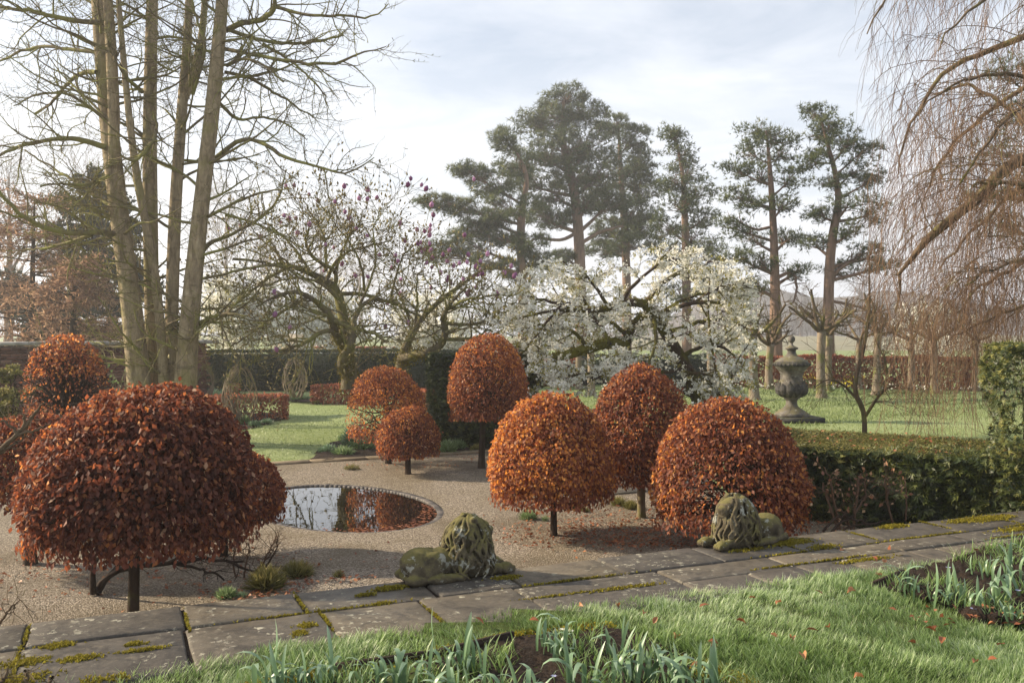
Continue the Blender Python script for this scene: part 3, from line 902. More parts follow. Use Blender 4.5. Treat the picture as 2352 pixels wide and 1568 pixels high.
# ------------------------------------------------------------------ clipped beech domes
def prof(h, R, a, b, tuck=.17):
    h = np.clip(h, 0, 1)
    t = np.where(h < .28, 1 - tuck * (1 - h / .28) ** 2, 1.0)
    return R * t * (1 - h ** a) ** b
def dome(label, x, d, R, zt, zb, trunk, n, leaf=.055, a=2.4, b=.5, seed=0, bright=0.0, tmat='trunk_dark', tr=.045, bare=None, tpl=8, xs=1.0, lean=0.0, inner=.5, twigs=70):
    r = np.random.default_rng(seed); leaf *= .80; n = int(n * 1.65); tpl = 4
    c = np.array([(x - CX) / FPX * d, d]); tx = (trunk - CX) / FPX * d
    root = empty("beech_dome", (tx, d, 0), label, "topiary tree", "clipped copper beech domes")
    H = zt - zb
    hs = np.linspace(0, 1, 200); rs = prof(hs, R, a, b)
    seg = np.sqrt((np.diff(rs)) ** 2 + (np.diff(hs) * H) ** 2) * (rs[1:] + rs[:-1]) / 2
    cum = np.concatenate([[0], np.cumsum(seg)]); cum /= cum[-1]
    def surface(N):
        h = np.interp(r.uniform(0, 1, N), cum, hs); ph = r.uniform(0, 2 * math.pi, N)
        return h, ph
    def place(h, ph, inset):
        dr = (prof(h + .01, R, a, b) - prof(h - .01, R, a, b)) / (.02 * H)
        nr = np.column_stack([np.cos(ph), np.sin(ph), -dr]); nr = norm(nr)
        base = np.column_stack([np.cos(ph) * prof(h, R, a, b), np.sin(ph) * prof(h, R, a, b), zb + h * H])
        lump = hash_noise(base, 3.0 / R, seed + 3) * .030 * R + hash_noise(base, 8 / R, seed + 4) * .024 * R + hash_noise(base, 18 / R, seed + 5) * .014 * R
        q = base + nr * (lump - inset)[:, None]
        q[:, 0] = q[:, 0] * xs + c[0] + lean * h * H; q[:, 1] += c[1]
        return q, nr
    mb = MB()
    N = int(n * (1 + inner))
    h, ph = surface(N)
    layer = (np.arange(N) >= n)
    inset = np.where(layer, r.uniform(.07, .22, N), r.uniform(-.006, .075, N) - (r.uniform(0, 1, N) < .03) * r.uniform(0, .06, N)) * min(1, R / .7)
    q, nr = place(h, ph, inset)
    gap = (r.uniform(0, 1, N) < .80 + .55 * hash_noise(q, 26, seed + 11)) | layer
    q, nr, h, ph, layer = q[gap], nr[gap], h[gap], ph[gap], layer[gap]; N = len(q)
    if bare is not None:
        keep = r.uniform(0, 1, N) < bare(q, h, ph)
        q, nr, h, ph, layer = q[keep], nr[keep], h[keep], ph[keep], layer[keep]; N = len(q)
    down = np.column_stack([np.zeros(N), np.zeros(N), -np.ones(N)])
    dv = down * .9 + nr * r.uniform(-.1, .9, N)[:, None] + r.normal(0, .50, (N, 3))
    nv = nr + np.array([0, 0, .45]) + r.normal(0, .70, (N, 3))
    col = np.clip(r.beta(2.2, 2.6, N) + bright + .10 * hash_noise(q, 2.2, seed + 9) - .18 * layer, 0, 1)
    pale = r.uniform(0, 1, N) < .035
    col = np.where(pale & ~layer, 1.0, np.minimum(col, .93))
    sz = leaf * r.uniform(.72, 1.25, N)
    Tm, Tf = (LEAF5, LEAF5_F) if tpl == 5 else (LEAF4, LEAF4_F)
    q0 = q - norm(dv) * (sz * .4)[:, None]
    half = r.uniform(0, 1, N) < .5
    for kk, sgn in ((half, 1.0), (~half, -1.0)):
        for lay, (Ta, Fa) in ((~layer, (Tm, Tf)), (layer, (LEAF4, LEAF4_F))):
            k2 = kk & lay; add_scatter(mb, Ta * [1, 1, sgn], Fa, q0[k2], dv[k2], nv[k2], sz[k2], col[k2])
    # ragged skirt and underside
    n = int(n); m = int(n * .16)
    ph = r.uniform(0, 2 * math.pi, m); rr = R * np.sqrt(r.uniform(.25, .95, m))
    q = np.column_stack([np.cos(ph) * rr * xs + c[0], np.sin(ph) * rr + c[1], zb + r.uniform(-.04, .10, m) * min(1.2, R / .7) + hash_noise(np.column_stack([np.cos(ph), np.sin(ph)]), 5, seed) * .03])
    dv = np.column_stack([r.normal(0, .35, (m, 2)), -np.ones(m)]); nv = np.column_stack([np.cos(ph), np.sin(ph), r.normal(0, .3, m)]) + r.normal(0, .4, (m, 3))
    if bare is not None:
        kp = r.uniform(0, 1, m) < .8
        q, dv, nv = q[kp], dv[kp], nv[kp]; m = len(q)
    add_scatter(mb, Tm, Tf, q, dv, nv, leaf * r.uniform(.7, 1.25, m), np.clip(r.beta(2, 3, m) + bright * .5, 0, .9))
    tag(mb.build("crown", M['beech'], root), kind=None)
    # trunk and branch framework
    tb = MB()
    pts = smooth_line([[tx, d, -.03, tr * 1.35], [tx, d, .06, tr * 1.02], [tx * .85 + c[0] * .15, d, zb * .6 + .1, tr * .95], [tx * .6 + c[0] * .4, d, zb + H * .35, tr * .75], [c[0] + lean * H * .6, d, zb + H * .7, tr * .35]], 16)
    tubes(tb, pts[None, :, :3], pts[None, :, 3], 10)
    tb.build("trunk", M[tmat], root, smooth=True)
    bb = MB()
    K = int(twigs * .7)
    t = r.uniform(.30, .95, K); st = np.stack([np.interp(t, np.linspace(0, 1, 16), pts[:, k]) for k in range(3)], -1)
    hh, pp = surface(K); tg, nn = place(hh, pp, np.full(K, .03))
    st[:, 2] = np.clip(np.minimum(st[:, 2], tg[:, 2] + .05), zb * .95, zt)
    L = np.linalg.norm(tg - st, axis=1)
    g, R1 = grow(st, tg - st, L, r.uniform(.006, .013, K) * (tr / .045), 6, .12, (0, 0, .02), r)
    tubes(bb, g, R1, 4)
    s2, d2, rr, _, _ = spawn(g, R1, 5, r, .3, 1, (25, 60))
    g2, R2 = grow(s2, d2, r.uniform(.12, .32, len(s2)) * R / .7, rr * .55, 3, .16, (0, 0, .0), r)
    tubes(bb, g2, R2, 3)
    bb.build("branches", M['twig'], root)
    return root
def bare6(q, h, ph):      # thin at the lower left
    return np.clip(1.0 - .85 * ((h < .48) & (q[:, 0] < (887 - CX) / FPX * 14.8 - .05)) * (1 - .8 * (np.sin(q[:, 2] * 14) > .75)), .15, 1)
def bare10(q, h, ph):     # thin low in front, and to the left of centre
    w = np.exp(-(((q[:, 0] - 1.98) / .42) ** 2) - ((q[:, 2] - .52) / .30) ** 2)
    return np.clip(1 - .95 * w, .06, 1)
dome("large copper beech dome on a slim dark trunk nearest the path", 330, 6.9, .875, 1.80, .67, 306, 12500, .060, 2.5, .5, 1, -.09, tr=.041, inner=.9, twigs=110)
dome("dome peeping out behind the largest dome beside the pond", 530, 8.9, .545, 1.06, .40, 514, 5200, .055, 2.5, .5, 2, -.02, tr=.04)
dome("half hidden dome at the gravel edge behind the largest dome, by bare twigs", 66, 8.6, .72, 1.42, .66, 70, 5200, .058, 2.4, .5, 3, -.05, tr=.055)
dome("small dome on a short trunk in front of the far bed", 938, 14.0, .51, 1.05, .33, 937, 4200, .052, 2.4, .5, 5, .10, tr=.045, tpl=5)
dome("broad dome with a thin lower side behind the small dome", 887, 15.1, .675, 1.63, .49, 892, 5200, .055, 2.7, .5, 6, .12, tr=.05, tpl=5, bare=bare6)
dome("tall bullet shaped dome high on a leaning trunk", 1122, 14.6, .66, 2.15, .86, 1106, 7000, .055, 3.2, .5, 7, .06, tr=.055, tpl=5)
dome("bright orange dome standing alone on gravel between the two lions", 1268, 9.78, .70, 1.53, .42, 1272, 8600, .054, 2.7, .5, 8, .22, tr=.036, inner=.8)  # leaf colours lifted here, painting in part of its sunlit look
dome("tall dome on a pale trunk behind the bright orange dome", 1470, 10.75, .645, 1.80, .50, 1473, 7000, .054, 2.7, .5, 9, .04, tmat='trunk_pale', tr=.048, inner=.7)
dome("wide low dome with bare lower twigs right behind the smaller lion", 1676, 9.05, .795, 1.53, .33, 1690, 8200, .056, 2.6, .5, 10, .09, tr=.05, bare=bare10, inner=.7, twigs=170)
def bare4(q, h, ph):
    return np.clip(.9 - .75 * (h < .45) + .3 * h, .1, 1)
dome("thin leaved ball of beech before the brick wall", 152, 12.3, .57, 2.19, 1.15, 160, 1700, .060, 2.2, .5, 4, .14, tr=.05, bare=bare4, inner=.9, twigs=260)

# ------------------------------------------------------------------ hedges
def box_points(r, N, L, W, H, faces):
    """random points on chosen faces of a box 0..L, 0..W, 0..H -> pos, normal"""
    areas = {'f': L * H, 'b': L * H, 't': L * W, 'l': W * H, 'r': W * H}
    tot = sum(areas[f] for f in faces)
    Ps, Ns = [], []
    for f in faces:
        k = int(N * areas[f] / tot); a, b = r.uniform(0, 1, k), r.uniform(0, 1, k)
        z = np.zeros(k)
        if f == 'f': p, n = (a * L, z, b * H), (0, -1, 0)
        if f == 'b': p, n = (a * L, z + W, b * H), (0, 1, 0)
        if f == 't': p, n = (a * L, b * W, z + H), (0, 0, 1)
        if f == 'l': p, n = (z, a * W, b * H), (-1, 0, 0)
        if f == 'r': p, n = (z + L, a * W, b * H), (1, 0, 0)
        Ps.append(np.stack(p, -1)); Ns.append(np.tile(np.array(n, float), (k, 1)))
    return np.concatenate(Ps), np.concatenate(Ns)
def hedge(name, label, A, B, W, H, mat, N, leaf, seed, faces='ftlr', rough=.03, kind='beech', z0=0.0, group=None, cat="hedge", dens=None, inset=.06, stems=True, coljit=0.0, core=0.0):
    """hedge whose front bottom edge runs from A to B (plan), depth W away from camera side"""
    r = np.random.default_rng(seed)
    A, B = np.asarray(A, float), np.asarray(B, float)
    ux = (B - A) / np.linalg.norm(B - A); uy = np.array([-ux[1], ux[0]]); L = np.linalg.norm(B - A)
    root = empty(name, (*((A + B) / 2 + uy * W / 2), z0), label, cat, group)
    mb = MB()
    p, n = box_points(r, N, L, W, H, faces)
    lump = hash_noise(p, 2.2, seed) * rough + hash_noise(p, 6, seed + 1) * rough * .6
    lump = np.where((n[:, 2] > .5) & (kind == 'yew'), lump * .25, lump)
    p = p + n * (lump - np.abs(r.normal(0, inset, len(p))))[:, None]
    if dens is not None:
        k = r.uniform(0, 1, len(p)) < dens(p, n, L, W, H); p, n = p[k], n[k]
    M3 = np.array([[ux[0], ux[1], 0], [uy[0], uy[1], 0], [0, 0, 1]])
    p = p @ M3 + [A[0], A[1], z0]; n = n @ M3
    m = len(p)
    if kind == 'beech':
        dv = n * r.uniform(.1, .8, m)[:, None] + [0, 0, -.7] + r.normal(0, .4, (m, 3)); nv = n + [0, 0, .4] + r.normal(0, .45, (m, 3))
        T, F = LEAF4, LEAF4_F
    elif kind == 'yew':
        dv = n * r.uniform(.3, 1, m)[:, None] + [0, 0, -.15] + r.normal(0, .55, (m, 3)); nv = n * .6 + [0, 0, .9] + r.normal(0, .4, (m, 3))
        T, F = fan_template(5, .22, 2.2, r)
    else:
        dv = n + r.normal(0, .6, (m, 3)); nv = n + r.normal(0, .6, (m, 3)); T, F = LEAF4 * [.8, 1, 1], LEAF4_F
    col = np.clip(r.beta(2, 2.2, m) + coljit * hash_noise(p, 2.0, seed + 7), 0, 1)
    add_scatter(mb, T, F, p - norm(dv) * leaf * .3, dv, nv, leaf * r.uniform(.7, 1.3, m), col)
    mb.build("foliage", M[mat], root)
    if core:
        q = core; V, F = box_vf((L / 2, W / 2, (H - q) / 2), (L / 2 - q, W / 2 - q, (H - q) / 2)); cb = MB(); cb.add(V @ M3 + [A[0], A[1], z0], F); cb.build("core", M['yew_far'], root)
    if stems:
        k = max(6, int(L * 7)); st = np.column_stack([r.uniform(.05, L - .05, k), r.uniform(.15, .85, k) * W, np.zeros(k)]) @ M3 + [A[0], A[1], z0 - .02]
        g, R1 = grow(st, np.column_stack([r.normal(0, .12, (k, 2)), np.ones(k)]), H * .92, r.uniform(.010, .022, k), 6, .10, (0, 0, .1), r)
        bb = MB(); tubes(bb, g, R1, 4)
        s2, d2, rr, _, _ = spawn(g, R1, 6, r, .15, .95, (30, 70))
        g2, R2 = grow(s2, d2, np.minimum(W, H) * r.uniform(.2, .45, len(s2)), rr * .5, 4, .15, (0, 0, .05), r); tubes(bb, g2, R2, 3)
        bb.build("stems", M['twig'], root)
    return root
g2 = lambda x, y: G(x, y)[:2]
# low beech hedges on the left lawn
hedge("beech_hedge", "low clipped beech hedge with an open trimmed end beside woven willow", g2(440, 972), g2(664, 962), .85, .60, 'beech_far', 5200, .075, 40, group="low beech hedges of the lawn",
      dens=lambda p, n, L, W, H: np.where((n[:, 1] < -.5) & (p[:, 2] < .35), .55, 1))
hedge("beech_hedge", "low clipped beech hedge along the far lawn edge behind broad dome", g2(712, 926), g2(872, 930), .75, .56, 'beech_far', 4800, .080, 41, group="low beech hedges of the lawn")
hedge("beech_hedge", "short low beech hedge between the broad dome and tall dome", g2(965, 945), g2(1012, 940), .8, .58, 'beech_far', 1500, .080, 42, group="low beech hedges of the lawn")
hedge("beech_hedge", "tiny squared beech block inside the woven willow dome", g2(524, 950), g2(552, 949), .35, .78, 'beech_far', 700, .07, 43, group="low beech hedges of the lawn")
hedge("beech_hedge", "long clipped beech hedge closing the far meadow behind pollarded trees", P(1640, 890, 36)[:2], P(2236, 893, 34)[:2], 1.0, 1.22, 'beech_far', 15000, .11, 44, faces='ftlr', rough=.05,
      dens=lambda p, n, L, W, H: np.where(p[:, 2] < .4, .75, 1), coljit=.15)
hedge("beech_hedge", "stub of beech hedge seen under the blossoming cherry", P(1205, 885, 36.5)[:2], P(1330, 885, 36.5)[:2], .9, 1.1, 'beech_far', 2500, .11, 45)
# yew hedges
hedge("yew_hedge", "long dark clipped yew hedge behind the woven willow domes", P(448, 900, 33)[:2], P(1245, 900, 35)[:2], 1.2, 1.46, 'yew_far', 26000, .085, 50, kind='plain', rough=.03, inset=.03, coljit=.2, core=.12)
hedge("yew_hedge", "dark yew hedge under the cherry behind grey post", P(1240, 890, 37)[:2], P(1700, 890, 39)[:2], 1.2, 1.15, 'yew_far', 9000, .10, 52, kind='plain', rough=.06, inset=.05, coljit=.2, core=.18)
hedge("yew_hedge", "dark yew block behind the trunk of the tall dome", P(1012, 1030, 16.9)[:2], P(1236, 1030, 17.6)[:2], 1.0, 1.75, 'yew', 9500, .085, 51, kind='yew', rough=.05, inset=.04, coljit=.15, core=.15)
LOWH = hedge("yew_hedge", "low dark yew hedge with flat leaf strewn top beside the path", np.array([2.75, 10.95]), np.array([5.25, 9.28]), 1.9, .85, 'yew', 34000, .080, 53, kind='yew', rough=.10, inset=.07, coljit=.25, core=.2)
hedge("yew_pillar", "tall squared yew pillar rising at the end of the hedge", np.array([4.93, 9.15]), np.array([6.4, 8.55]), 1.1, 2.06, 'yew', 13000, .062, 54, kind='yew', rough=.09, inset=.06, coljit=.25, core=.3,
      dens=lambda p, n, L, W, H: np.where((n[:, 0] < -.5) & (p[:, 2] < 1.65), .35, 1))

def clipped_top():
    r = np.random.default_rng(58); n = 15000
    A, B = np.array([2.75, 10.95]), np.array([5.25, 9.28]); ux = norm(B - A); uy = np.array([-ux[1], ux[0]])
    xy = A + (B - A) * r.uniform(0, 1, (n, 1)) + uy * r.uniform(.02, 1.88, (n, 1)); a = r.uniform(0, 6.28, n)
    mb = MB(); add_scatter(mb, LEAF4 * [.6, 1, 1], LEAF4_F, np.column_stack([xy, .855 + hash_noise(xy, 4, 3) * .012 + r.normal(0, .012, n)]), np.column_stack([np.cos(a), np.sin(a), r.uniform(0, .6, n)]), np.column_stack([r.normal(0, .4, (n, 2)), np.ones(n)]), r.uniform(.025, .05, n), r.beta(2, 2, n))
    mb.build("clipped_top", M['straw'], LOWH)
clipped_top()
# ------------------------------------------------------------------ brick wall with coping
def wall():
    A, B = P(-300, 785, 20.5)[:2], P(470, 785, 24.5)[:2]
    ux = norm(B - A); uy = np.array([-ux[1], ux[0]]); L = float(np.linalg.norm(B - A)); rot = math.atan2(ux[1], ux[0])
    Ht = 1.90
    root = empty("brick_wall", (*((A + B) / 2), 0), "old red brick garden wall with pale stone coping", "wall")
    r = np.random.default_rng(77)
    mb = MB(); V, F = box_vf((*((A + B) / 2 + uy * .17), Ht / 2 - .05), (L / 2, .145, Ht / 2 - .02), rot); mb.add(V, F); mb.build("mortar_core", M['mortar'], root)
    bricks = MB()
    rows = int((Ht - .06) / .075)
    for j in range(rows):
        z = .0375 + j * .075; u = -.1125 * (j % 2)
        proud = .0 if j < rows - 4 else (.02 if j == rows - 4 else .01)
        while u < L:
            c = A + ux * (u + .1125) + uy * (.03 + r.normal(0, .003) - proud)
            V, F = box_vf((*c, z), (.107, .05, .0325), rot, .004); bricks.add(V, F, r.uniform(0, 1)); u += .225
    tag(bricks.build("brickwork", M['brick'], root), kind="stuff")
    u = 0
    while u < L:
        l = r.uniform(.75, 1.0)
        c = A + ux * (u + l / 2) + uy * .17
        V, F = box_vf((*c, Ht + r.normal(0, .006)), (l / 2 - .006, .235, .045), rot + r.normal(0, .006), .02)
        mb = MB(); mb.add(V, F); mb.build("coping_stone", M['coping'], root); u += l
    root = empty("brick_pier", (*B, 0), "square brick pier at the wall end beside the many stemmed tree", "pier")
    bricks = MB(); c0 = P(452, 785, 24.3)[:2]
    mb = MB(); V, F = box_vf((*c0, .93), (.185, .185, .93), rot); mb.add(V, F); mb.build("mortar_core", M['mortar'], root)
    for j in range(25):
        z = .0375 + j * .075
        for s in range(4):
            ang = rot + s * math.pi / 2
            dx = np.array([math.cos(ang), math.sin(ang)]); dy = np.array([-dx[1], dx[0]])
            for k in ((-.1,), (.1,)) if j % 2 else ((-.155,), (0.0,), (.155,)):
                w = .096 if j % 2 else (.10 if k[0] == 0 else .046)
                c = c0 + dx * k[0] - dy * .165
                V, F = box_vf((*c, z), (w, .04, .0325), ang, .004); bricks.add(V, F, r.uniform(.4, 1))
    tag(bricks.build("brickwork", M['brick'], root), kind="stuff")
    V, F = box_vf((*c0, 1.92), (.26, .26, .05), rot, .03); mb = MB(); mb.add(V, F); mb.build("cap_stone", M['coping'], root)
wall()

# ------------------------------------------------------------------ many-stemmed bare tree (left)
def c1(*pts):   # reading aid: crop of the upper left quarter -> picture places
    return [(p[0] * .504, p[1] * .504) + tuple(p[2:]) for p in pts]
SPUR = np.array([[-.08, 0, 0], [.08, 0, 0], [.10, 1, 0], [-.10, 1, 0]]); SPUR_F = [np.array([[0, 1, 2, 3]])]
def ginkgo():
    r = np.random.default_rng(101); D = 18.0
    root = empty("multi_stem_tree", tuple(G(380, 1010)), "tall bare many stemmed tree with grey furrowed trunks", "tree")
    stems = [[(327, 1016, 34, 0), (322, 900, 27, 0), (303, 700, 23, 0), (272, 480, 21, .1), (247, 260, 20, .2), (226, 0, 16, .3), (212, -200, 11, .4)],
             [(350, 1016, 22, .5), (351, 900, 17, .5), (349, 700, 16, .5), (345, 480, 17, .5), (344, 250, 15, .6), (350, 0, 13, .8), (356, -180, 9, 1)],
             [(376, 1016, 17, .1), (378, 900, 12, .1), (366, 700, 10, .1), (345, 560, 10, -.1), (318, 430, 9, -.2), (300, 300, 8, -.3), (283, 130, 7, -.4), (266, -80, 5, -.4)],
             [(393, 1016, 20, .45), (392, 900, 15, .4), (395, 700, 15, .3), (402, 480, 14, .3), (418, 250, 12, .3), (432, 90, 10, .3), (440, -150, 7, .3)],
             [(428, 1020, 34, -.2), (424, 900, 26, -.2), (440, 680, 21, -.2), (466, 440, 18, -.2), (492, 220, 17, -.3), (511, 0, 14, -.3), (525, -200, 9, -.3)]]
    lims = []
    for s in stems:
        L = limb(s, D, 26); lims.append(L)
        mb = MB(); tubes(mb, L[0][None], L[1][None], 12); mb.build("trunk", M['ginkgo'], root, smooth=True)
    fork = [[(262, 380, 12, 0), (262, 240, 13, -.1), (255, 100, 12, -.2), (244, -60, 10, -.3), (240, -200, 7, -.3)],
            [(420, 235, 10, .3), (446, 170, 9, .2), (466, 80, 8, .1), (474, -60, 6, 0)]]
    for s in fork:
        L = limb(s, D, 18); lims.append((smooth_line(np.column_stack(L), 26)[:, :3], smooth_line(np.column_stack(L), 26)[:, 3]))
        mb = MB(); tubes(mb, L[0][None], L[1][None], 10); mb.build("trunk", M['ginkgo'], root, smooth=True)
    main = [c1((480, 105, 9), (360, 100, 8, -.4), (240, 75, 7, -.8), (110, 45, 5.5, -1.2), (-60, 30, 4, -1.6)),
            c1((440, 330, 8), (390, 325, 7, .3), (320, 365, 6, .6), (262, 450, 5, .9), (170, 520, 3, 1.2)),
            c1((480, 672, 10), (370, 635, 8.5, -.3), (260, 628, 7.5, -.7), (130, 655, 6.5, -1.1), (0, 700, 5, -1.5), (-80, 760, 4, -1.6)),
            c1((535, 1068, 11), (440, 1055, 9.5, -.4), (340, 1070, 8.5, -.8), (200, 1040, 7.5, -1.2), (100, 985, 6.5, -1.6), (-10, 870, 5.5, -2), (-90, 700, 4, -2.2)),
            c1((420, 1070, 7, -.5), (300, 1110, 5, -.3), (200, 1135, 4, 0), (90, 1140, 2.5, .3)),
            c1((520, 235, 8), (440, 240, 7, .4), (300, 225, 6, .8), (180, 205, 5, 1.2), (20, 265, 3.5, 1.6), (-60, 300, 3, 1.8)),
            c1((480, 545, 6), (400, 480, 5, -.4), (300, 420, 4, -.8), (160, 430, 3, -1.1), (60, 480, 2, -1.3)),
            c1((520, 950, 6), (420, 880, 5, .6), (300, 800, 4, 1.1), (180, 730, 3, 1.5), (110, 680, 2, 1.7)),
            c1((500, 800, 6), (400, 850, 5, -.7), (280, 830, 4, -1.2), (180, 850, 3, -1.6)),
            c1((1030, 140, 9), (1110, 100, 9, -.3), (1200, 95, 8.5, -.6), (1250, 45, 8, -.8), (1268, -40, 6, -1)),
            c1((1255, 30, 6, -.8), (1400, 75, 5, -1.1), (1560, 70, 4, -1.4), (1690, 92, 3, -1.6), (1770, 10, 1.5, -1.7)),
            c1((1025, 130, 7), (1120, 165, 6.5, .3), (1200, 190, 6, .6), (1320, 200, 5.5, .9), (1440, 195, 4.5, 1.1), (1560, 160, 3, 1.4)),
            c1((1030, 225, 7), (1150, 250, 6.5, -.4), (1270, 270, 6, -.8), (1400, 290, 5.5, -1.1), (1560, 290, 4.5, -1.4), (1630, 250, 3, -1.5), (1760, 215, 1.5, -1.6)),
            c1((1025, 330, 6), (1130, 350, 5, .3), (1210, 395, 4.5, .6), (1310, 460, 3.5, .9), (1430, 540, 2, 1.1)),
            c1((1200, 200, 5, .6), (1330, 280, 4, .4), (1440, 380, 3, .2), (1490, 450, 2, 0), (1495, 520, 1.2, 0)),
            c1((985, 720, 8), (1100, 625, 7, -.4), (1200, 650, 6.5, -.7), (1300, 720, 6, -1), (1400, 750, 5, -1.2), (1560, 790, 3.5, -1.4), (1640, 770, 2.5, -1.5), (1705, 715, 1.3, -1.6)),
            c1((920, 1150, 8), (960, 1100, 7, .3), (1050, 1075, 6, .6), (1180, 1000, 5, .8), (1270, 920, 3.5, 1), (1300, 780, 2, 1.1)),
            c1((888, 1490, 9), (960, 1445, 7, -.4), (1040, 1425, 5, -.8), (1130, 1440, 3, -1)),
            c1((905, 1010, 6), (1000, 960, 5, -.4), (1120, 900, 4, -.8), (1230, 870, 3, -1.1), (1330, 860, 1.5, -1.3)),
            c1((1000, 470, 6), (1090, 560, 5, .5), (1180, 525, 4, .8), (1300, 560, 3, 1.1), (1400, 640, 1.5, 1.3)),
            c1((1035, 300, 6), (1100, 260, 5, -.5), (1220, 300, 4, -.9), (1300, 380, 3, -1.1), (1290, 370, 2, -1.1)),
            c1((880, 430, 6), (920, 300, 5, -.4), (945, 200, 5, -.5), (880, 50, 4, -.6), (870, -60, 3, -.6)),
            c1((650, 420, 7), (590, 370, 6, -.4), (530, 290, 5, -.7), (500, 200, 4, -.9)),
            c1((700, 530, 7), (720, 590, 6, -.5), (680, 680, 6, -.7), (600, 745, 5, -.9), (540, 700, 3, -1)),
            c1((1060, 1180, 5, .6), (1200, 1190, 4, .8), (1350, 1240, 3, .9), (1480, 1330, 2, 1)),
            c1((1030, 980, 5, -.3), (1150, 1010, 4, -.6), (1260, 1060, 3, -.9), (1380, 1130, 2, -1.1))]
    ml = [limb(m, D, 20, jitter=.015, rng=r) for m in main]; ml = [(a, b * .72) for a, b in ml]
    bm = MB()
    PM, RM = stack(ml); tubes(bm, PM, RM, 6)
    PS, RS = stack(lims)
    # free secondary limbs off the stems (all round the tree)
    s1, d1, r1, _, tt = spawn(PS, RS, 17, r, .12, .95, (50, 88))
    d1[:, 2] *= .55; d1[:, 2] += .10
    k1 = len(s1)
    g1, R1 = grow(s1, d1, r.uniform(.9, 2.6, k1), np.minimum(r1 * .28, .034), 12, .11, (0, 0, .03), r, .25)
    tubes(bm, g1, R1, 5)
    # second order on both
    out = []
    for Pp, Rp, cnt in ((PM, RM, 15), (g1, R1, 6)):
        s, d_, rr, _, _ = spawn(Pp, Rp, cnt, r, .12, .98, (35, 75))
        g, R_ = grow(s, d_, r.uniform(.45, 1.35, len(s)), np.clip(rr * .5, .005, .018), 9, .15, (0, 0, .015), r, .35)
        tubes(bm, g, R_, 4); out.append((g, R_))
    gg = np.concatenate([o[0] for o in out]); RR = np.concatenate([o[1] for o in out])
    s, d_, rr, _, _ = spawn(gg, RR, 3, r, .15, .98, (35, 70))
    g3, R3 = grow(s, d_, r.uniform(.18, .6, len(s)), np.clip(rr * .6, .0035, .007), 3, .22, (0, 0, .02), r, .5)
    tubes(bm, g3, R3, 3)
    # stubby spur shoots
    for Pp, Rp, cnt in ((PM, RM, 40), (g1, R1, 14), (gg, RR, 11), (g3, R3, 3)):
        s, d_, rr, _, _ = spawn(Pp, Rp, cnt, r, .05, 1, (55, 90))
        add_scatter(bm, SPUR, SPUR_F, s, d_, r.normal(0, 1, d_.shape), r.uniform(.025, .06, len(s)), np.full(len(s), .5))
    bm.build("branches", M['ginkgo_twig'], root)
ginkgo()

# ------------------------------------------------------------------ magnolia
def c7(*pts):
    return [((560 + p[0] / 3.136) / 1.0884, (430 + p[1] / 3.136) / 1.0884) + tuple(p[2:]) for p in pts]
def bud_template(k=5):
    rings = [(0, .12), (.22, .29), (.6, .33), (.88, .15)]
    V = [[math.cos(i * 6.283 / k) * w, y, math.sin(i * 6.283 / k) * w] for y, w in rings for i in range(k)] + [[0, 1.05, 0]]
    F = [[j * k + i, j * k + (i + 1) % k, (j + 1) * k + (i + 1) % k, (j + 1) * k + i] for j in range(3) for i in range(k)]
    return np.array(V), [np.array(F), np.array([[3 * k + i, 3 * k + (i + 1) % k, 4 * k] for i in range(k)])]
BUD, BUD_F = bud_template(5)
BUD4 = np.array([[.16, 0, 0], [-.08, 0, .14], [-.08, 0, -.14], [.34, .45, 0], [-.17, .45, .29], [-.17, .45, -.29], [0, 1.05, 0]]); BUD4_F = [np.array([[0, 1, 4, 3], [1, 2, 5, 4], [2, 0, 3, 5]]), np.array([[3, 4, 6], [4, 5, 6], [5, 3, 6]])]
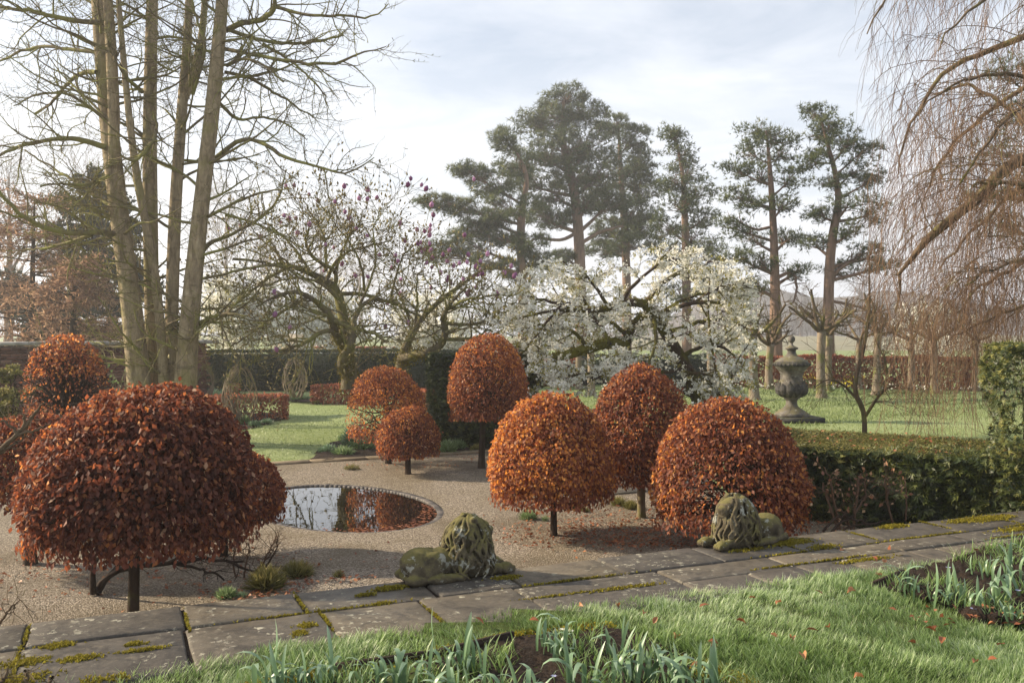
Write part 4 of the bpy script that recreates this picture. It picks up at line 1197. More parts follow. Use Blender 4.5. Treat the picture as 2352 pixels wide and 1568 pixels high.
def magnolia():
    r = np.random.default_rng(202); D = 20.0
    root = empty("magnolia_tree", tuple(P(845, 985, 20.5)), "wide spreading mossy magnolia with purple buds behind the domes", "tree")
    tr = [c7((985, 1700, 26), (980, 1560, 22), (965, 1400, 20), (950, 1250, 16, .2), (925, 1080, 14, .3), (895, 950, 13, .4), (850, 880, 11, .4), (690, 795, 9, .2), (500, 725, 7, -.2), (330, 720, 5, -.6), (200, 760, 3, -.8)),
          c7((1400, 1700, 24, .6), (1390, 1560, 20, .6), (1400, 1440, 15, .7), (1460, 1290, 9, .8), (1600, 1080, 7, 1), (1800, 930, 6, 1.1), (1920, 840, 4.5, 1.2), (2070, 730, 3, 1.3)),
          c7((1385, 1470, 14, .6), (1500, 1435, 13, .3), (1620, 1415, 12, 0), (1710, 1350, 11, -.2), (1745, 1240, 10, -.3), (1705, 1150, 8, -.4), (1760, 1040, 5, -.6), (1900, 900, 3, -.8)),
          c7((975, 1390, 13), (900, 1340, 12, -.4), (868, 1240, 11, -.6), (840, 1120, 10, -.8), (770, 1060, 9, -.9), (690, 980, 7, -1), (560, 930, 6, -1.2), (400, 970, 4, -1.5), (250, 1060, 2.5, -1.8)),
          c7((975, 1560, 18, -.2), (930, 1530, 18, -.5), (945, 1440, 16, -.7), (1000, 1360, 13, -.6), (1010, 1200, 8, -.4), (1060, 1050, 6, -.3), (1200, 980, 5, -.2))]
    tl = [limb(t, D, 26, jitter=.01, rng=r) for t in tr]; tl = [(a, b * .82) for a, b in tl]
    for L in tl:
        mb = MB(); tubes(mb, L[0][None], L[1][None], 9); mb.build("trunk", M['magnolia'], root, smooth=True)
    br = [c7((870, 900, 8, .4), (885, 800, 7, .3), (840, 745, 6.5, .2), (740, 705, 6, 0), (650, 620, 5, -.2), (640, 500, 3, -.4), (700, 380, 2, -.5)),
          c7((900, 955, 8, .4), (1050, 950, 7, .6), (1200, 985, 6, .8), (1380, 1050, 5, 1), (1560, 1150, 3, 1.2)),
          c7((868, 1240, 9, -.6), (760, 1250, 8, -.9), (650, 1330, 6.5, -1.2), (560, 1375, 5, -1.4), (400, 1400, 3, -1.6)),
          c7((1745, 1310, 7, -.2), (1900, 1312, 7, -.4), (2060, 1290, 6, -.6), (2200, 1240, 5, -.8), (2320, 1180, 4, -1)),
          c7((1720, 1180, 7, -.3), (1850, 1195, 6.5, 0), (1990, 1190, 6, .3), (2110, 1130, 4.5, .5), (2300, 1080, 3, .8)),
          c7((840, 1150, 8, -.7), (1000, 1230, 7, -1), (1150, 1250, 6, -1.3), (1280, 1330, 4, -1.5)),
          c7((660, 980, 6, -1), (480, 1080, 5, -1.3), (300, 1200, 4, -1.6), (120, 1330, 3, -1.9), (-60, 1420, 2, -2)),
          c7((500, 740, 6, -.2), (300, 860, 5, -.5), (100, 1020, 4, -.8), (-60, 1120, 3, -1)),
          c7((800, 850, 7, .4), (880, 680, 5, .6), (1020, 600, 4, .8), (1120, 590, 3.5, .9), (1300, 540, 2, 1)),
          c7((800, 770, 6, .2), (800, 560, 4.5, .5), (760, 430, 3.5, .6), (660, 300, 2.5, .7), (620, 200, 1.6, .7)),
          c7((1060, 1050, 5, -.3), (1180, 800, 4, -.5), (1190, 560, 3, -.6), (1160, 420, 2, -.7), (1240, 280, 1.3, -.7)),
          c7((860, 800, 5, .4), (980, 480, 3.5, .2), (1060, 420, 2.5, .1), (1080, 330, 1.5, 0)),
          c7((1300, 1020, 5, .9), (1360, 760, 3.5, .8), (1400, 640, 2.5, .7), (1560, 540, 1.5, .7)),
          c7((1100, 930, 5, .6), (1090, 760, 4, .3), (1000, 560, 3, .1), (860, 400, 2, 0), (720, 200, 1.3, 0)),
          c7((1500, 1230, 6, 1), (1520, 1000, 4, 1.2), (1500, 850, 3, 1.3), (1560, 760, 1.8, 1.3)),
          c7((900, 1000, 6, .3), (760, 860, 5, -.1), (560, 820, 4, -.5), (350, 870, 3, -.9), (130, 960, 2, -1.2)),
          c7((700, 820, 5, .2), (560, 600, 4, .4), (430, 470, 3, .5), (340, 400, 2, .6)),
          c7((1750, 1080, 5, -.5), (1900, 990, 4, -.9), (2080, 980, 3, -1.2), (2240, 880, 2, -1.4))]
    bl = [limb(t, D, 20, jitter=.02, rng=r) for t in br]
    bm = MB(); PB, RB = stack(bl); RB = RB * .72; tubes(bm, PB, RB, 6)
    PT = np.stack([smooth_line(L[0], 20) for L in tl]); RT = np.stack([np.interp(np.linspace(0, 1, 20), np.linspace(0, 1, 26), L[1]) for L in tl])
    PA, RA = np.concatenate([PT, PB]), np.concatenate([RT, RB])
    s, d, rr, _, _ = spawn(PA, RA, 17, r, .30, .98, (35, 80))
    d[:, 2] *= .7
    gA, RA2 = grow(s, d, r.uniform(.55, 1.7, len(s)), np.clip(rr * .45, .008, .022), 10, .17, (0, 0, .045), r, .35)
    tubes(bm, gA, RA2, 5)
    s, d, rr, _, _ = spawn(gA, RA2, 4, r, .2, .98, (30, 70))
    gB, RB2 = grow(s, d, r.uniform(.25, .8, len(s)), np.clip(rr * .5, .005, .010), 6, .20, (0, 0, .08), r, .45)
    tubes(bm, gB, RB2, 3)
    s, d, rr, _, _ = spawn(gB, RB2, 3, r, .25, .95, (30, 65))
    gC, RC = grow(s, d, r.uniform(.08, .28, len(s)), .0045, 2, .20, (0, 0, .15), r, .6)
    tubes(bm, gC, RC, 3)
    bm.build("branches", M['ginkgo_twig'], root)
    tips = np.concatenate([gB[:, -1], gC[:, -1], gB[:, 4]]); td = np.concatenate([gB[:, -1] - gB[:, -2], gC[:, -1] - gC[:, -2], gB[:, 4] - gB[:, 3]])
    td = norm(td) + [0, 0, .7]
    N = len(tips)
    xpx = tips[:, 0] / tips[:, 1] * FPX + CX; ypx = HOR - (tips[:, 2] - EYE) / tips[:, 1] * FPX
    pf = np.where(ypx < 640, .014, .003) + .045 * ((xpx > 960) & (ypx < 690)) * (xpx < 1240)
    purple = r.uniform(0, 1, N) < pf
    kb = ~purple & (r.uniform(0, 1, N) < .45)
    mb = MB(); k = int(kb.sum())
    add_scatter(mb, BUD4 * [1, 1, 1], BUD4_F, tips[kb], td[kb], r.normal(0, 1, (k, 3)), r.uniform(.045, .085, k), r.uniform(0, 1, k))
    mb.build("buds", M['bud'], root)
    mb = MB(); k = int(purple.sum())
    add_scatter(mb, BUD * [1.25, 1, 1.25], BUD_F, tips[purple], norm(td[purple]) + [0, 0, 1.5], r.normal(0, 1, (k, 3)), r.uniform(.09, .135, k), r.uniform(0, 1, k))
    mb.build("blossom", M['purple'], root, smooth=True)
    # moss cushions on the trunk feet
    mb = MB()
    for L in tl:
        i = r.integers(0, 9, 900); base = L[0][i]; q = norm(r.normal(0, 1, (900, 3)))
        add_scatter(mb, LEAF4 * [1.5, 1, 1], LEAF4_F, base + q * L[1][i][:, None] * 1.02 + r.normal(0, .02, (900, 3)) * [1, 1, 3], q + r.normal(0, .4, (900, 3)), r.normal(0, 1, (900, 3)), r.uniform(.02, .045, 900), r.uniform(0, .45, 900))
    mb.build("moss_cover", M['moss'], root)
magnolia()

# ------------------------------------------------------------------ white cherry
def blossoms(mb, Pp, r, per, spread=.05, size=(.038, .062), green=.26):
    N, n = Pp.shape[:2]
    idx = np.repeat(np.arange(N), per); t = r.uniform(.1, 1, len(idx)) * (n - 1)
    i = np.minimum(t.astype(int), n - 2); f = (t - i)[:, None]
    c = Pp[idx, i] * (1 - f) + Pp[idx, i + 1] * f + r.normal(0, spread, (len(idx), 3)) * [1, 1, .7]
    c[:, 2] -= spread * .6
    # each cluster: a few cupped petals
    k = 8
    cc = np.repeat(c, k, 0); m = len(cc)
    q = norm(r.normal(0, 1, (m, 3)))
    g = np.repeat(r.uniform(0, 1, len(c)) < green, k)
    col = np.where(g, r.uniform(0, .14, m), r.uniform(.35, 1, m))
    sc = r.uniform(*size, m) * np.where(g, .8, 1)
    add_scatter(mb, LEAF4 * [1.35, 1, 1.2], LEAF4_F, cc + r.normal(0, spread * .5, (m, 3)), q, np.cross(q, r.normal(0, 1, (m, 3))), sc, col)
def cherry():
    r = np.random.default_rng(303); D = 18.5
    root = empty("cherry_tree", tuple(P(1620, 965, 19)), "old leaning cherry tree covered in white blossom", "tree")
    tr = [[(1640, 990, 34, .5), (1606, 905, 27, .4), (1570, 835, 19, .3), (1530, 765, 16, .2), (1490, 705, 15, 0), (1470, 690, 13, -.1), (1425, 700, 11, -.4), (1360, 715, 8, -.7), (1280, 710, 5, -1), (1190, 730, 3, -1.3)],
          [(1605, 910, 14, .4), (1540, 880, 12, .1), (1480, 860, 11, -.2), (1420, 850, 9, -.5), (1360, 870, 6, -.8)],
          [(1455, 985, 22, .6), (1445, 900, 17, .6), (1432, 830, 15, .5), (1440, 770, 13, .5), (1465, 725, 11, .4), (1520, 720, 8, .3), (1600, 690, 6, .2), (1680, 700, 3, 0)],
          [(1440, 790, 14, .5), (1400, 785, 16, .2), (1350, 800, 15, -.2), (1290, 818, 14, -.5), (1268, 824, 13, -.6)]]
    tl = [limb(t, D, 24, jitter=.006, rng=r) for t in tr]; tl = [(a, b * .8) for a, b in tl]
    for j, L in enumerate(tl):
        mb = MB(); tubes(mb, L[0][None], L[1][None], 10, cap=True); mb.build("trunk", M['moss_bark' if j == 3 else 'cherry'], root, smooth=True)
    br = [[(1480, 700, 9), (1510, 660, 7, .3), (1570, 620, 5, .6), (1640, 600, 3, .8)], [(1425, 700, 8, -.4), (1450, 655, 6, -.3), (1510, 610, 4.5, -.2), (1560, 550, 2, 0)],
          [(1400, 712, 7, -.5), (1370, 660, 5, -.7), (1340, 620, 4, -.9), (1290, 605, 2.5, -1)], [(1330, 715, 6, -.8), (1260, 690, 5, -1.1), (1190, 675, 3.5, -1.4), (1120, 680, 2, -1.6)],
          [(1530, 765, 8, .2), (1600, 740, 7, .5), (1660, 730, 5, .8), (1710, 750, 3, 1)], [(1560, 820, 8, .3), (1620, 790, 6, 0), (1670, 800, 4.5, -.3), (1710, 840, 2.5, -.5)],
          [(1480, 860, 7, -.2), (1560, 850, 5, -.5), (1640, 860, 4, -.8), (1700, 880, 2, -1)], [(1420, 850, 7, -.5), (1360, 855, 5, -.8), (1290, 865, 4, -1.1), (1240, 885, 2, -1.3)],
          [(1350, 800, 7, -.2), (1320, 760, 6, -.5), (1270, 740, 4.5, -.8), (1200, 760, 3, -1)], [(1400, 790, 7, 0), (1380, 740, 5, .4), (1330, 700, 4, .7), (1270, 690, 2.5, 1)],
          [(1440, 770, 8, .5), (1400, 735, 6, .7), (1350, 700, 5, 1), (1300, 660, 3, 1.2)], [(1520, 720, 7, .3), (1560, 690, 5.5, .6), (1620, 670, 4, .9), (1690, 680, 2, 1.1)],
          [(1600, 690, 5, .2), (1650, 660, 4, 0), (1690, 650, 2.5, -.1)], [(1500, 720, 7, .1), (1510, 780, 6, -.5), (1490, 830, 4, -.9), (1450, 880, 2, -1.2)],
          [(1580, 840, 6, .3), (1620, 880, 5, -.3), (1640, 905, 3, -.7), (1660, 920, 2, -.9)], [(1290, 700, 5, -1), (1230, 770, 4, -1.2), (1190, 830, 3, -1.3), (1170, 880, 2, -1.4)]]
    bl = [limb(t, D, 16, jitter=.03, rng=r) for t in br]
    bm = MB(); PB, RB = stack(bl); RB = RB * .72; tubes(bm, PB, RB, 6)
    PT = np.stack([smooth_line(L[0], 16) for L in tl]); RT = np.stack([np.interp(np.linspace(0, 1, 16), np.linspace(0, 1, 24), L[1]) for L in tl])
    s, d, rr, _, _ = spawn(np.concatenate([PB, PT[:3]]), np.concatenate([RB, RT[:3]]), 14, r, .3, 1, (35, 80))
    d[:, 2] *= .45
    g1, R1 = grow(s, d, r.uniform(.5, 1.35, len(s)), np.clip(rr * .45, .007, .016), 9, .13, (0, 0, .02), r, .35); b = g1[:, -1]; kk = (HOR - (b[:, 2] - EYE) / b[:, 1] * FPX) > 545 + ((b[:, 0] / b[:, 1] * FPX + CX - 1480) / 330) ** 2 * 90; g1, R1 = g1[kk], R1[kk]
    tubes(bm, g1, R1, 4)
    s, d, rr, _, _ = spawn(g1, R1, 4, r, .2, 1, (30, 65))
    g2_, R2 = grow(s, d, r.uniform(.2, .6, len(s)), np.clip(rr * .5, .004, .008), 6, .15, (0, 0, .02), r, .5); tubes(bm, g2_, R2, 3)
    # a young upright sucker in front of the tree
    sk = limb([(1645, 985, 4, -.8), (1655, 910, 3.5, -.8), (1640, 830, 3, -.8), (1625, 720, 2.2, -.8), (1630, 640, 1.2, -.8)], D, 16)
    sk2 = limb([(1650, 985, 4, -.8), (1672, 900, 3, -.8), (1690, 830, 2, -.8), (1720, 790, 1.2, -.8)], D, 16)
    PSk, RSk = stack([sk, sk2]); tubes(bm, PSk, RSk, 5)
    s, d, rr, _, _ = spawn(PSk, RSk, 12, r, .3, 1, (30, 60)); g4, R4 = grow(s, d, r.uniform(.2, .5, len(s)), .006, 6, .1, (0, 0, .05), r, .5); tubes(bm, g4, R4, 3)
    bm.build("branches", M['cherry'], root)
    def clear(g):
        b = g[:, -1]; xp = b[:, 0] / b[:, 1] * FPX + CX; yp = HOR - (b[:, 2] - EYE) / b[:, 1] * FPX
        return g[(xp < 1745) & (yp > 555 + ((xp - 1480) / 330) ** 2 * 90)]
    g1, g2_, g4 = clear(g1), clear(g2_), clear(g4)
    fb = MB(); blossoms(fb, g1, r, 11, .045); blossoms(fb, g2_, r, 5, .036); blossoms(fb, g4, r, 3, .03)
    fb.build("blossom", M['blossom'], root)
    mb = MB()
    for L, lo, hi in ((tl[3], 0, 24), (tl[0], 9, 20), (tl[2], 6, 18), (tl[1], 2, 18)):
        m = 1500; i = r.integers(lo, hi, m); q = norm(r.normal(0, 1, (m, 3)) + [0, 0, .6])
        add_scatter(mb, LEAF4 * [1.5, 1, 1], LEAF4_F, L[0][i] + q * L[1][i][:, None] * 1.0 + r.normal(0, .025, (m, 3)), q + r.normal(0, .4, (m, 3)), r.normal(0, 1, (m, 3)), r.uniform(.02, .04, m), r.uniform(0, .6, m))
    mb.build("moss_cover", M['moss'], root)
cherry()

# generic small branched tree from a trunk line: used for background trees
def branch_tree(name, label, cat, base_px, d, top_px, r_px, seed, mat, levels, group=None, sides=3, trop=(0, 0, .03), wig=.1, tmat=None, col=.5, dspread=.0, ang=(25, 60), t0=.3):
    """levels: list of (children per parent, length lo, hi, n points)"""
    r = np.random.default_rng(seed)
    x0, y0 = base_px; x1, y1 = top_px
    root = empty(name, tuple(P(x0, y0, d)), label, cat, group)
    L = limb([(x0, y0 + 4, r_px * 1.3), (x0 * .7 + x1 * .3, y0 * .7 + y1 * .3, r_px), (x0 * .35 + x1 * .65 + r.normal(0, 6), y0 * .35 + y1 * .65, r_px * .6), (x1, y1, r_px * .12)], d, 18, jitter=.03 * d / 60, rng=r)
    mb = MB(); tubes(mb, L[0][None], L[1][None], 7, col); mb.build("trunk", tmat or mat, root, smooth=True)
    Pp, Rp = L[0][None], L[1][None]
    bm = MB(); last = None
    H = (y0 - y1) / FPX * d
    for k, (cnt, lo, hi, n) in enumerate(levels):
        s, dd, rr, _, tt = spawn(Pp, Rp, cnt, r, t0 if k == 0 else .15, .97, ang)
        ln = r.uniform(lo, hi, len(s)) * H
        if k == 0: ln *= (1.15 - .75 * (tt - t0))
        g, R_ = grow(s, dd, ln, np.clip(rr * .5, .35 / FPX * d, 1), n, wig, trop, r, .3)
        tubes(bm, g, R_, sides, np.clip(col + r.normal(0, .2, len(g)), 0, 1)); Pp, Rp = g, R_
    bm.build("branches", mat, root)
    return root, Pp, Rp, r

# blossoming tree behind the magnolia (left) and small one in the far right meadow
def white_tree(label, base, d, top, r_px, seed, levels, per, size, spread):
    root, g, R_, r = branch_tree("blossom_tree", label, "tree", base, d, top, r_px, seed, M['cherry'], levels, group="white blossom trees", ang=(40, 85), trop=(0, 0, -.01), t0=.25)
    fb = MB(); blossoms(fb, g, r, per, spread, size, .1); fb.build("blossom", M['blossom'], root)
white_tree("white blossom tree behind magnolia near the brick pier", (560, 905), 40, (560, 690), 8, 311, [(26, .35, .75, 8), (9, .10, .30, 5)], 9, (.09, .15), .12)
white_tree("white blossom tree in mist behind magnolia's mossy trunk", (760, 905), 42, (740, 700), 8, 312, [(26, .35, .75, 8), (9, .10, .30, 5)], 9, (.09, .15), .12)
white_tree("white blossom tree behind the tall bullet shaped dome", (1015, 905), 40, (1000, 700), 8, 313, [(24, .3, .7, 8), (8, .10, .30, 5)], 8, (.09, .15), .12)
white_tree("small white blossom tree beneath the weeping tree", (2130, 895), 36, (2140, 700), 5, 314, [(20, .35, .7, 7), (6, .1, .25, 5)], 3, (.08, .12), .1)

# ------------------------------------------------------------------ pines
def pine(label, d, trunk, blobs, seed, dens=1.0, tuft=.42, bcol=.4, extra=()):
    """trunk: picture polyline (x, y, r); blobs: (x, y, rx, ry, depth offset)"""
    r = np.random.default_rng(seed)
    root = empty("pine_tree", tuple(P(trunk[0][0], trunk[0][1], d)), label, "tree", "pines beyond the garden")
    L = limb(trunk, d, 24)
    mb = MB(); tubes(mb, L[0][None], L[1][None], 9); mb.build("trunk", M['pine_bark'], root, smooth=True)
    T1, F1 = ball_template(8, .10, r, (.55, 1.0), .15)
    crown, bm = MB(), MB()
    for b in blobs:
        x, y, rx, ry = b[:4]; off = b[4] if len(b) > 4 else r.uniform(-1, 1) * rx / FPX * d * .9
        c = P(x, y, d + off); Rx, Rz = rx / FPX * d, ry / FPX * d
        # a branch from the trunk into the clump, forking
        i = int(np.argmin(np.linalg.norm(L[0] - (c - [0, 0, .8 * Rz + .25 * np.linalg.norm((L[0][:, :2] - c[:2]).min(0))]), axis=1)))
        st = L[0][i]; mid = st * .45 + c * .55 - [0, 0, .15 * Rz]
        bl = smooth_line(np.array([[*st, L[1][i] * .45], [*mid, L[1][i] * .3], [*c, .012 * d / 40]]), 10)
        tubes(bm, bl[None, :, :3], bl[None, :, 3], 5)
        s, dd, rr, _, _ = spawn(bl[None, :, :3], bl[None, :, 3], 14, r, .4, 1, (25, 65))
        g, R_ = grow(s, dd, r.uniform(.5, 1.1, len(s)) * Rx, np.clip(rr * .5, .012, .05), 5, .15, (0, 0, .05), r, .35); tubes(bm, g, R_, 3)
        # needle tufts gathered in sub-clumps through the volume
        nsub = max(8, int(18 * dens * (Rx * Rz) ** .45 + 8))
        q = norm(r.normal(0, 1, (nsub, 3))) * (r.uniform(.15, 1, (nsub, 1)) ** .45)
        sc = c + q * [Rx * 1.2, Rx * 1.0, Rz * 1.15]
        k = int(17 * dens)
        idx = np.repeat(np.arange(nsub), k)
        sr = r.uniform(.16, .30, nsub) * (Rx * Rz) ** .5 + .25
        o = norm(r.normal(0, 1, (len(idx), 3))) * (r.uniform(0, 1, (len(idx), 1)) ** .5)
        pos = sc[idx] + o * sr[idx][:, None] * [1.15, 1.15, .62]
        up = o * [1, 1, .5] + [0, 0, .55] + r.normal(0, .35, o.shape)
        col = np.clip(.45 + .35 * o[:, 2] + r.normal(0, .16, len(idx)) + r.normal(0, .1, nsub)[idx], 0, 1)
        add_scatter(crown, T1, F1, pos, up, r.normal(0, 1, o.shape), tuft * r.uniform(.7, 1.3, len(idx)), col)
        ends = np.repeat(sc[None], 1, 0)[0]
        g2_, R2 = grow(np.repeat(bl[6:7, :3], nsub, 0), ends - bl[6, :3], np.linalg.norm(ends - bl[6, :3], axis=1), .02 * d / 50, 4, .08, (0, 0, 0), r, .4); tubes(bm, g2_, R2, 3)
    for e in extra:
        eL = limb(e, d, 12, jitter=.05, rng=r); tubes(bm, eL[0][None], eL[1][None], 5)
        s, dd, rr, _, _ = spawn(eL[0][None], eL[1][None], 12, r, .3, 1, (30, 70)); g, R_ = grow(s, dd, r.uniform(.3, .9, len(s)), np.clip(rr * .5, .01, .03), 6, .15, (0, 0, .02), r, .4); tubes(bm, g, R_, 4)
    crown.build("crown", M['pine'], root)
    bm.build("branches", M['pine_bark'], root)
pine("wide flat armed pine, lowest on the left of the pine group", 60, [(1203, 860, 14), (1202, 680, 11), (1195, 540, 10), (1200, 470, 8), (1215, 400, 5), (1180, 340, 2)],
     [(1000, 462, 38, 16), (1055, 475, 40, 22), (1080, 395, 34, 22), (1130, 420, 50, 30), (1165, 325, 30, 28), (1190, 375, 45, 35), (1110, 500, 60, 26), (1170, 470, 55, 40), (1010, 575, 45, 26), (1075, 560, 55, 24), (1130, 600, 45, 20), (1215, 560, 40, 24), (1240, 600, 30, 22), (1150, 545, 50, 22), (1185, 630, 28, 14), (1090, 530, 40, 18)], 401, .95, .36)
pine("tallest broad crowned pine in the middle of the group", 70, [(1337, 870, 15), (1333, 620, 13), (1328, 510, 12), (1318, 430, 11), (1300, 370, 9), (1290, 300, 6), (1295, 230, 3)],
     [(1300, 225, 48, 30), (1270, 265, 60, 34), (1225, 290, 42, 32), (1340, 255, 42, 32), (1240, 350, 62, 42), (1300, 335, 66, 46), (1360, 320, 62, 46), (1210, 420, 52, 38), (1265, 440, 55, 38), (1320, 400, 55, 40), (1380, 390, 60, 46), (1235, 495, 42, 26), (1400, 460, 50, 42), (1350, 465, 40, 26), (1290, 505, 34, 22), (1300, 590, 26, 18)], 402, 1.0, .42,
     extra=[[(1330, 530, 5), (1290, 555, 4), (1240, 545, 3), (1200, 560, 1.5)], [(1333, 560, 5), (1380, 530, 4), (1430, 520, 2)]])
pine("dark dense pine leaning against the tallest pine", 74, [(1440, 870, 12), (1440, 620, 10), (1432, 480, 8), (1425, 380, 5), (1420, 280, 2)],
     [(1410, 285, 36, 26), (1445, 320, 44, 34), (1480, 375, 34, 30), (1430, 400, 56, 44), (1480, 440, 42, 36), (1450, 490, 52, 36), (1400, 530, 50, 28), (1480, 520, 40, 34), (1440, 560, 70, 28), (1390, 575, 50, 20), (1380, 440, 40, 30)], 403, 1.0, .42)
pine("narrow pointed pine between broad and thin pines", 56, [(1578, 875, 12), (1577, 640, 10), (1573, 500, 8), (1570, 400, 5), (1550, 310, 2)],
     [(1546, 312, 22, 24), (1562, 350, 36, 30), (1580, 390, 40, 32), (1545, 415, 34, 26), (1600, 440, 40, 30), (1560, 470, 44, 30), (1620, 500, 36, 28), (1530, 520, 38, 28), (1590, 545, 50, 32), (1630, 580, 36, 26), (1545, 590, 50, 28), (1600, 630, 50, 26), (1560, 670, 44, 20), (1640, 650, 30, 18)], 404, .9, .34)
pine("thin crowned pine with a straight trunk above the stone urn", 42, [(1782, 885, 18), (1781, 700, 12), (1778, 560, 9), (1772, 440, 7), (1766, 360, 4), (1760, 300, 2)],
     [(1740, 300, 40, 22), (1775, 320, 45, 24), (1800, 350, 36, 24), (1720, 350, 36, 24), (1690, 390, 34, 20), (1740, 400, 42, 24), (1815, 410, 34, 26), (1690, 450, 32, 22), (1735, 470, 40, 20), (1800, 470, 34, 20), (1675, 520, 26, 18), (1720, 545, 40, 18), (1810, 545, 36, 20), (1745, 600, 44, 18), (1690, 590, 30, 16), (1830, 620, 34, 18), (1740, 660, 36, 16)], 405, .72, .27,
     extra=[[(1782, 640, 5), (1820, 620, 4), (1835, 660, 3), (1815, 700, 2)], [(1780, 520, 4), (1730, 530, 3), (1680, 500, 2)]])
pine("thin crowned pine with a bent reddish trunk", 41, [(1902, 890, 17), (1902, 720, 12), (1905, 600, 11), (1915, 520, 10), (1928, 470, 8), (1920, 400, 6), (1900, 330, 4), (1885, 270, 2)],
     [(1875, 265, 34, 22), (1905, 285, 40, 24), (1870, 310, 40, 24), (1950, 320, 34, 26), (1985, 340, 30, 24), (1900, 350, 40, 24), (1860, 370, 30, 20), (1960, 390, 44, 26), (2005, 410, 30, 24), (1900, 420, 36, 20), (1955, 460, 50, 24), (2010, 490, 30, 24), (1880, 490, 36, 20), (1960, 530, 44, 20), (1870, 560, 34, 18), (1990, 580, 40, 20), (1930, 620, 36, 18), (2030, 610, 30, 16)], 406, .72, .27,
     extra=[[(1903, 640, 5), (1950, 600, 4), (2000, 590, 2.5), (2040, 620, 1.5)], [(1902, 690, 4), (1960, 700, 3), (2010, 720, 2)]])
pine("pine hidden behind the weeping branches at the frame edge", 30, [(2440, 860, 22), (2420, 600, 18), (2390, 400, 12), (2350, 150, 5)],
     [(2310, 170, 50, 40), (2345, 270, 50, 46), (2290, 350, 50, 40), (2330, 430, 60, 40), (2250, 450, 40, 30), (2300, 520, 40, 30), (2350, 540, 40, 30)], 407, .7, .22)

# ------------------------------------------------------------------ pollarded trees in the meadow
def pollard(label, x, yb, yh, w, seed, arms=7):
    r = np.random.default_rng(seed)
    d = EYE * FPX / (yb - HOR)
    root = empty("pollarded_tree", tuple(G(x, yb)), label, "tree", "pollarded trees in the meadow")
    L = limb([(x + r.normal(0, 1), yb + 3, w * .78), (x, yb - 8, w * .56), (x + r.normal(0, 1.5), (yb + yh) / 2, w * .48), (x + r.normal(0, 3), yh, w * .5)], d, 14)
    mb = MB(); tubes(mb, L[0][None], L[1][None], 9, cap=True); mb.build("trunk", M['lime_bark'], root, smooth=True)
    c = L[0][-1]; K = arms
    a = np.linspace(0, 6.28, K, endpoint=False) + r.uniform(0, 1)
    dv = np.column_stack([np.cos(a) * r.uniform(.5, 1.2, K), np.sin(a) * r.uniform(.4, 1, K), r.uniform(.25, 1.0, K)])
    g, R1 = grow(np.repeat(c[None], K, 0) - [0, 0, .05], dv, r.uniform(.8, 1.7, K) * d / 33, w / FPX * d * .26, 8, .14, (0, 0, .08), r, .5)
    bm = MB(); tubes(bm, g, R1, 6)
    # knuckles with short twigs
    s, dd, rr, _, _ = spawn(g, R1, 9, r, .3, 1, (30, 75)); g2_, R2 = grow(s, dd, r.uniform(.2, .7, len(s)), np.clip(rr * .35, .008, .02), 5, .2, (0, 0, .12), r, .8); tubes(bm, g2_, R2, 4)
    s, dd, rr, _, _ = spawn(g2_, R2, 4, r, .5, 1, (20, 60)); g3, R3 = grow(s, dd, r.uniform(.10, .35, len(s)), .007, 3, .15, (0, 0, .15), r, .6); tubes(bm, g3, R3, 3)
    bm.build("branches", M['weeping_limb'], root)
pollard("grey trunked pollard half covered by the tall pale trunked dome", 1358, 906, 800, 17, 501, 3)
pollard("pale pollard standing under the right edge of cherry blossom", 1632, 900, 790, 16, 502, 5)
pollard("pollard with twisted arms to the near side of the urn's left", 1732, 916, 770, 21, 503)
pollard("slim pollard just behind and left of the urn", 1766, 892, 790, 17, 504)
pollard("stout pollard right beside the stone urn", 1886, 912, 760, 20, 505)
pollard("pollard close behind the stout one by the urn", 1903, 897, 770, 15, 506, 4)
pollard("pollard on the meadow right of the small crooked tree", 2012, 906, 765, 17, 507)
pollard("faint pollard behind the small crooked tree", 1972, 893, 780, 13, 508, 4)
pollard("pollard seen through the first weeping strands", 2092, 896, 780, 15, 509, 5)
pollard("pollard behind the dense weeping strands", 2146, 902, 780, 17, 510, 5)
pollard("far pollard among weeping strands near the yew pillar", 2240, 897, 780, 14, 511, 5)
pollard("grey post like pollard behind the cherry trunks", 1330, 893, 810, 14, 512, 3)

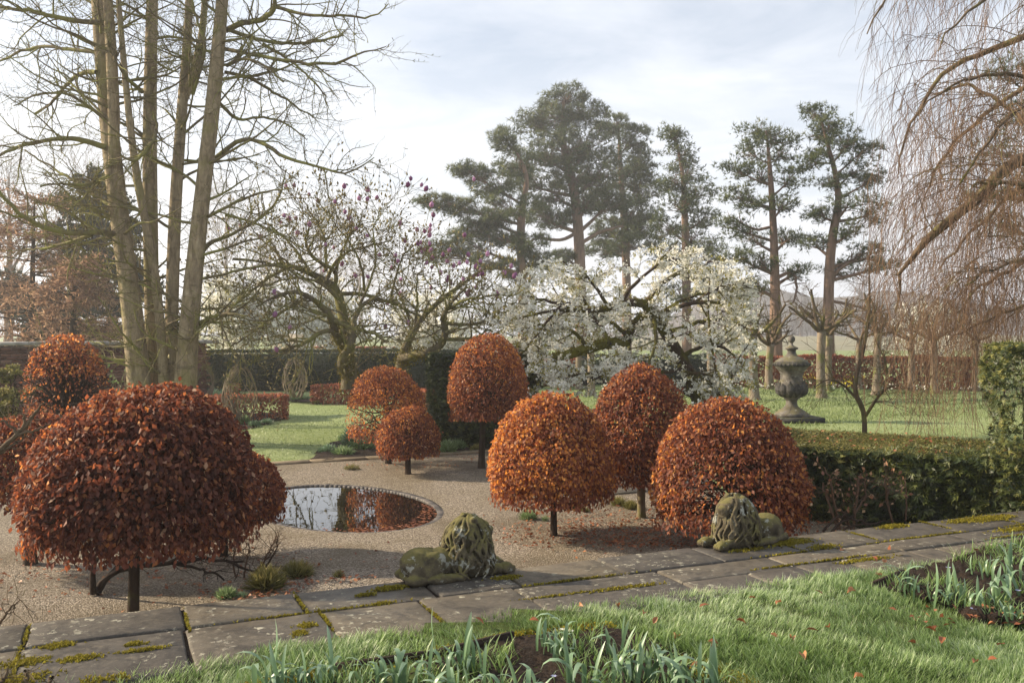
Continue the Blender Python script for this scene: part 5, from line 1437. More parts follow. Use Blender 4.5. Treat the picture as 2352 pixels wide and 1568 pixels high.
def crooked():
    r = np.random.default_rng(520); d = 15.5
    root = empty("small_tree", tuple(P(1985, 1055, d)), "small bare crooked tree behind the low yew hedge", "tree")
    ls = [limb([(1985, 1060, 7), (1986, 975, 6), (1984, 940, 6, 0), (1962, 905, 6, -.1), (1966, 860, 5, -.1), (1985, 800, 4.5, 0), (1998, 700, 3, .1), (1995, 600, 1.6, .2), (2000, 560, 1, .2)], d, 24),
          limb([(1988, 955, 4), (2010, 920, 3.5, -.3), (2030, 895, 3, -.6), (2060, 880, 2.2, -.9), (2110, 905, 1.2, -1.1)], d, 24),
          limb([(1964, 912, 3.2), (1935, 880, 2.6, -.4), (1900, 868, 2, -.7), (1870, 890, 1.1, -.9)], d, 24),
          limb([(2030, 895, 2.4, -.6), (2040, 840, 2, -.5), (2010, 780, 1.2, -.4)], d, 24)]
    mb = MB(); tubes(mb, ls[0][0][None], ls[0][1][None], 8); mb.build("trunk", M['weeping_limb'], root, smooth=True)
    bm = MB(); Pp, Rp = stack(ls); tubes(bm, Pp[1:], Rp[1:], 6)
    s, dd, rr, _, _ = spawn(Pp, Rp, 22, r, .25, 1, (40, 85)); g, R1 = grow(s, dd, r.uniform(.3, .9, len(s)), np.clip(rr * .4, .004, .008), 8, .15, (0, 0, -.06), r, .4); tubes(bm, g, R1, 3)
    s, dd, rr, _, _ = spawn(g, R1, 4, r, .25, 1, (30, 70)); g, R1 = grow(s, dd, r.uniform(.1, .4, len(s)), .003, 5, .15, (0, 0, -.08), r, .6); tubes(bm, g, R1, 3)
    bm.build("branches", M['weeping_limb'], root)
crooked()

# ------------------------------------------------------------------ weeping tree (right)
def weeping():
    r = np.random.default_rng(601); D = 14.0
    root = empty("weeping_tree", tuple(P(2640, 1085, 14.0)), "weeping tree trailing long red brown twigs on the right", "tree")
    tk = limb([(2660, 1090, 60), (2640, 800, 50), (2610, 500, 42), (2590, 200, 34), (2570, -100, 26), (2550, -400, 16)], D, 20)
    mb = MB(); tubes(mb, tk[0][None], tk[1][None], 12); mb.build("trunk", M['weeping_limb'], root, smooth=True)
    lm = [[(2600, 330, 18), (2480, 345, 15, -.6), (2380, 365, 13, -1), (2310, 380, 12, -1.3), (2275, 430, 11, -1.4), (2220, 480, 10, -1.5), (2150, 520, 9, -1.5), (2105, 570, 6, -1.4), (2075, 640, 3.2, -1.3), (2055, 720, 1.2, -1.2)],
          [(2590, 40, 16), (2460, 50, 13, .2), (2352, 85, 11, .4), (2250, 125, 9, .6), (2190, 150, 8, .7), (2130, 215, 6, .8), (2080, 300, 4, .9), (2055, 400, 2, 1)],
          [(2600, 180, 12), (2480, 170, 9, -.8), (2352, 178, 7, -1.3), (2260, 165, 5, -1.7), (2170, 200, 4, -2), (2110, 260, 2, -2.2)],
          [(2580, 330, 10), (2450, 320, 8, .6), (2352, 285, 7, 1), (2290, 220, 6, 1.3), (2210, 190, 5, 1.6), (2150, 215, 3, 1.8)],
          [(2560, -60, 13), (2400, -120, 10, -.5), (2250, -130, 8, -.9), (2120, -90, 6, -1.2), (2030, -10, 4, -1.4), (1990, 80, 2, -1.5)],
          [(2550, -200, 12), (2380, -240, 9, .5), (2220, -220, 7, .9), (2090, -140, 5, 1.1), (2010, -30, 3, 1.2)],
          [(2610, 470, 12), (2500, 450, 9, -1), (2400, 440, 8, -1.6), (2300, 415, 6, -2), (2230, 430, 4, -2.2)],
          [(2620, 560, 12), (2480, 560, 9, .5), (2352, 600, 7, .9), (2260, 650, 5, 1.1), (2190, 720, 3, 1.2)],
          [(2590, 150, 12), (2450, 150, 10, 1.2), (2330, 210, 8, 1.8), (2230, 290, 6, 2.1), (2150, 380, 4, 2.2), (2110, 480, 2, 2.2)],
          [(2600, 250, 12), (2470, 200, 9, -1.4), (2350, 240, 7, -2.2), (2260, 320, 5, -2.6), (2200, 420, 3, -2.8)],
          [(2620, 640, 12), (2500, 600, 9, -1), (2400, 580, 7, -1.7), (2300, 600, 5, -2.2), (2210, 660, 3, -2.5)],
          [(2620, 420, 12), (2480, 380, 9, 1.4), (2350, 420, 7, 2.2), (2240, 520, 5, 2.6), (2160, 620, 3, 2.8)],
          [(2620, 700, 10), (2480, 690, 8, -.6), (2350, 700, 6, -1), (2250, 740, 4, -1.2), (2170, 790, 2, -1.3)],
          [(2570, 0, 11), (2430, -40, 8, -1.4), (2300, -20, 6, -2.2), (2200, 40, 4, -2.6), (2150, 120, 2, -2.7)]]
    ll = [limb(l, D, 22, jitter=.03, rng=r) for l in lm]; ll = [(a, b * (1.2 if i == 0 else .7)) for i, (a, b) in enumerate(ll)]
    bm = MB(); PL, RL = stack(ll)
    for L in ll:
        mb = MB(); tubes(mb, L[0][None], L[1][None], 8); mb.build("limb", M['weeping_limb'], root, smooth=True)
    s, d, rr, _, _ = spawn(PL, RL, 16, r, .2, 1, (30, 80)); d[:, 0] -= .35; d[:, 2] = np.abs(d[:, 2]) * .3
    g1, R1 = grow(s, d, r.uniform(.8, 2.2, len(s)), np.clip(rr * .28, .004, .009), 10, .12, (0, 0, -.36), r, .35)
    k = (g1[:, :, 0] / g1[:, :, 1] * FPX + CX).min(1) > 1975; g1, R1 = g1[k], R1[k]
    tubes(bm, g1, R1, 4, r.uniform(.2, .8, len(g1)))
    tw = MB()
    s, d, rr, _, _ = spawn(np.concatenate([g1, g1]), np.concatenate([R1, R1]), 4, r, .15, 1, (25, 80))
    s2, d2, rr2, _, _ = spawn(PL, RL, 44, r, .25, 1, (40, 85))
    s = np.concatenate([s, s2]); d = np.concatenate([d, d2])
    d[:, 2] -= .6
    # keep the curtain open towards the picture's middle
    g2_, R2 = grow(s, d, r.uniform(.7, 2.3, len(s)), r.uniform(.0024, .0050, len(s)), 9, .10, (0, 0, -.32), r, .5, .5)
    bot = g2_[:, -1]; xpx = bot[:, 0] / bot[:, 1] * FPX + CX
    k = ((g2_[:, :, 0] / g2_[:, :, 1] * FPX + CX).min(1) > 1958) & (xpx < 2480) & (bot[:, 2] > .15); g2_, R2 = g2_[k], R2[k]
    yb = HOR - (g2_[:, -1, 2] - EYE) / g2_[:, -1, 1] * FPX; xb = g2_[:, -1, 0] / g2_[:, -1, 1] * FPX + CX
    k = r.uniform(0, 1, len(yb)) < np.where(yb < 480, .62, 1) * np.where(xb < 2090, .75, 1); g2_, R2 = g2_[k], R2[k]
    tubes(tw, g2_, R2, 3, r.uniform(.1, 1, len(g2_)))
    s, d, rr, _, _ = spawn(g2_, R2, 4, r, .15, .95, (20, 60)); d[:, 2] -= .3
    g3, R3 = grow(s, d, r.uniform(.15, .7, len(s)), .0023, 3, .14, (0, 0, -.28), r, .6, .6)
    tubes(tw, g3, R3, 3, r.uniform(.1, 1, len(g3)))
    bm.build("branches", M['weeping_limb'], root)
    tw.build("hanging_twigs", M['weeping'], root)
weeping()

# ------------------------------------------------------------------ far trees in the mist
def bare(label, x, yb, top, d, r_px, seed, lv=None, **kw):
    branch_tree("bare_tree", label, "tree", (x, yb), d, (x + kw.pop('dx', 0), top), r_px, seed, M['far_twig'], lv or [(18, .25, .5, 6), (7, .10, .24, 4), (5, .05, .12, 2)], group="far bare trees in the mist", tmat=M['pine_bark'], **kw)
for i, (lab, x, top, d, rp) in enumerate((
        ("tall misty bare tree rising behind the magnolia's left side", 620, 545, 125, 6), ("misty bare tree with a split crown behind magnolia's middle", 735, 495, 130, 6),
        ("pale bare tree in mist just right of the magnolia's upright twigs", 830, 560, 150, 5), ("low pale bare tree in mist beside the flat armed pine", 925, 640, 160, 4),
        ("misty bare tree directly behind the many stemmed trunks", 520, 470, 120, 6), ("faint bare tree on the hill between pointed and thin pines", 1665, 650, 170, 4),
        ("faint bare tree in mist between thin and bent pines", 1840, 680, 170, 4), ("faint bare tree in mist behind bent pine's right side", 1985, 640, 160, 5),
        ("bare tree behind larch at the picture's left border", 20, 400, 60, 8), ("misty bare tree left of the many stemmed trunks", 215, 380, 95, 7))):
    bare(lab, x, 800, top, d * (1.7 if d > 100 else 1.2), rp, 700 + i)
# dark evergreen behind the wall, and the orange-brown larches before it
def evergreen(label, d, trunk, blobs, seed, mat='evergreen', leaf=.28, n=900, cat="tree", name="evergreen_tree"):
    r = np.random.default_rng(seed)
    root = empty(name, tuple(P(trunk[0][0], trunk[0][1], d)), label, cat)
    L = limb(trunk, d, 14); mb = MB(); tubes(mb, L[0][None], L[1][None], 8); mb.build("trunk", M['twig'], root, smooth=True)
    cr = MB(); bm = MB()
    for b in blobs:
        x, y, rx, ry = b; c = P(x, y, d + r.uniform(-1, 1) * rx / FPX * d * .6); Rr = np.array([rx, rx * .8, ry]) / FPX * d
        i = int(r.integers(4, 13)); bl = smooth_line(np.array([[*L[0][i], L[1][i] * .4], [*(L[0][i] * .4 + c * .6), L[1][i] * .25], [*c, .02]]), 8); tubes(bm, bl[None, :, :3], bl[None, :, 3], 4)
        k = max(5, n // 60); sub = c + norm(r.normal(0, 1, (k, 3))) * (r.uniform(.1, 1, (k, 1)) ** .5) * Rr
        idx = r.integers(0, k, n); o = norm(r.normal(0, 1, (n, 3))) * r.uniform(0, 1, (n, 1)) ** .5
        pos = sub[idx] + o * (Rr.mean() * .42) * [1.2, 1.2, .6]
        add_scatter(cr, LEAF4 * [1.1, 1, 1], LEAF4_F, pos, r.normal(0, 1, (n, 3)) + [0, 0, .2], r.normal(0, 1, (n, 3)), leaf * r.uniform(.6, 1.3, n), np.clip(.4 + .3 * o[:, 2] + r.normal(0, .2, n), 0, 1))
    cr.build("crown", M[mat], root); bm.build("branches", M['twig'], root)
evergreen("dark holm oak with a leaning trunk behind the brick wall", 44, [(268, 830, 15), (262, 740, 12), (240, 640, 10), (225, 540, 8), (215, 460, 4)],
          [(225, 425, 50, 36), (180, 470, 45, 40), (255, 470, 50, 40), (215, 530, 60, 45), (160, 540, 45, 40), (285, 540, 40, 40), (250, 600, 55, 40), (190, 620, 60, 45), (140, 620, 50, 45), (290, 630, 40, 40), (230, 690, 60, 35), (170, 700, 60, 40), (110, 690, 50, 40), (290, 700, 35, 30), (60, 720, 60, 40), (20, 660, 50, 50), (340, 660, 40, 50), (130, 760, 70, 28), (220, 770, 60, 24)], 801, leaf=.24, n=1100)
def larch(label, x, yb, top, d, seed, W):
    r = np.random.default_rng(seed)
    root = empty("larch_tree", tuple(P(x, yb, d)), label, "tree", "orange brown larches behind the wall")
    L = limb([(x, yb, 9), (x + 5, (yb + top) / 2, 6), (x + 10, top, 1.5)], d, 18); mb = MB(); tubes(mb, L[0][None], L[1][None], 7); mb.build("trunk", M['twig'], root, smooth=True)
    s, dd, rr, _, tt = spawn(L[0][None], L[1][None], 62, r, .05, 1, (70, 95)); dd[:, 2] *= .3
    g, R1 = grow(s, dd, r.uniform(.6, 1, len(s)) * W * (1.1 - .85 * tt), np.clip(rr * .4, .012, .04), 10, .08, (0, 0, .0), r, .3); bm = MB(); tubes(bm, g, R1, 4)
    bm.build("branches", M['twig'], root)
    s, dd, rr, _, _ = spawn(g, R1, 16, r, .15, 1, (30, 70)); dd[:, 2] = dd[:, 2] * .4 - .1
    g2_, R2 = grow(s, dd, r.uniform(.3, .9, len(s)), .012, 5, .1, (0, 0, -.03), r, .5); cr = MB(); tubes(cr, g2_, R2, 3, r.uniform(.1, .9, len(g2_)))
    s, dd, rr, _, _ = spawn(g2_, R2, 6, r, .05, 1, (35, 80)); T = LEAF4 * [.4, 1, 1]
    add_scatter(cr, T, LEAF4_F, s, dd, r.normal(0, 1, dd.shape), r.uniform(.10, .22, len(s)), r.uniform(0, 1, len(s)))
    cr.build("crown", M['larch'], root)
larch("orange brown larch spreading over the brick wall", 70, 815, 450, 33, 811, 3.0)
larch("second larch cut by the left frame edge", -70, 815, 380, 35, 812, 3.2)
larch("short larch behind the thin leaved beech ball", 165, 815, 590, 31, 813, 2.0)

# far wooded hill, and a closing belt of winter wood
def hill(name, pts, d, mat, thick=40):
    mb = MB()
    p = smooth_line(np.array([[x, y, 0] for x, y in pts]), 60)
    top = np.array([P(a[0], a[1], d) for a in p]); n = len(top)
    nz = np.random.default_rng(9).normal(0, .25, n); top[:, 2] += nz
    rows = [top * [1, 1, 0] + [0, -thick, -.16], top * [1, 1, .55] + [0, -thick * .45, 0], top, top * [1, 1, 0] + [0, thick * .2, -.16]]
    V = np.concatenate(rows); i = np.arange(n - 1)
    mb.add(V, np.concatenate([np.stack([i + k * n, i + 1 + k * n, i + 1 + (k + 1) * n, i + (k + 1) * n], -1) for k in range(3)]))
    return tag(mb.build(name, M[mat], smooth=True), kind="structure")
hill("hill", [(1350, 770), (1500, 745), (1620, 690), (1700, 652), (1800, 668), (1900, 690), (2050, 660), (2250, 700), (2500, 720)], 385, 'wood_far')
hill("field", [(1200, 778), (1500, 776), (1800, 774), (2100, 770), (2400, 768), (2700, 768)], 170, 'field', 60)
def wood(name, label, x0, x1, y, d, N, hgt, seed):
    r = np.random.default_rng(seed); mb = MB()
    x = r.uniform(x0, x1, N); dd = d + r.uniform(-8, 8, N)
    st = np.column_stack([(x - CX) / FPX * dd, dd, np.full(N, -.2)])
    g, R1 = grow(st, np.column_stack([r.normal(0, .08, (N, 2)), np.ones(N)]), hgt * r.uniform(.55, 1.1, N), .10, 7, .06, (0, 0, .05), r, .3); tubes(mb, g, R1, 3, r.uniform(0, 1, N))
    s, q, rr, _, _ = spawn(g, R1, 11, r, .15, 1, (25, 65)); g, R1 = grow(s, q, hgt * r.uniform(.12, .3, len(s)), .05, 3, .12, (0, 0, .06), r, .5); tubes(mb, g, R1, 3, r.uniform(0, 1, len(s)))
    s, q, rr, _, _ = spawn(g, R1, 4, r, .2, 1, (25, 65)); g, R1 = grow(s, q, hgt * r.uniform(.06, .14, len(s)), .03, 1, .12, (0, 0, .06), r, .6); tubes(mb, g, R1, 3, r.uniform(0, 1, len(s)))
    tag(mb.build(name, M['far_twig']), label, "wood", kind="stuff")
wood("far_wood", "pale misty belt of winter wood behind the garden", -100, 1250, 800, 300, 130, 14, 901)
wood("hedgerow_wood", "low misty thicket beyond the far meadow hedge", 1250, 2500, 800, 230, 150, 9, 902)
def cottage():
    d = 48; root = empty("cottage", tuple(P(740, 855, d)), "small cottage with blue grey roof glimpsed above the yew hedge", "building")
    c = P(712, 830, d); mb = MB(); V, F = box_vf((c[0], d, .95), (1.5, 1.6, 1.1)); mb.add(V, F); mb.build("wall", M['render'], root)
    mb = MB(); x0, x1, y0, y1, z0, z1 = c[0] - 1.65, c[0] + 1.65, d - 1.8, d + 1.8, 1.15, 2.0
    mb.add([[x0, y0, z0], [x1, y0, z0], [x1, y1, z0], [x0, y1, z0], [x0 + .5, d, z1], [x1 - .5, d, z1]], [np.array([[0, 1, 5, 4], [2, 3, 4, 5]]), np.array([[1, 2, 5], [3, 0, 4]]), np.array([[0, 3, 2, 1]])])
    mb.build("roof", M['roof'], root)
    root = empty("tiled_wall", tuple(P(860, 820, 44)), "red tile topped wall showing above the dark yew hedge", "wall")
    A, B = P(700, 800, 44), P(950, 800, 45); mb = MB(); V, F = box_vf(((A[0] + B[0]) / 2, 44.5, .6), ((B[0] - A[0]) / 2, .15, .75)); mb.add(V, F); mb.build("wall", M['render'], root)
    u = A[0]
    while u < B[0]:
        mb = MB(); V, F = box_vf((u + .2, 44.5, 1.40), (.195, .24, .055), 0, .03); mb.add(V, F); mb.build("ridge_tile", M['tile'], root); u += .4
cottage()

# ------------------------------------------------------------------ stone urn
def lathe(prof_, n=40):
    p = np.asarray(prof_, float); m = len(p); a = np.arange(n) * 2 * math.pi / n
    V = np.stack([p[:, None, 0] * np.cos(a), p[:, None, 0] * np.sin(a), np.repeat(p[:, 1:2], n, 1)], -1).reshape(-1, 3)
    i = np.arange(m - 1)[:, None] * n; k = np.arange(n)[None]; k2 = (k + 1) % n
    return V, [np.stack([i + k, i + k2, i + n + k2, i + n + k], -1).reshape(-1, 4)]
def urn():
    d = 22.3; c = P(1818, 962, d); c[2] = 0
    root = empty("stone_urn", tuple(c), "large lidded stone urn with carved leaves on a dark plinth", "urn")
    s = .00165; Y0 = 1430
    def part(name, pr, mat, n=40):
        V, F = lathe([[w * s, (Y0 - y) * s] for y, w in pr], n); mb = MB(); mb.add(V + c, F); return mb.build(name, M[mat], root, smooth=True)
    mb = MB(); V, F = box_vf((c[0] + .10, c[1], .055), (.52, .50, .06), .12, .012); mb.add(V, F); mb.build("plinth", M['slate'], root)
    part("foot", [(1368, 215), (1362, 236), (1340, 246), (1315, 242), (1300, 222), (1292, 205), (1280, 195), (1262, 165), (1235, 118), (1200, 88), (1160, 78), (1120, 84), (1108, 96), (1100, 115), (1085, 118), (1072, 108)], 'urn')
    bowl = part("bowl", [(1085, 105), (1070, 140), (1035, 186), (990, 208), (950, 212), (905, 200), (860, 178), (815, 163), (770, 159), (730, 165), (700, 178), (665, 205), (640, 228), (622, 242)], 'urn')
    lip = part("lip", [(626, 236), (615, 256), (600, 268), (580, 268), (566, 254), (556, 236), (548, 234)], 'urn_dark')
    lid = part("lid", [(552, 240), (545, 235), (538, 228), (520, 200), (500, 170), (488, 150), (482, 128), (474, 108), (455, 82), (430, 68), (400, 61), (378, 62), (370, 80), (364, 92), (352, 97), (342, 92), (332, 66), (318, 40), (305, 24), (285, 19), (268, 20)], 'urn')
    mb = MB(); V, F = lathe([[52 * s * math.sin(t) + 1e-4, (Y0 - 218 + 56 * math.cos(t)) * s if True else 0] for t in np.linspace(.02, 3.12, 14)], 20); mb.add(V + c, F); mb.build("finial", M['urn'], lid, smooth=True)
    # gadroons round the lip and twelve curling acanthus leaves round the bowl
    def bowl_r(y):
        t = [(1085, 105), (1070, 140), (1035, 186), (990, 208), (950, 212), (905, 200), (860, 178), (815, 163), (770, 159)]
        return np.interp(-y, [-q[0] for q in t], [q[1] for q in t])
    for k in range(12):
        a = k / 12 * 2 * math.pi + .13; big = k % 2 == 0
        ys = np.linspace(1078, 815 if big else 850, 14); V = []
        for j, y in enumerate(ys):
            f = j / 13; curl = 26 * max(0, f - .72) / .28
            w = (.09 + .17 * math.sin(min(1, f * 1.25) * math.pi * .75)) * (1 - .75 * max(0, f - .7) / .3)
            for i, q in enumerate(np.linspace(-1, 1, 9)):
                rr = bowl_r(y) + 10 + 13 * (1 - q * q) + curl + 5 * math.cos(q * 14) + 4 * math.sin(j * 2.4 + abs(q) * 4)
                aa = a + q * w * (1 + .10 * math.sin(j * 2.6))
                V.append([math.cos(aa) * rr * s, math.sin(aa) * rr * s, (Y0 - y) * s - curl * s * .8])
        i = np.arange(13)[:, None] * 9 + np.arange(8)[None]
        mb = MB(); mb.add(np.array(V) + c, np.stack([i, i + 1, i + 10, i + 9], -1).reshape(-1, 4)); mb.build("carved_leaf", M['urn_dark'], bowl, smooth=True)
    for k in range(28):
        a = k / 28 * 2 * math.pi; V, F = lathe([[17 * s * math.sin(t) + 1e-4, 17 * s * math.cos(t)] for t in np.linspace(.05, 3.1, 7)], 8)
        V = V * [1, 1, 1.2]; mb = MB(); mb.add(V + c + [math.cos(a) * 262 * s, math.sin(a) * 262 * s, (Y0 - 590) * s], F); mb.build("gadroon", M['urn_dark'], lip, smooth=True)
urn()

# ------------------------------------------------------------------ lions
def ellipsoid(mb, c, r_, rot=(0, 0, 0), n=16):
    th = np.linspace(0, math.pi, n // 2 + 2); a = np.arange(n) * 2 * math.pi / n
    V = np.stack([np.sin(th)[:, None] * np.cos(a), np.sin(th)[:, None] * np.sin(a), np.repeat(np.cos(th)[:, None], n, 1)], -1).reshape(-1, 3) * r_
    from mathutils import Euler
    Rm = np.array(Euler(rot).to_matrix()); V = V @ Rm.T + c
    m = len(th); i = np.arange(m - 1)[:, None] * n; k = np.arange(n)[None]; k2 = (k + 1) % n
    mb.add(V, np.stack([i + k, i + n + k, i + n + k2, i + k2], -1).reshape(-1, 4))
def remeshed(mb, name, mat, vox, smooth_it=2):
    o = mb.build(name + "_raw", None)
    md = o.modifiers.new("r", 'REMESH'); md.mode = 'VOXEL'; md.voxel_size = vox
    if smooth_it:
        sm = o.modifiers.new("s", 'SMOOTH'); sm.iterations = smooth_it; sm.factor = .5
    bpy.context.view_layer.update()
    me = bpy.data.meshes.new_from_object(o.evaluated_get(bpy.context.evaluated_depsgraph_get()))
    old = o.data; bpy.data.objects.remove(o); bpy.data.meshes.remove(old)
    V = np.zeros(len(me.vertices) * 3, np.float32); me.vertices.foreach_get('co', V); V = V.reshape(-1, 3).astype(float); Nn = np.zeros(len(me.vertices) * 3, np.float32); me.vertices.foreach_get('normal', Nn); Nn = Nn.reshape(-1, 3)
    V = V + Nn * (hash_noise(V, 45, 1) * .0012 + hash_noise(V, 110, 2) * .0012 + hash_noise(V, 260, 3) * .0008 - .004 * np.clip(hash_noise(V, 70, 4) - .75, 0, 1))[:, None]
    me.vertices.foreach_set('co', V.astype(np.float32).ravel()); me.update()
    me.name = name; me.materials.clear(); me.materials.append(mat)
    me.polygons.foreach_set("use_smooth", np.ones(len(me.polygons), dtype=bool))
    return me
def lion_meshes(seed):
    r = np.random.default_rng(seed)
    b = MB()
    ellipsoid(b, (-.26, 0, .125), (.165, .15, .125), (0, .15, 0)); ellipsoid(b, (-.23, -.085, .11), (.165, .078, .112), (0, -.35, .08)); ellipsoid(b, (-.23, .085, .11), (.165, .078, .112), (0, -.35, -.08))
    ellipsoid(b, (-.06, 0, .125), (.22, .115, .115)); ellipsoid(b, (-.33, -.12, .04), (.10, .05, .045)); ellipsoid(b, (-.33, .12, .04), (.10, .05, .045))
    for sd in (-1, 1):
        ellipsoid(b, (-.13, sd * .155, .035), (.15, .042, .038)); ellipsoid(b, (.0, sd * .15, .032), (.06, .045, .034))
        ellipsoid(b, (.24, sd * .10, .05), (.17, .05, .05)); ellipsoid(b, (.12, sd * .11, .10), (.09, .06, .10))
    ellipsoid(b, (-.36, .02, .03), (.05, .16, .025))
    body = remeshed(b, "body", M['lion'], .007, 3)
    m = MB()
    # head with muzzle, brow and ears
    ellipsoid(m, (.13, 0, .17), (.155, .150, .17)); ellipsoid(m, (.10, 0, .27), (.135, .130, .14)); ellipsoid(m, (.16, 0, .345), (.105, .105, .085)); ellipsoid(m, (.10, 0, .12), (.19, .165, .12))
    ellipsoid(m, (.262, 0, .315), (.052, .060, .050)); ellipsoid(m, (.29, 0, .328), (.030, .038, .026)); ellipsoid(m, (.268, 0, .272), (.040, .045, .022)); ellipsoid(m, (.245, 0, .372), (.030, .070, .024))
    for sd in (-1, 1):
        ellipsoid(m, (.265, sd * .030, .300), (.035, .028, .032)); ellipsoid(m, (.13, sd * .085, .415), (.026, .030, .034))
    # wavy locks flowing down over the mane in three tiers
    def axis(z): return np.interp(z, [0, .1, .2, .3, .38, .44], [.125, .12, .115, .115, .13, .14])
    def rad(z): return np.interp(z, [0, .05, .15, .25, .33, .40, .45], [.165, .178, .175, .158, .135, .095, .02])
    L, Rr = [], []
    for tier, (z1, z0, cnt) in enumerate(((.445, .26, 24), (.37, .13, 34), (.27, .015, 42))):
        for k in range(cnt):
            ph = k / cnt * 6.283 + r.normal(0, .07) + tier * .1
            if tier < 2 and abs((ph + math.pi) % (2 * math.pi) - math.pi) < .55: continue   # keep the face clear
            zz = np.linspace(z1 + r.normal(0, .012), max(z0 + r.normal(0, .02), .008), 14); t = np.linspace(0, 1, 14)
            w = ph + .15 * np.sin(t * r.uniform(5, 9) + r.uniform(0, 6)) * (t + .3) - .18 * t * math.sin(ph)
            rd = rad(zz) * (1 + .03 * np.sin(t * 9 + k)) + .010 + .010 * t
            L.append(np.stack([axis(zz) + np.cos(w) * rd * 1.02, np.sin(w) * rd * .96, zz], -1)); Rr.append(.0095 * (1.15 - .55 * t ** 2) * r.uniform(.8, 1.25))
    tubes(m, np.array(L), np.array(Rr), 7, cap=True)
    mane = remeshed(m, "mane", M['lion'], .0052, 0)
    p = MB()
    ellipsoid(p, (0, 0, 0), (.062, .055, .047))
    for q in (-.033, -.011, .011, .033): ellipsoid(p, (.050, q, -.008), (.026, .014, .030), n=10)
    paw = remeshed(p, "paw", M['lion'], .006, 2)
    return body, mane, paw
LB, LM, LP = lion_meshes(70)
def lion(label, x, y, ang, sc, flip=1):
    p = G(x, y, TER); root = empty("lion_statue", (p[0], p[1], TER - .004), label, "statue", "pair of stone lions on the path")
    root.rotation_euler = (0, 0, ang); root.scale = (sc, sc * flip, sc)
    for n, me in (("body", LB), ("mane", LM)):
        o = link(n, me, root); o["local"] = 1
        if n == "mane": o.scale = (1.10, 1.12, 1.03); o.location = (-.012, 0, 0)
        if n == "body": bd = o
    for sd in (-1, 1):
        o = link("paw", LP, bd); o["local"] = 1; o.location = (.40, sd * .10, .046)
ang0 = math.atan2(PU[1], PU[0])
lion("larger mossy stone lion facing right on the path edge", 1040, 1322, ang0 + .06, .91)
lion("smaller mossy stone lion facing left before the wide dome", 1712, 1246, ang0 + math.pi + .16, .88, -1)

# ------------------------------------------------------------------ woven willow domes
def willow(label, x, yb, yt, w, d, seed, n=46):
    r = np.random.default_rng(seed)
    c = P(x, yb, d); H = (yb - yt) / FPX * d; R = w / 2 / FPX * d
    root = empty("woven_willow_dome", (c[0], c[1], 0), label, "plant support", "woven willow domes")
    mb = MB(); L, Q = [], []
    for k in range(n):
        a0 = r.uniform(0, 6.28); tw = r.choice([-1, 1]) * r.uniform(.6, 2.2); t = np.linspace(0, 1, 18)
        rad = R * (.55 + .45 * np.sin(np.clip(t * 1.25, 0, 1) * math.pi * .75)) * np.sqrt(np.clip(1 - (t ** 4) * .93, 0, 1)) * r.uniform(.93, 1.05)
        z = c[2] + H * t * r.uniform(.9, 1.02); a = a0 + tw * t + .1 * np.sin(t * 9 + k)
        L.append(np.stack([c[0] + np.cos(a) * rad, c[1] + np.sin(a) * rad, z], -1)); Q.append(np.linspace(.014, .006, 18))
    tubes(mb, np.array(L), np.array(Q) * d / 24, 4); mb.build("woven_stems", M['lime_bark'], root)
    ring = []
    bm = MB(); s, dd, rr, _, _ = spawn(np.array(L), np.array(Q), 4, r, .3, 1, (30, 80)); g, R1 = grow(s, dd, r.uniform(.08, .3, len(s)), .004, 4, .2, (0, 0, .02), r, .5); tubes(bm, g, R1, 3); bm.build("side_twigs", M['ginkgo_twig'], root)
willow("round woven willow dome over the near beech hedge", 552, 962, 838, 82, 21.5, 921, 34)
willow("tall egg of woven willow stems standing before the dark hedge", 677, 912, 822, 58, 28, 922, 28)
willow("thin woven willow dome beside the brick pier", 470, 915, 835, 44, 24, 923, 16)

# ------------------------------------------------------------------ plants in the beds
def strap_leaf(L, w, bend, seg=9, fold=.25):
    V = []; th = 0.0; y = z = 0.0; pts = []
    for j in range(seg + 1):
        t = j / seg; pts.append((y, z)); th = bend * max(0, t - .25) ** 1.3 * 2.0
        y += L / seg * math.sin(th); z += L / seg * math.cos(th)
    for j, (y, z) in enumerate(pts):
        t = j / seg; ww = w * (.75 + .45 * math.sin(min(1, t * 1.3) * math.pi * .5)) * (1 - max(0, t - .72) / .28) ** .6 + .0004
        V += [[-ww / 2, y - fold * ww * .5, z], [0, y, z], [ww / 2, y - fold * ww * .5, z]]
    i = np.arange(seg)[:, None] * 3 + np.arange(2)[None]
    return np.array(V), [np.stack([i, i + 1, i + 4, i + 3], -1).reshape(-1, 4)], np.repeat(np.linspace(.1, .85, seg + 1), 3)
STRAPS = []
for k, (L, w, b) in enumerate(((.24, .013, .5), (.27, .014, 1.6), (.30, .015, 2.4), (.20, .012, 1.2), (.25, .013, 2.9), (.18, .011, .25), (.28, .015, 2.0), (.33, .014, .3))):
    V, F, A = strap_leaf(L, w * 1.35, b); mb = MB(); mb.add(V, F, A); STRAPS.append(mb.mesh("leaf", M['daff'], smooth=True))
def clump(label, x, y, n, seed, sc=1.0, spread=.05, z=TER + .01, group="daffodil clumps in the front beds"):
    r = np.random.default_rng(seed); p = G(x, y, z)
    root = empty("daffodil_clump", tuple(p), label, "plant", group)
    for k in range(n):
        o = link("leaf", STRAPS[int(r.integers(0, len(STRAPS)))], root); o["local"] = 1
        o.location = (r.normal(0, spread), r.normal(0, spread * .7), -.02)
        o.rotation_euler = (r.normal(0, .16), r.normal(0, .16), r.uniform(0, 6.28)); s = sc * r.uniform(.75, 1.2); o.scale = (s, s, s)
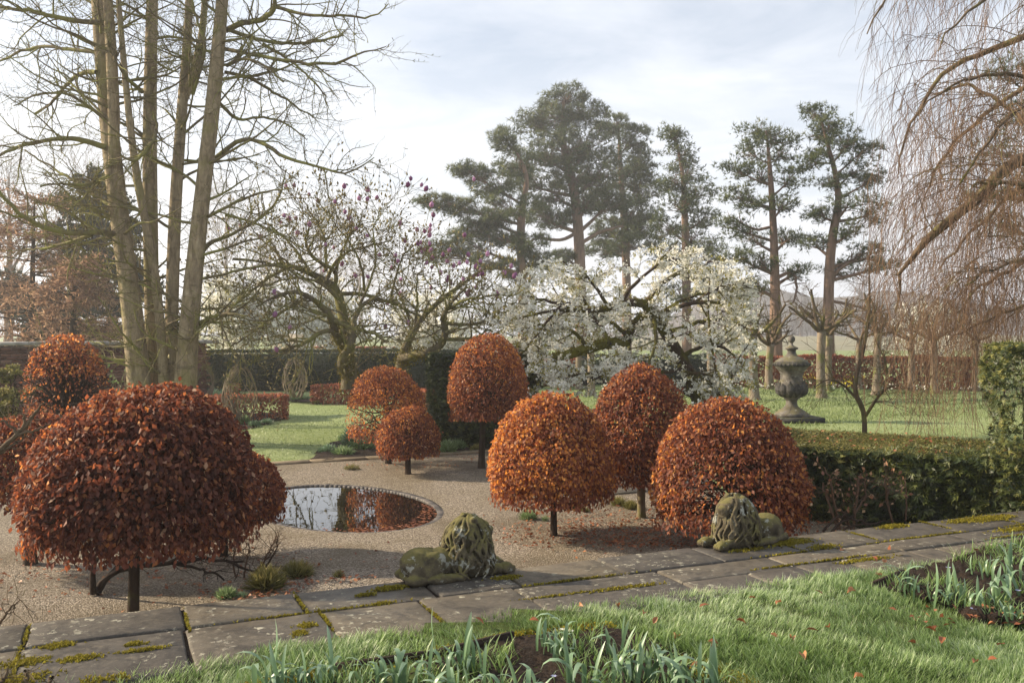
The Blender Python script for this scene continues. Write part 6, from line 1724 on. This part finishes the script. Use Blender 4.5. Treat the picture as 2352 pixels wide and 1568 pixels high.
CL = [("glaucous clump with one tall upright leaf low at the bottom left", 622, 1600, 13, 1.0), ("arching leaf clump beside the tall upright leaf", 705, 1590, 12, .85), ("narrow clump at the mossy corner of the front bed", 768, 1568, 8, .9),
      ("short green clump along the front bed's left edge", 868, 1580, 9, .75), ("clump of pale bent leaves left in the front bed", 935, 1572, 10, .85), ("upright clump rising behind the front bed's bare soil", 1060, 1545, 12, .95),
      ("low clump in the middle of the front bed", 1130, 1590, 9, .7), ("tall slim clump at the top of the front bed", 1262, 1500, 10, .95), ("clump beside small white flowers atop the front bed", 1300, 1515, 10, .7),
      ("broad leaved clump bending left in the front bed", 1345, 1590, 10, .95), ("dense silvery clump right of the broad leaves", 1430, 1575, 14, .9), ("tall arching silvery clump at the bed's right side", 1490, 1570, 15, 1.0),
      ("outer silvery clump next to the mossy bed corner", 1560, 1595, 13, .95), ("last clump at the right tip of the front bed", 1630, 1605, 10, .85), ("thin clump on the lawn side of the front bed", 1410, 1510, 7, .8),
      ("low fringe clump at the very bottom of the front bed", 1210, 1620, 12, .8), ("second low fringe clump at the bottom edge", 1010, 1625, 12, .85)]
for i, (lab, x, y, n, s) in enumerate(CL): clump(lab, x, y, n + 4, 1000 + i, s)
CR = [("tall bent clump at the corner of the right bed", 2070, 1362, 9, 1.0), ("small clump beside the corner of the right bed", 2098, 1372, 7, .75), ("arching clump on dark soil near the lawn tongue", 2150, 1392, 8, .85), ("open clump in the middle of the right bed", 2185, 1385, 9, .9),
      ("small upright clump at the back of the right bed", 2262, 1330, 5, .75), ("bowing clump behind the big soil clod", 2245, 1405, 8, .8), ("dense clump right of the big soil clod", 2292, 1385, 12, .95),
      ("tall pale clump near the right frame edge", 2318, 1335, 11, 1.1), ("long leaved clump cut by the right frame edge", 2352, 1375, 9, .95), ("thin clump at the lower end of the right bed", 2320, 1430, 7, .7), ("far clump of the right bed beside the path", 2350, 1300, 9, .9)]
for i, (lab, x, y, n, s) in enumerate(CR): clump(lab, x, y, n, 1100 + i, s)
def thin_leaves():
    r = np.random.default_rng(61); N = 2600
    mb = MB()
    for poly, n in ((BED1, 1700), (BED2, 2200)):
        lo, hi = poly.min(0), poly.max(0); p = r.uniform(lo, hi, (n * 4, 2)); p = p[inpoly(p[:, 0], p[:, 1], poly)]; p = p[hash_noise(p, 5, 3) > .0][:n]; m = len(p)
        a = r.uniform(0, 6.28, m); ln = r.uniform(.1, .9, m)
        add_scatter(mb, BLADE5 * [.75, 1, 1], BLADE5_F, np.column_stack([p, np.full(m, TER + .01)]), np.column_stack([np.cos(a) * ln, np.sin(a) * ln, np.ones(m)]), np.column_stack([np.cos(a), np.sin(a), -ln]), r.uniform(.06, .15, m), r.uniform(.3, .7, m), [-.3, -.3, 0, 0, .15])
    tag(mb.build("bulb_shoots", M['grass']), "fine grassy bulb shoots spread through the front beds", "bulb shoots", kind="stuff")
thin_leaves()
def edging_board(name, label, pts):
    root = empty(name, tuple(G(*pts[0], TER)), label, "bed edging")
    for (a, b) in zip(pts[:-1], pts[1:]):
        A, B = G(*a, TER), G(*b, TER); c = (A + B) / 2; L = np.linalg.norm(B - A)
        mb = MB(); V, F = box_vf((c[0], c[1], TER + .008), (L / 2 - .003, .011, .045), math.atan2(B[1] - A[1], B[0] - A[0]), .003); mb.add(V, F); mb.build("board", M['timber'], root)
edging_board("bed_edging", "dark timber board along the back of the front bed", [(760, 1548), (1000, 1514), (1180, 1470)])
edging_board("bed_edging", "short dark timber board at the corner of the right bed", [(2003, 1354), (2075, 1324)])
def bed_moss():
    r = np.random.default_rng(62); mb = MB()
    for a, b, n, w in (((700, 1560), (1000, 1505), 2600, .03), ((1000, 1505), (1190, 1462), 1600, .02), ((1600, 1530), (1700, 1580), 1800, .05), ((2030, 1340), (2090, 1316), 700, .02), ((560, 1590), (700, 1555), 900, .04), ((1200, 1460), (1400, 1440), 700, .03)):
        A, B = G(*a, TER), G(*b, TER); t = r.uniform(0, 1, n)[:, None]; p = A * (1 - t) + B * t + np.column_stack([r.normal(0, w, (n, 2)), np.zeros(n)]); p[:, 2] = TER + .012
        q = r.uniform(0, 6.28, n)
        add_scatter(mb, LEAF4 * [1.4, 1, 1], LEAF4_F, p, np.column_stack([np.cos(q), np.sin(q), r.uniform(.3, 1.5, n)]), r.normal(0, 1, (n, 3)), r.uniform(.012, .026, n), r.uniform(.2, 1, n))
    tag(mb.build("bed_moss", M['moss']), "golden moss cushions edging the front beds", "moss", kind="stuff")
bed_moss()
def clods():
    r = np.random.default_rng(63)
    for i, (lab, x, y, s) in enumerate((("large crumbly soil clod at the lawn side of the right bed", 2240, 1420, .085), ("smaller soil clod beside the large crumbly one", 2290, 1428, .06), ("soil clod at the back of the right bed", 2335, 1345, .06))):
        mb = MB(); p = G(x, y, TER); ellipsoid(mb, p + [0, 0, .02], (s, s * .8, s * .6), (0, 0, r.uniform(0, 3)), 26)
        V = mb.V[0]; V = V + norm(V - p) * (hash_noise(V, 60, i) * .010 + hash_noise(V, 150, i + 9) * .006)[:, None]; mb.V[0] = V
        o = mb.build("soil_clod", M['soil'], smooth=True); tag(o, lab, "soil clod", "soil clods in the right bed")
clods()
def flowers():
    r = np.random.default_rng(64)
    def flower(lab, x, y, z, mat, s, grp, n=6):
        p = G(x, y, z); root = empty("small_flower", tuple(p), lab, "flower", grp); mb = MB()
        a = np.arange(n) * 6.283 / n; h = s * 2.0
        add_scatter(mb, LEAF4 * [1, 1, 1], LEAF4_F, np.tile(p + [0, 0, h], (n, 1)), np.column_stack([np.cos(a), np.sin(a), np.full(n, .35)]), np.tile([0, 0, 1.0], (n, 1)), s, np.full(n, .6)); mb.build("petals", M[mat], root)
        mb = MB(); tubes(mb, np.array([[p - [0, 0, .01], p + [.004, 0, h * .5], p + [0, 0, h]]]), np.full((1, 3), .0018), 4); mb.build("stem", M['herb'], root)
    for lab, x, y in (("pale blue flower at the top of the right bed", 2178, 1318), ("pale blue flower below the right bed's open clump", 2235, 1415), ("pale blue flower at the right edge of frame", 2338, 1372)):
        flower(lab, x, y, TER + .02, 'blue', .022, "pale blue bulbs in the front beds")
    for lab, x, y in (("pale blue flower on bare soil of front bed", 1272, 1570), ("pale blue flower low in the front bed's left", 1105, 1570)):
        flower(lab, x, y, TER + .02, 'blue', .018, "pale blue bulbs in the front beds")
    for lab, x, y in (("white flower at the back of the front bed, leftmost of two", 1290, 1462), ("white flower at the back of the front bed, right of its twin", 1312, 1466)):
        flower(lab, x, y, TER + .02, 'blossom', .020, "white bulbs in the front bed")
flowers()

# tufts and little plants on the gravel
def tuft(label, x, y, w, h, seed, mat='straw', n=650, name="grassy_tuft", cat="plant", z=0.0, group=None, blade=1.0):
    r = np.random.default_rng(seed); p = G(x, y, z); d = p[1]; R = w / 2 / FPX * d; H = h / FPX * d
    root = empty(name, tuple(p), label, cat, group); mb = MB()
    q = norm(r.normal(0, 1, (n, 3))); q[:, 2] = np.abs(q[:, 2]); rr = r.uniform(.1, 1, (n, 1)) ** .5
    pos = p + q * rr * [R * .8, R * .8, H * .55]
    add_scatter(mb, BLADE5 * [.8 * blade, 1, 1], BLADE5_F, pos, q + [0, 0, .5] + r.normal(0, .35, (n, 3)), r.normal(0, 1, (n, 3)), H * r.uniform(.35, .6, n), np.clip(.35 + .4 * q[:, 2] * rr[:, 0] + r.normal(0, .18, n), 0, 1), [-.15, -.15, 0, 0, .15])
    mb.build("blades", M[mat], root)
    mb = MB(); ellipsoid(mb, p, (R * .5, R * .5, H * .3), n=10); mb.build("crown_base", M['soil'], root)
tuft("rounded straw green tuft on gravel near the path", 612, 1352, 76, 62, 1201, n=900)
tuft("low dark green tuft behind the straw green one", 683, 1322, 80, 42, 1202, n=800)
tuft("tiny straw tuft beside fallen leaves on gravel", 778, 1325, 28, 22, 1203, n=250)
tuft("straw tuft on gravel before the far edging", 808, 1078, 44, 16, 1204, n=350)
tuft("straw green tuft behind the bright orange dome's trunk", 1315, 1168, 46, 26, 1205, n=450)
tuft("green tuft left of the pale trunk", 1420, 1160, 40, 26, 1206, n=450)
tuft("yellow green tuft touching the pale trunk", 1450, 1168, 40, 26, 1207, n=450)
tuft("brown tuft on gravel right of the pale trunk's foot", 1345, 1175, 26, 16, 1208, n=200)
tuft("feathery pale green pasque plant on gravel beside orange dome", 1214, 1192, 44, 30, 1209, 'herb', 500, "pasque_plant", blade=.7)
tuft("small feathery green plant right of the pasque plant", 1252, 1196, 18, 18, 1210, 'herb', 160, "pasque_plant", blade=.7)
tuft("cushion of fresh green leaves at the path edge under large dome", 520, 1372, 52, 30, 1211, 'herb', 420, "cushion_plant", blade=1.5)
tuft("silvery cushion plant at the path edge beside straw tuft", 556, 1372, 30, 18, 1212, 'daff', 200, "cushion_plant", blade=1.5)
for i, (lab, x, y, w, h, mt) in enumerate((
        ("mound of crinkled green leaves at the front of the far bed", 790, 1045, 60, 26, 'herb'), ("light green leaf mound in the middle of the far bed", 830, 1032, 70, 34, 'herb'), ("grey green mound at the left point of the far bed", 755, 1040, 44, 24, 'daff'),
        ("green mound right behind the small dome's left side", 850, 1018, 50, 30, 'herb'), ("green mound between small dome and yew block", 1028, 1040, 40, 34, 'herb'), ("yellow green mound under the tall dome", 1095, 1035, 30, 18, 'straw'),
        ("low green mound at the back of the far bed", 800, 1012, 50, 22, 'herb'), ("spiky upright leaves at the left of the far bed", 812, 1030, 20, 60, 'daff'), ("green mound just right of the small dome's edge", 1052, 1030, 36, 26, 'herb'),
        ("silvery mound at the foot of the near beech hedge", 585, 978, 30, 16, 'daff'), ("grey green mound beside the woven willow dome", 612, 972, 34, 14, 'daff'), ("green shoots between hedge end and willow dome", 560, 975, 26, 26, 'herb'),
        ("blue green leek like clump left of the woven willow dome", 500, 915, 70, 26, 'daff'), ("leafy clump before the egg of woven willow", 690, 918, 50, 16, 'herb'), ("yellow green clump on the dark far bed", 730, 926, 26, 10, 'straw'))):
    tuft(lab, x, y, w, h, 1230 + i, mt, 420, "bed_plant", group="low plants in the far beds", blade=1.9)

# bare low shrub under the large dome
def shrub(label, base, d, lims, seed, mat, spn=(8, .15, .5), name="bare_shrub", z=0, rr_=.004):
    r = np.random.default_rng(seed); root = empty(name, tuple(P(*base, d)), label, "shrub")
    ls = [limb(l, d, 16, jitter=.01, rng=r) for l in lims]; mb = MB(); Pp, Rp = stack(ls); tubes(mb, Pp, Rp, 6); mb.build("stems", M[mat], root, smooth=True)
    bm = MB(); s, dd, rr, _, _ = spawn(Pp, Rp, spn[0], r, .3, 1, (25, 70)); g, R1 = grow(s, dd, r.uniform(spn[1], spn[2], len(s)), np.clip(rr * .5, .0025, rr_), 7, .14, (0, 0, .03), r, .4); tubes(bm, g, R1, 4)
    s, dd, rr, _, _ = spawn(g, R1, 3, r, .3, 1, (25, 60)); g2_, R2 = grow(s, dd, r.uniform(.04, .16, len(s)), .0022, 4, .15, (0, 0, .05), r, .6); tubes(bm, g2_, R2, 3)
    bm.build("twigs", M[mat], root); return root, g, g2_, r
shrub("bare low shrub spreading under the largest dome", (225, 1360), 7.55, [[(222, 1362, 8), (235, 1330, 7, .05), (290, 1300, 6, .1), (380, 1295, 5, .2), (470, 1283, 4, .3), (560, 1290, 2.5, .4)], [(215, 1362, 8), (210, 1310, 6, -.05), (240, 1250, 4, -.1), (270, 1200, 2.5, -.1)],
      [(225, 1362, 7), (250, 1320, 6, .2), (300, 1270, 4.5, .4), (370, 1230, 3, .5)], [(380, 1295, 4, .2), (450, 1260, 3, .1), (520, 1230, 2, 0)], [(400, 1292, 4, .2), (480, 1310, 3, .4), (540, 1340, 2, .5)], [(520, 1285, 3, .3), (590, 1320, 2.5, .5), (630, 1280, 2, .6), (640, 1235, 1.3, .6)]], 1301, 'twig', (10, .12, .4))
shrub("reddish twiggy shrublet beside the straw tuft", (560, 1330), 8.1, [[(560, 1332, 2.5), (565, 1290, 2), (575, 1245, 1.2)], [(545, 1332, 2.5), (535, 1295, 2), (540, 1255, 1.2)], [(570, 1332, 2.5), (600, 1300, 2), (628, 1262, 1.3)], [(600, 1300, 2), (622, 1260, 1.6), (632, 1230, 1)]], 1302, 'weeping', (9, .05, .16), rr_=.003)
shrub("pale bare twigs reaching in at the left edge", (0, 1060), 6.0, [[(-40, 1075, 8), (10, 1025, 6.5), (55, 985, 5), (90, 945, 3), (106, 922, 1.6)], [(30, 1008, 4), (60, 990, 3.4), (90, 990, 2.4), (112, 972, 1.4)], [(40, 998, 4), (25, 975, 3), (-5, 965, 2)], [(52, 985, 4), (60, 960, 3), (45, 945, 2.2), (25, 930, 1.3)], [(-40, 1060, 5), (5, 1040, 4), (60, 1000, 2)]], 1303, 'weeping_limb', (2, .03, .08))
shrub("dry broken twig at the path's far left corner", (20, 1400), 5.7, [[(0, 1430, 3), (20, 1400, 2.4), (45, 1375, 1.3)], [(10, 1415, 2), (35, 1395, 1)]], 1304, 'weeping_limb', (3, .03, .08))
shrub("cut twig stumps at the bottom left corner", (60, 1568), 4.3, [[(58, 1600, 5), (62, 1560, 4), (60, 1530, 3.4)], [(105, 1600, 5), (112, 1570, 4), (118, 1548, 3)], [(-10, 1600, 5), (5, 1560, 4), (10, 1540, 3)]], 1305, 'weeping_limb', (2, .02, .05))
# bronze-leaved tree peonies by the hedge
def peony(label, lims, d, seed):
    root, g, g2_, r = shrub(label, lims[0][0][:2], d, lims, seed, 'weeping', (7, .06, .16), "tree_peony", rr_=.004)
    mb = MB(); P0 = np.concatenate([g[:, -1], g[:, 4], g2_[:, -1]]); D0 = np.concatenate([g[:, -1] - g[:, -2], g[:, 4] - g[:, 3], g2_[:, -1] - g2_[:, -2]])
    kk = r.uniform(0, 1, len(P0)) < .55; P0, D0 = P0[kk], norm(D0[kk]); n = len(P0); D0 = D0 + r.normal(0, .6, (n, 3))
    add_scatter(mb, LEAF5, LEAF5_F, P0, D0, r.normal(0, 1, (n, 3)) + [0, 0, .6], r.uniform(.03, .065, n), r.uniform(.1, 1, n)); mb.build("leaves", M['bronze'], root)
peony("bronze leaved tree peony nearest the wide dome", [[(1925, 1215, 3), (1900, 1150, 2.6), (1885, 1110, 2)], [(1930, 1215, 3), (1912, 1130, 2.6), (1898, 1075, 1.6)]], 8.6, 1311)
peony("largest pale leaved tree peony before the low yew hedge", [[(1960, 1215, 3.4), (1965, 1150, 2.8), (1978, 1090, 2)], [(1955, 1215, 3), (1940, 1180, 2.4), (1925, 1165, 2)], [(1962, 1180, 2.6), (1990, 1140, 2), (1985, 1110, 1.5)]], 8.7, 1312)
peony("slender tree peony rightmost before the hedge", [[(2050, 1200, 2.6), (2035, 1140, 2.2), (2033, 1090, 1.6)], [(2035, 1150, 2), (2045, 1110, 1.4)]], 8.9, 1313)
shrub("thin bare peony stem right of the slender one", (2085, 1190), 9.0, [[(2080, 1195, 2), (2082, 1140, 1.6), (2080, 1095, 1)]], 1314, 'weeping', (3, .03, .08))
shrub("arching dark twigs lying behind the path edge", (1960, 1210), 8.4, [[(1900, 1235, 3.5), (1930, 1195, 3), (1960, 1190, 2.6), (2000, 1205, 2)], [(1890, 1220, 3), (1925, 1180, 2.6), (1970, 1195, 2)], [(1900, 1240, 3), (1950, 1205, 2.4), (2020, 1200, 2)]], 1315, 'twig', (4, .05, .15))
# wall shrubs at the left
evergreen("yellow green shrub against the brick wall at the left edge", 15, [(30, 1060, 5), (30, 960, 4), (35, 860, 2)], [(20, 860, 45, 20), (40, 905, 50, 22), (5, 945, 45, 25), (60, 960, 60, 25), (20, 1000, 60, 30), (110, 990, 50, 30)], 1321, 'straw', .06, 700, "shrub", "wall_shrub")
def arching():
    r = np.random.default_rng(1322); root = empty("arching_shrub", tuple(P(275, 960, 19)), "grey arching stems before the brick wall by the tree", "shrub")
    n = 46; st = np.repeat(P(275, 985, 19)[None], n, 0) + r.normal(0, .25, (n, 3)) * [1, 1, .1]
    g, R1 = grow(st, np.column_stack([r.normal(0, .35, (n, 2)), np.ones(n)]), r.uniform(.9, 1.9, n), .008, 14, .05, (0, 0, -.22), r, .4); g[:, :, 2] += 0
    mb = MB(); tubes(mb, g, R1, 3); mb.build("stems", M['lime_bark'], root)
    s, dd, _, _, _ = spawn(g, R1, 9, r, .1, .9, (30, 80)); mb = MB(); add_scatter(mb, LEAF4, LEAF4_F, s, dd, r.normal(0, 1, dd.shape), r.uniform(.04, .09, len(s)), r.uniform(0, .6, len(s))); mb.build("leaves", M['herb'], root)
arching()

# daffodils in the meadow
def meadow_flowers():
    r = np.random.default_rng(1401)
    for i, (lab, x, y, w, n) in enumerate((("yellow daffodils blooming beside the urn's right side", 1862, 884, 60, 130), ("yellow daffodils at the foot of the far beech hedge", 1955, 886, 60, 60), ("few yellow daffodils left of the small crooked tree", 1935, 900, 26, 16))):
        p = G(x, y); d = p[1]; root = empty("daffodil_drift", tuple(p), lab, "flowers", "yellow daffodil drifts in the meadow"); R = w / 2 / FPX * d
        c = p + np.column_stack([r.normal(0, R * .5, n), r.normal(0, .5, n), r.uniform(.25, .42, n)]); k = 5
        cc = np.repeat(c, k, 0); q = norm(r.normal(0, 1, (len(cc), 3))); mb = MB(); add_scatter(mb, LEAF4 * [1.4, 1, 1], LEAF4_F, cc, q, r.normal(0, 1, q.shape), r.uniform(.05, .08, len(cc)), r.uniform(0, 1, len(cc))); mb.build("petals", M['yellow'], root)
        m = n * 5; b = np.repeat(c * [1, 1, 0], 5, 0) + r.normal(0, .05, (m, 3)) * [1, 1, 0]; mb = MB(); add_scatter(mb, BLADE3 * [1, 1, .6], BLADE3_F, b, np.column_stack([r.normal(0, .2, (m, 2)), np.ones(m)]), r.normal(0, 1, (m, 3)), r.uniform(.2, .36, m), r.uniform(.1, .5, m)); mb.build("leaves", M['herb'], root)
    n = 420; x = r.uniform(1380, 2300, n); y = r.uniform(880, 905, n); pts = np.array([G(a, b) for a, b in zip(x, y)]); k = 5; cc = np.repeat(pts + np.column_stack([np.zeros((n, 2)), r.uniform(.12, .25, n)]), k, 0)
    mb = MB(); q = norm(r.normal(0, 1, (len(cc), 3))); add_scatter(mb, LEAF4 * [1.3, 1, 1], LEAF4_F, cc, q, r.normal(0, 1, q.shape), r.uniform(.04, .06, len(cc)), r.uniform(.4, 1, len(cc)))
    tag(mb.build("meadow_flowers", M['blossom']), "scattered small white flowers in the far meadow grass", "flowers", kind="stuff")
meadow_flowers()

# fallen leaves
def fallen():
    r = np.random.default_rng(1501)
    V = LEAF8.copy(); V[:, 2] += .12 * np.abs(V[:, 0]) + .10 * V[:, 1] ** 2
    meshes = []
    for k in range(4):
        mb = MB(); mb.add(V * [1, 1, 1 + k * .7], LEAF8_F, .3 + .2 * k); meshes.append(mb.mesh("fallen_leaf", M['litter']))
    spots = [(1112, 1438), (1215, 1432), (1480, 1412), (1555, 1465), (1605, 1400), (1625, 1478), (1632, 1492), (1612, 1545), (1770, 1460), (1720, 1378), (1795, 1386), (1815, 1470), (1880, 1455), (1905, 1448), (1935, 1270), (1945, 1365), (1890, 1368), (2002, 1283), (2028, 1300), (2010, 1322), (2046, 1268), (2150, 1458), (2235, 1532), (1985, 1565), (2290, 1490), (1690, 1430), (1420, 1400), (1850, 1520), (2085, 1478), (2165, 1468), (1500, 1440), (1340, 1400), (2240, 1270), (2290, 1520)]
    for i, (x, y) in enumerate(spots):
        p = G(x, y, TER + .03); o = link("fallen_leaf", meshes[i % 4]); o.location = (p[0], p[1], TER + .040 + r.uniform(0, .015))
        o.rotation_euler = (r.normal(0, .5), r.normal(0, .5), r.uniform(0, 6.28)); s = r.uniform(.045, .07); o.scale = (s, s, s)
        tag(o, "curled orange brown fallen leaf lying in the dewy front lawn", "leaf", "fallen leaves on the front lawn")
    mb = MB()
    def spread(cx, cy, n, sx, sy, z=.02):
        p = np.column_stack([r.normal(cx, sx, n), r.normal(cy, sy, n), np.full(n, z)]); a = r.uniform(0, 6.28, n)
        u, v = to_uv(p[:, 0], p[:, 1]); k = (v < -.03) if z < .1 else (v > -9); p, a = p[k], a[k]; n = len(p)
        add_scatter(mb, LEAF5, LEAF5_F, p, np.column_stack([np.cos(a), np.sin(a), r.normal(0, .3, n)]), np.column_stack([r.normal(0, .5, (n, 2)), np.ones(n)]), r.uniform(.03, .055, n), r.beta(2, 2, n))
    for (x, y, n, sx, sy) in ((600, 1370, 90, .16, .12), (690, 1340, 60, .15, .1), (560, 1350, 60, .25, .2), (800, 1330, 24, .12, .08), (1300, 1225, 320, .55, .35), (1500, 1230, 520, .6, .3), (1690, 1200, 600, .7, .45), (1400, 1190, 250, .5, .4), (1480, 1250, 300, .5, .12), (760, 1300, 60, .8, .4), (200, 1300, 200, .8, .6), (1940, 1190, 120, .4, .25), (950, 1070, 90, .6, .3), (300, 1330, 120, .7, .5), (900, 1290, 30, 1, .5), (1100, 1050, 60, .5, .3)):
        p = G(x, y); spread(p[0], p[1], n, sx, sy)
    # on top of the low hedge
    n = 230; t = r.uniform(0, 1, n); w = r.uniform(.05, 1.85, n); A, B = np.array([2.75, 10.95]), np.array([5.25, 9.28]); ux = norm(B - A); uy = np.array([-ux[1], ux[0]])
    xy = A + (B - A) * t[:, None] + uy * w[:, None]; a = r.uniform(0, 6.28, n)
    add_scatter(mb, LEAF5, LEAF5_F, np.column_stack([xy, np.full(n, .885)]), np.column_stack([np.cos(a), np.sin(a), r.normal(0, .3, n)]), np.column_stack([r.normal(0, .5, (n, 2)), np.ones(n)]), r.uniform(.03, .06, n), r.beta(2, 2, n))
    # in the right bed
    n = 60; p = G(2290, 1432, TER); a = r.uniform(0, 6.28, n); add_scatter(mb, LEAF5, LEAF5_F, np.column_stack([r.normal(p[0], .25, n), r.normal(p[1], .12, n), np.full(n, TER + .05)]), np.column_stack([np.cos(a), np.sin(a), r.normal(0, .3, n)]), np.column_stack([r.normal(0, .5, (n, 2)), np.ones(n)]), r.uniform(.03, .055, n), r.beta(2, 2, n))
    tag(mb.build("leaf_litter", M['litter']), "rusty fallen leaves strewn over gravel, hedge top and beds", "leaf litter", kind="stuff")
fallen()

# ------------------------------------------------------------------ morning haze
def haze():
    mb = MB(); V, F = box_vf((0, 185, 15.0), (460, 265, 16.3)); mb.add(V, F)
    t = NT("haze"); v = t.t.nodes.new("ShaderNodeVolumePrincipled")
    v.inputs["Color"].default_value = (.96, .97, 1.0, 1); v.inputs["Density"].default_value = HAZE_DENSITY; v.inputs["Anisotropy"].default_value = .45
    t.t.links.new(v.outputs[0], t.out.inputs["Volume"])
    o = mb.build("haze", t.m); tag(o, "thin pale morning mist over the whole garden", "haze", kind="stuff")
HAZE_DENSITY = .0015
haze()
fix_parents()
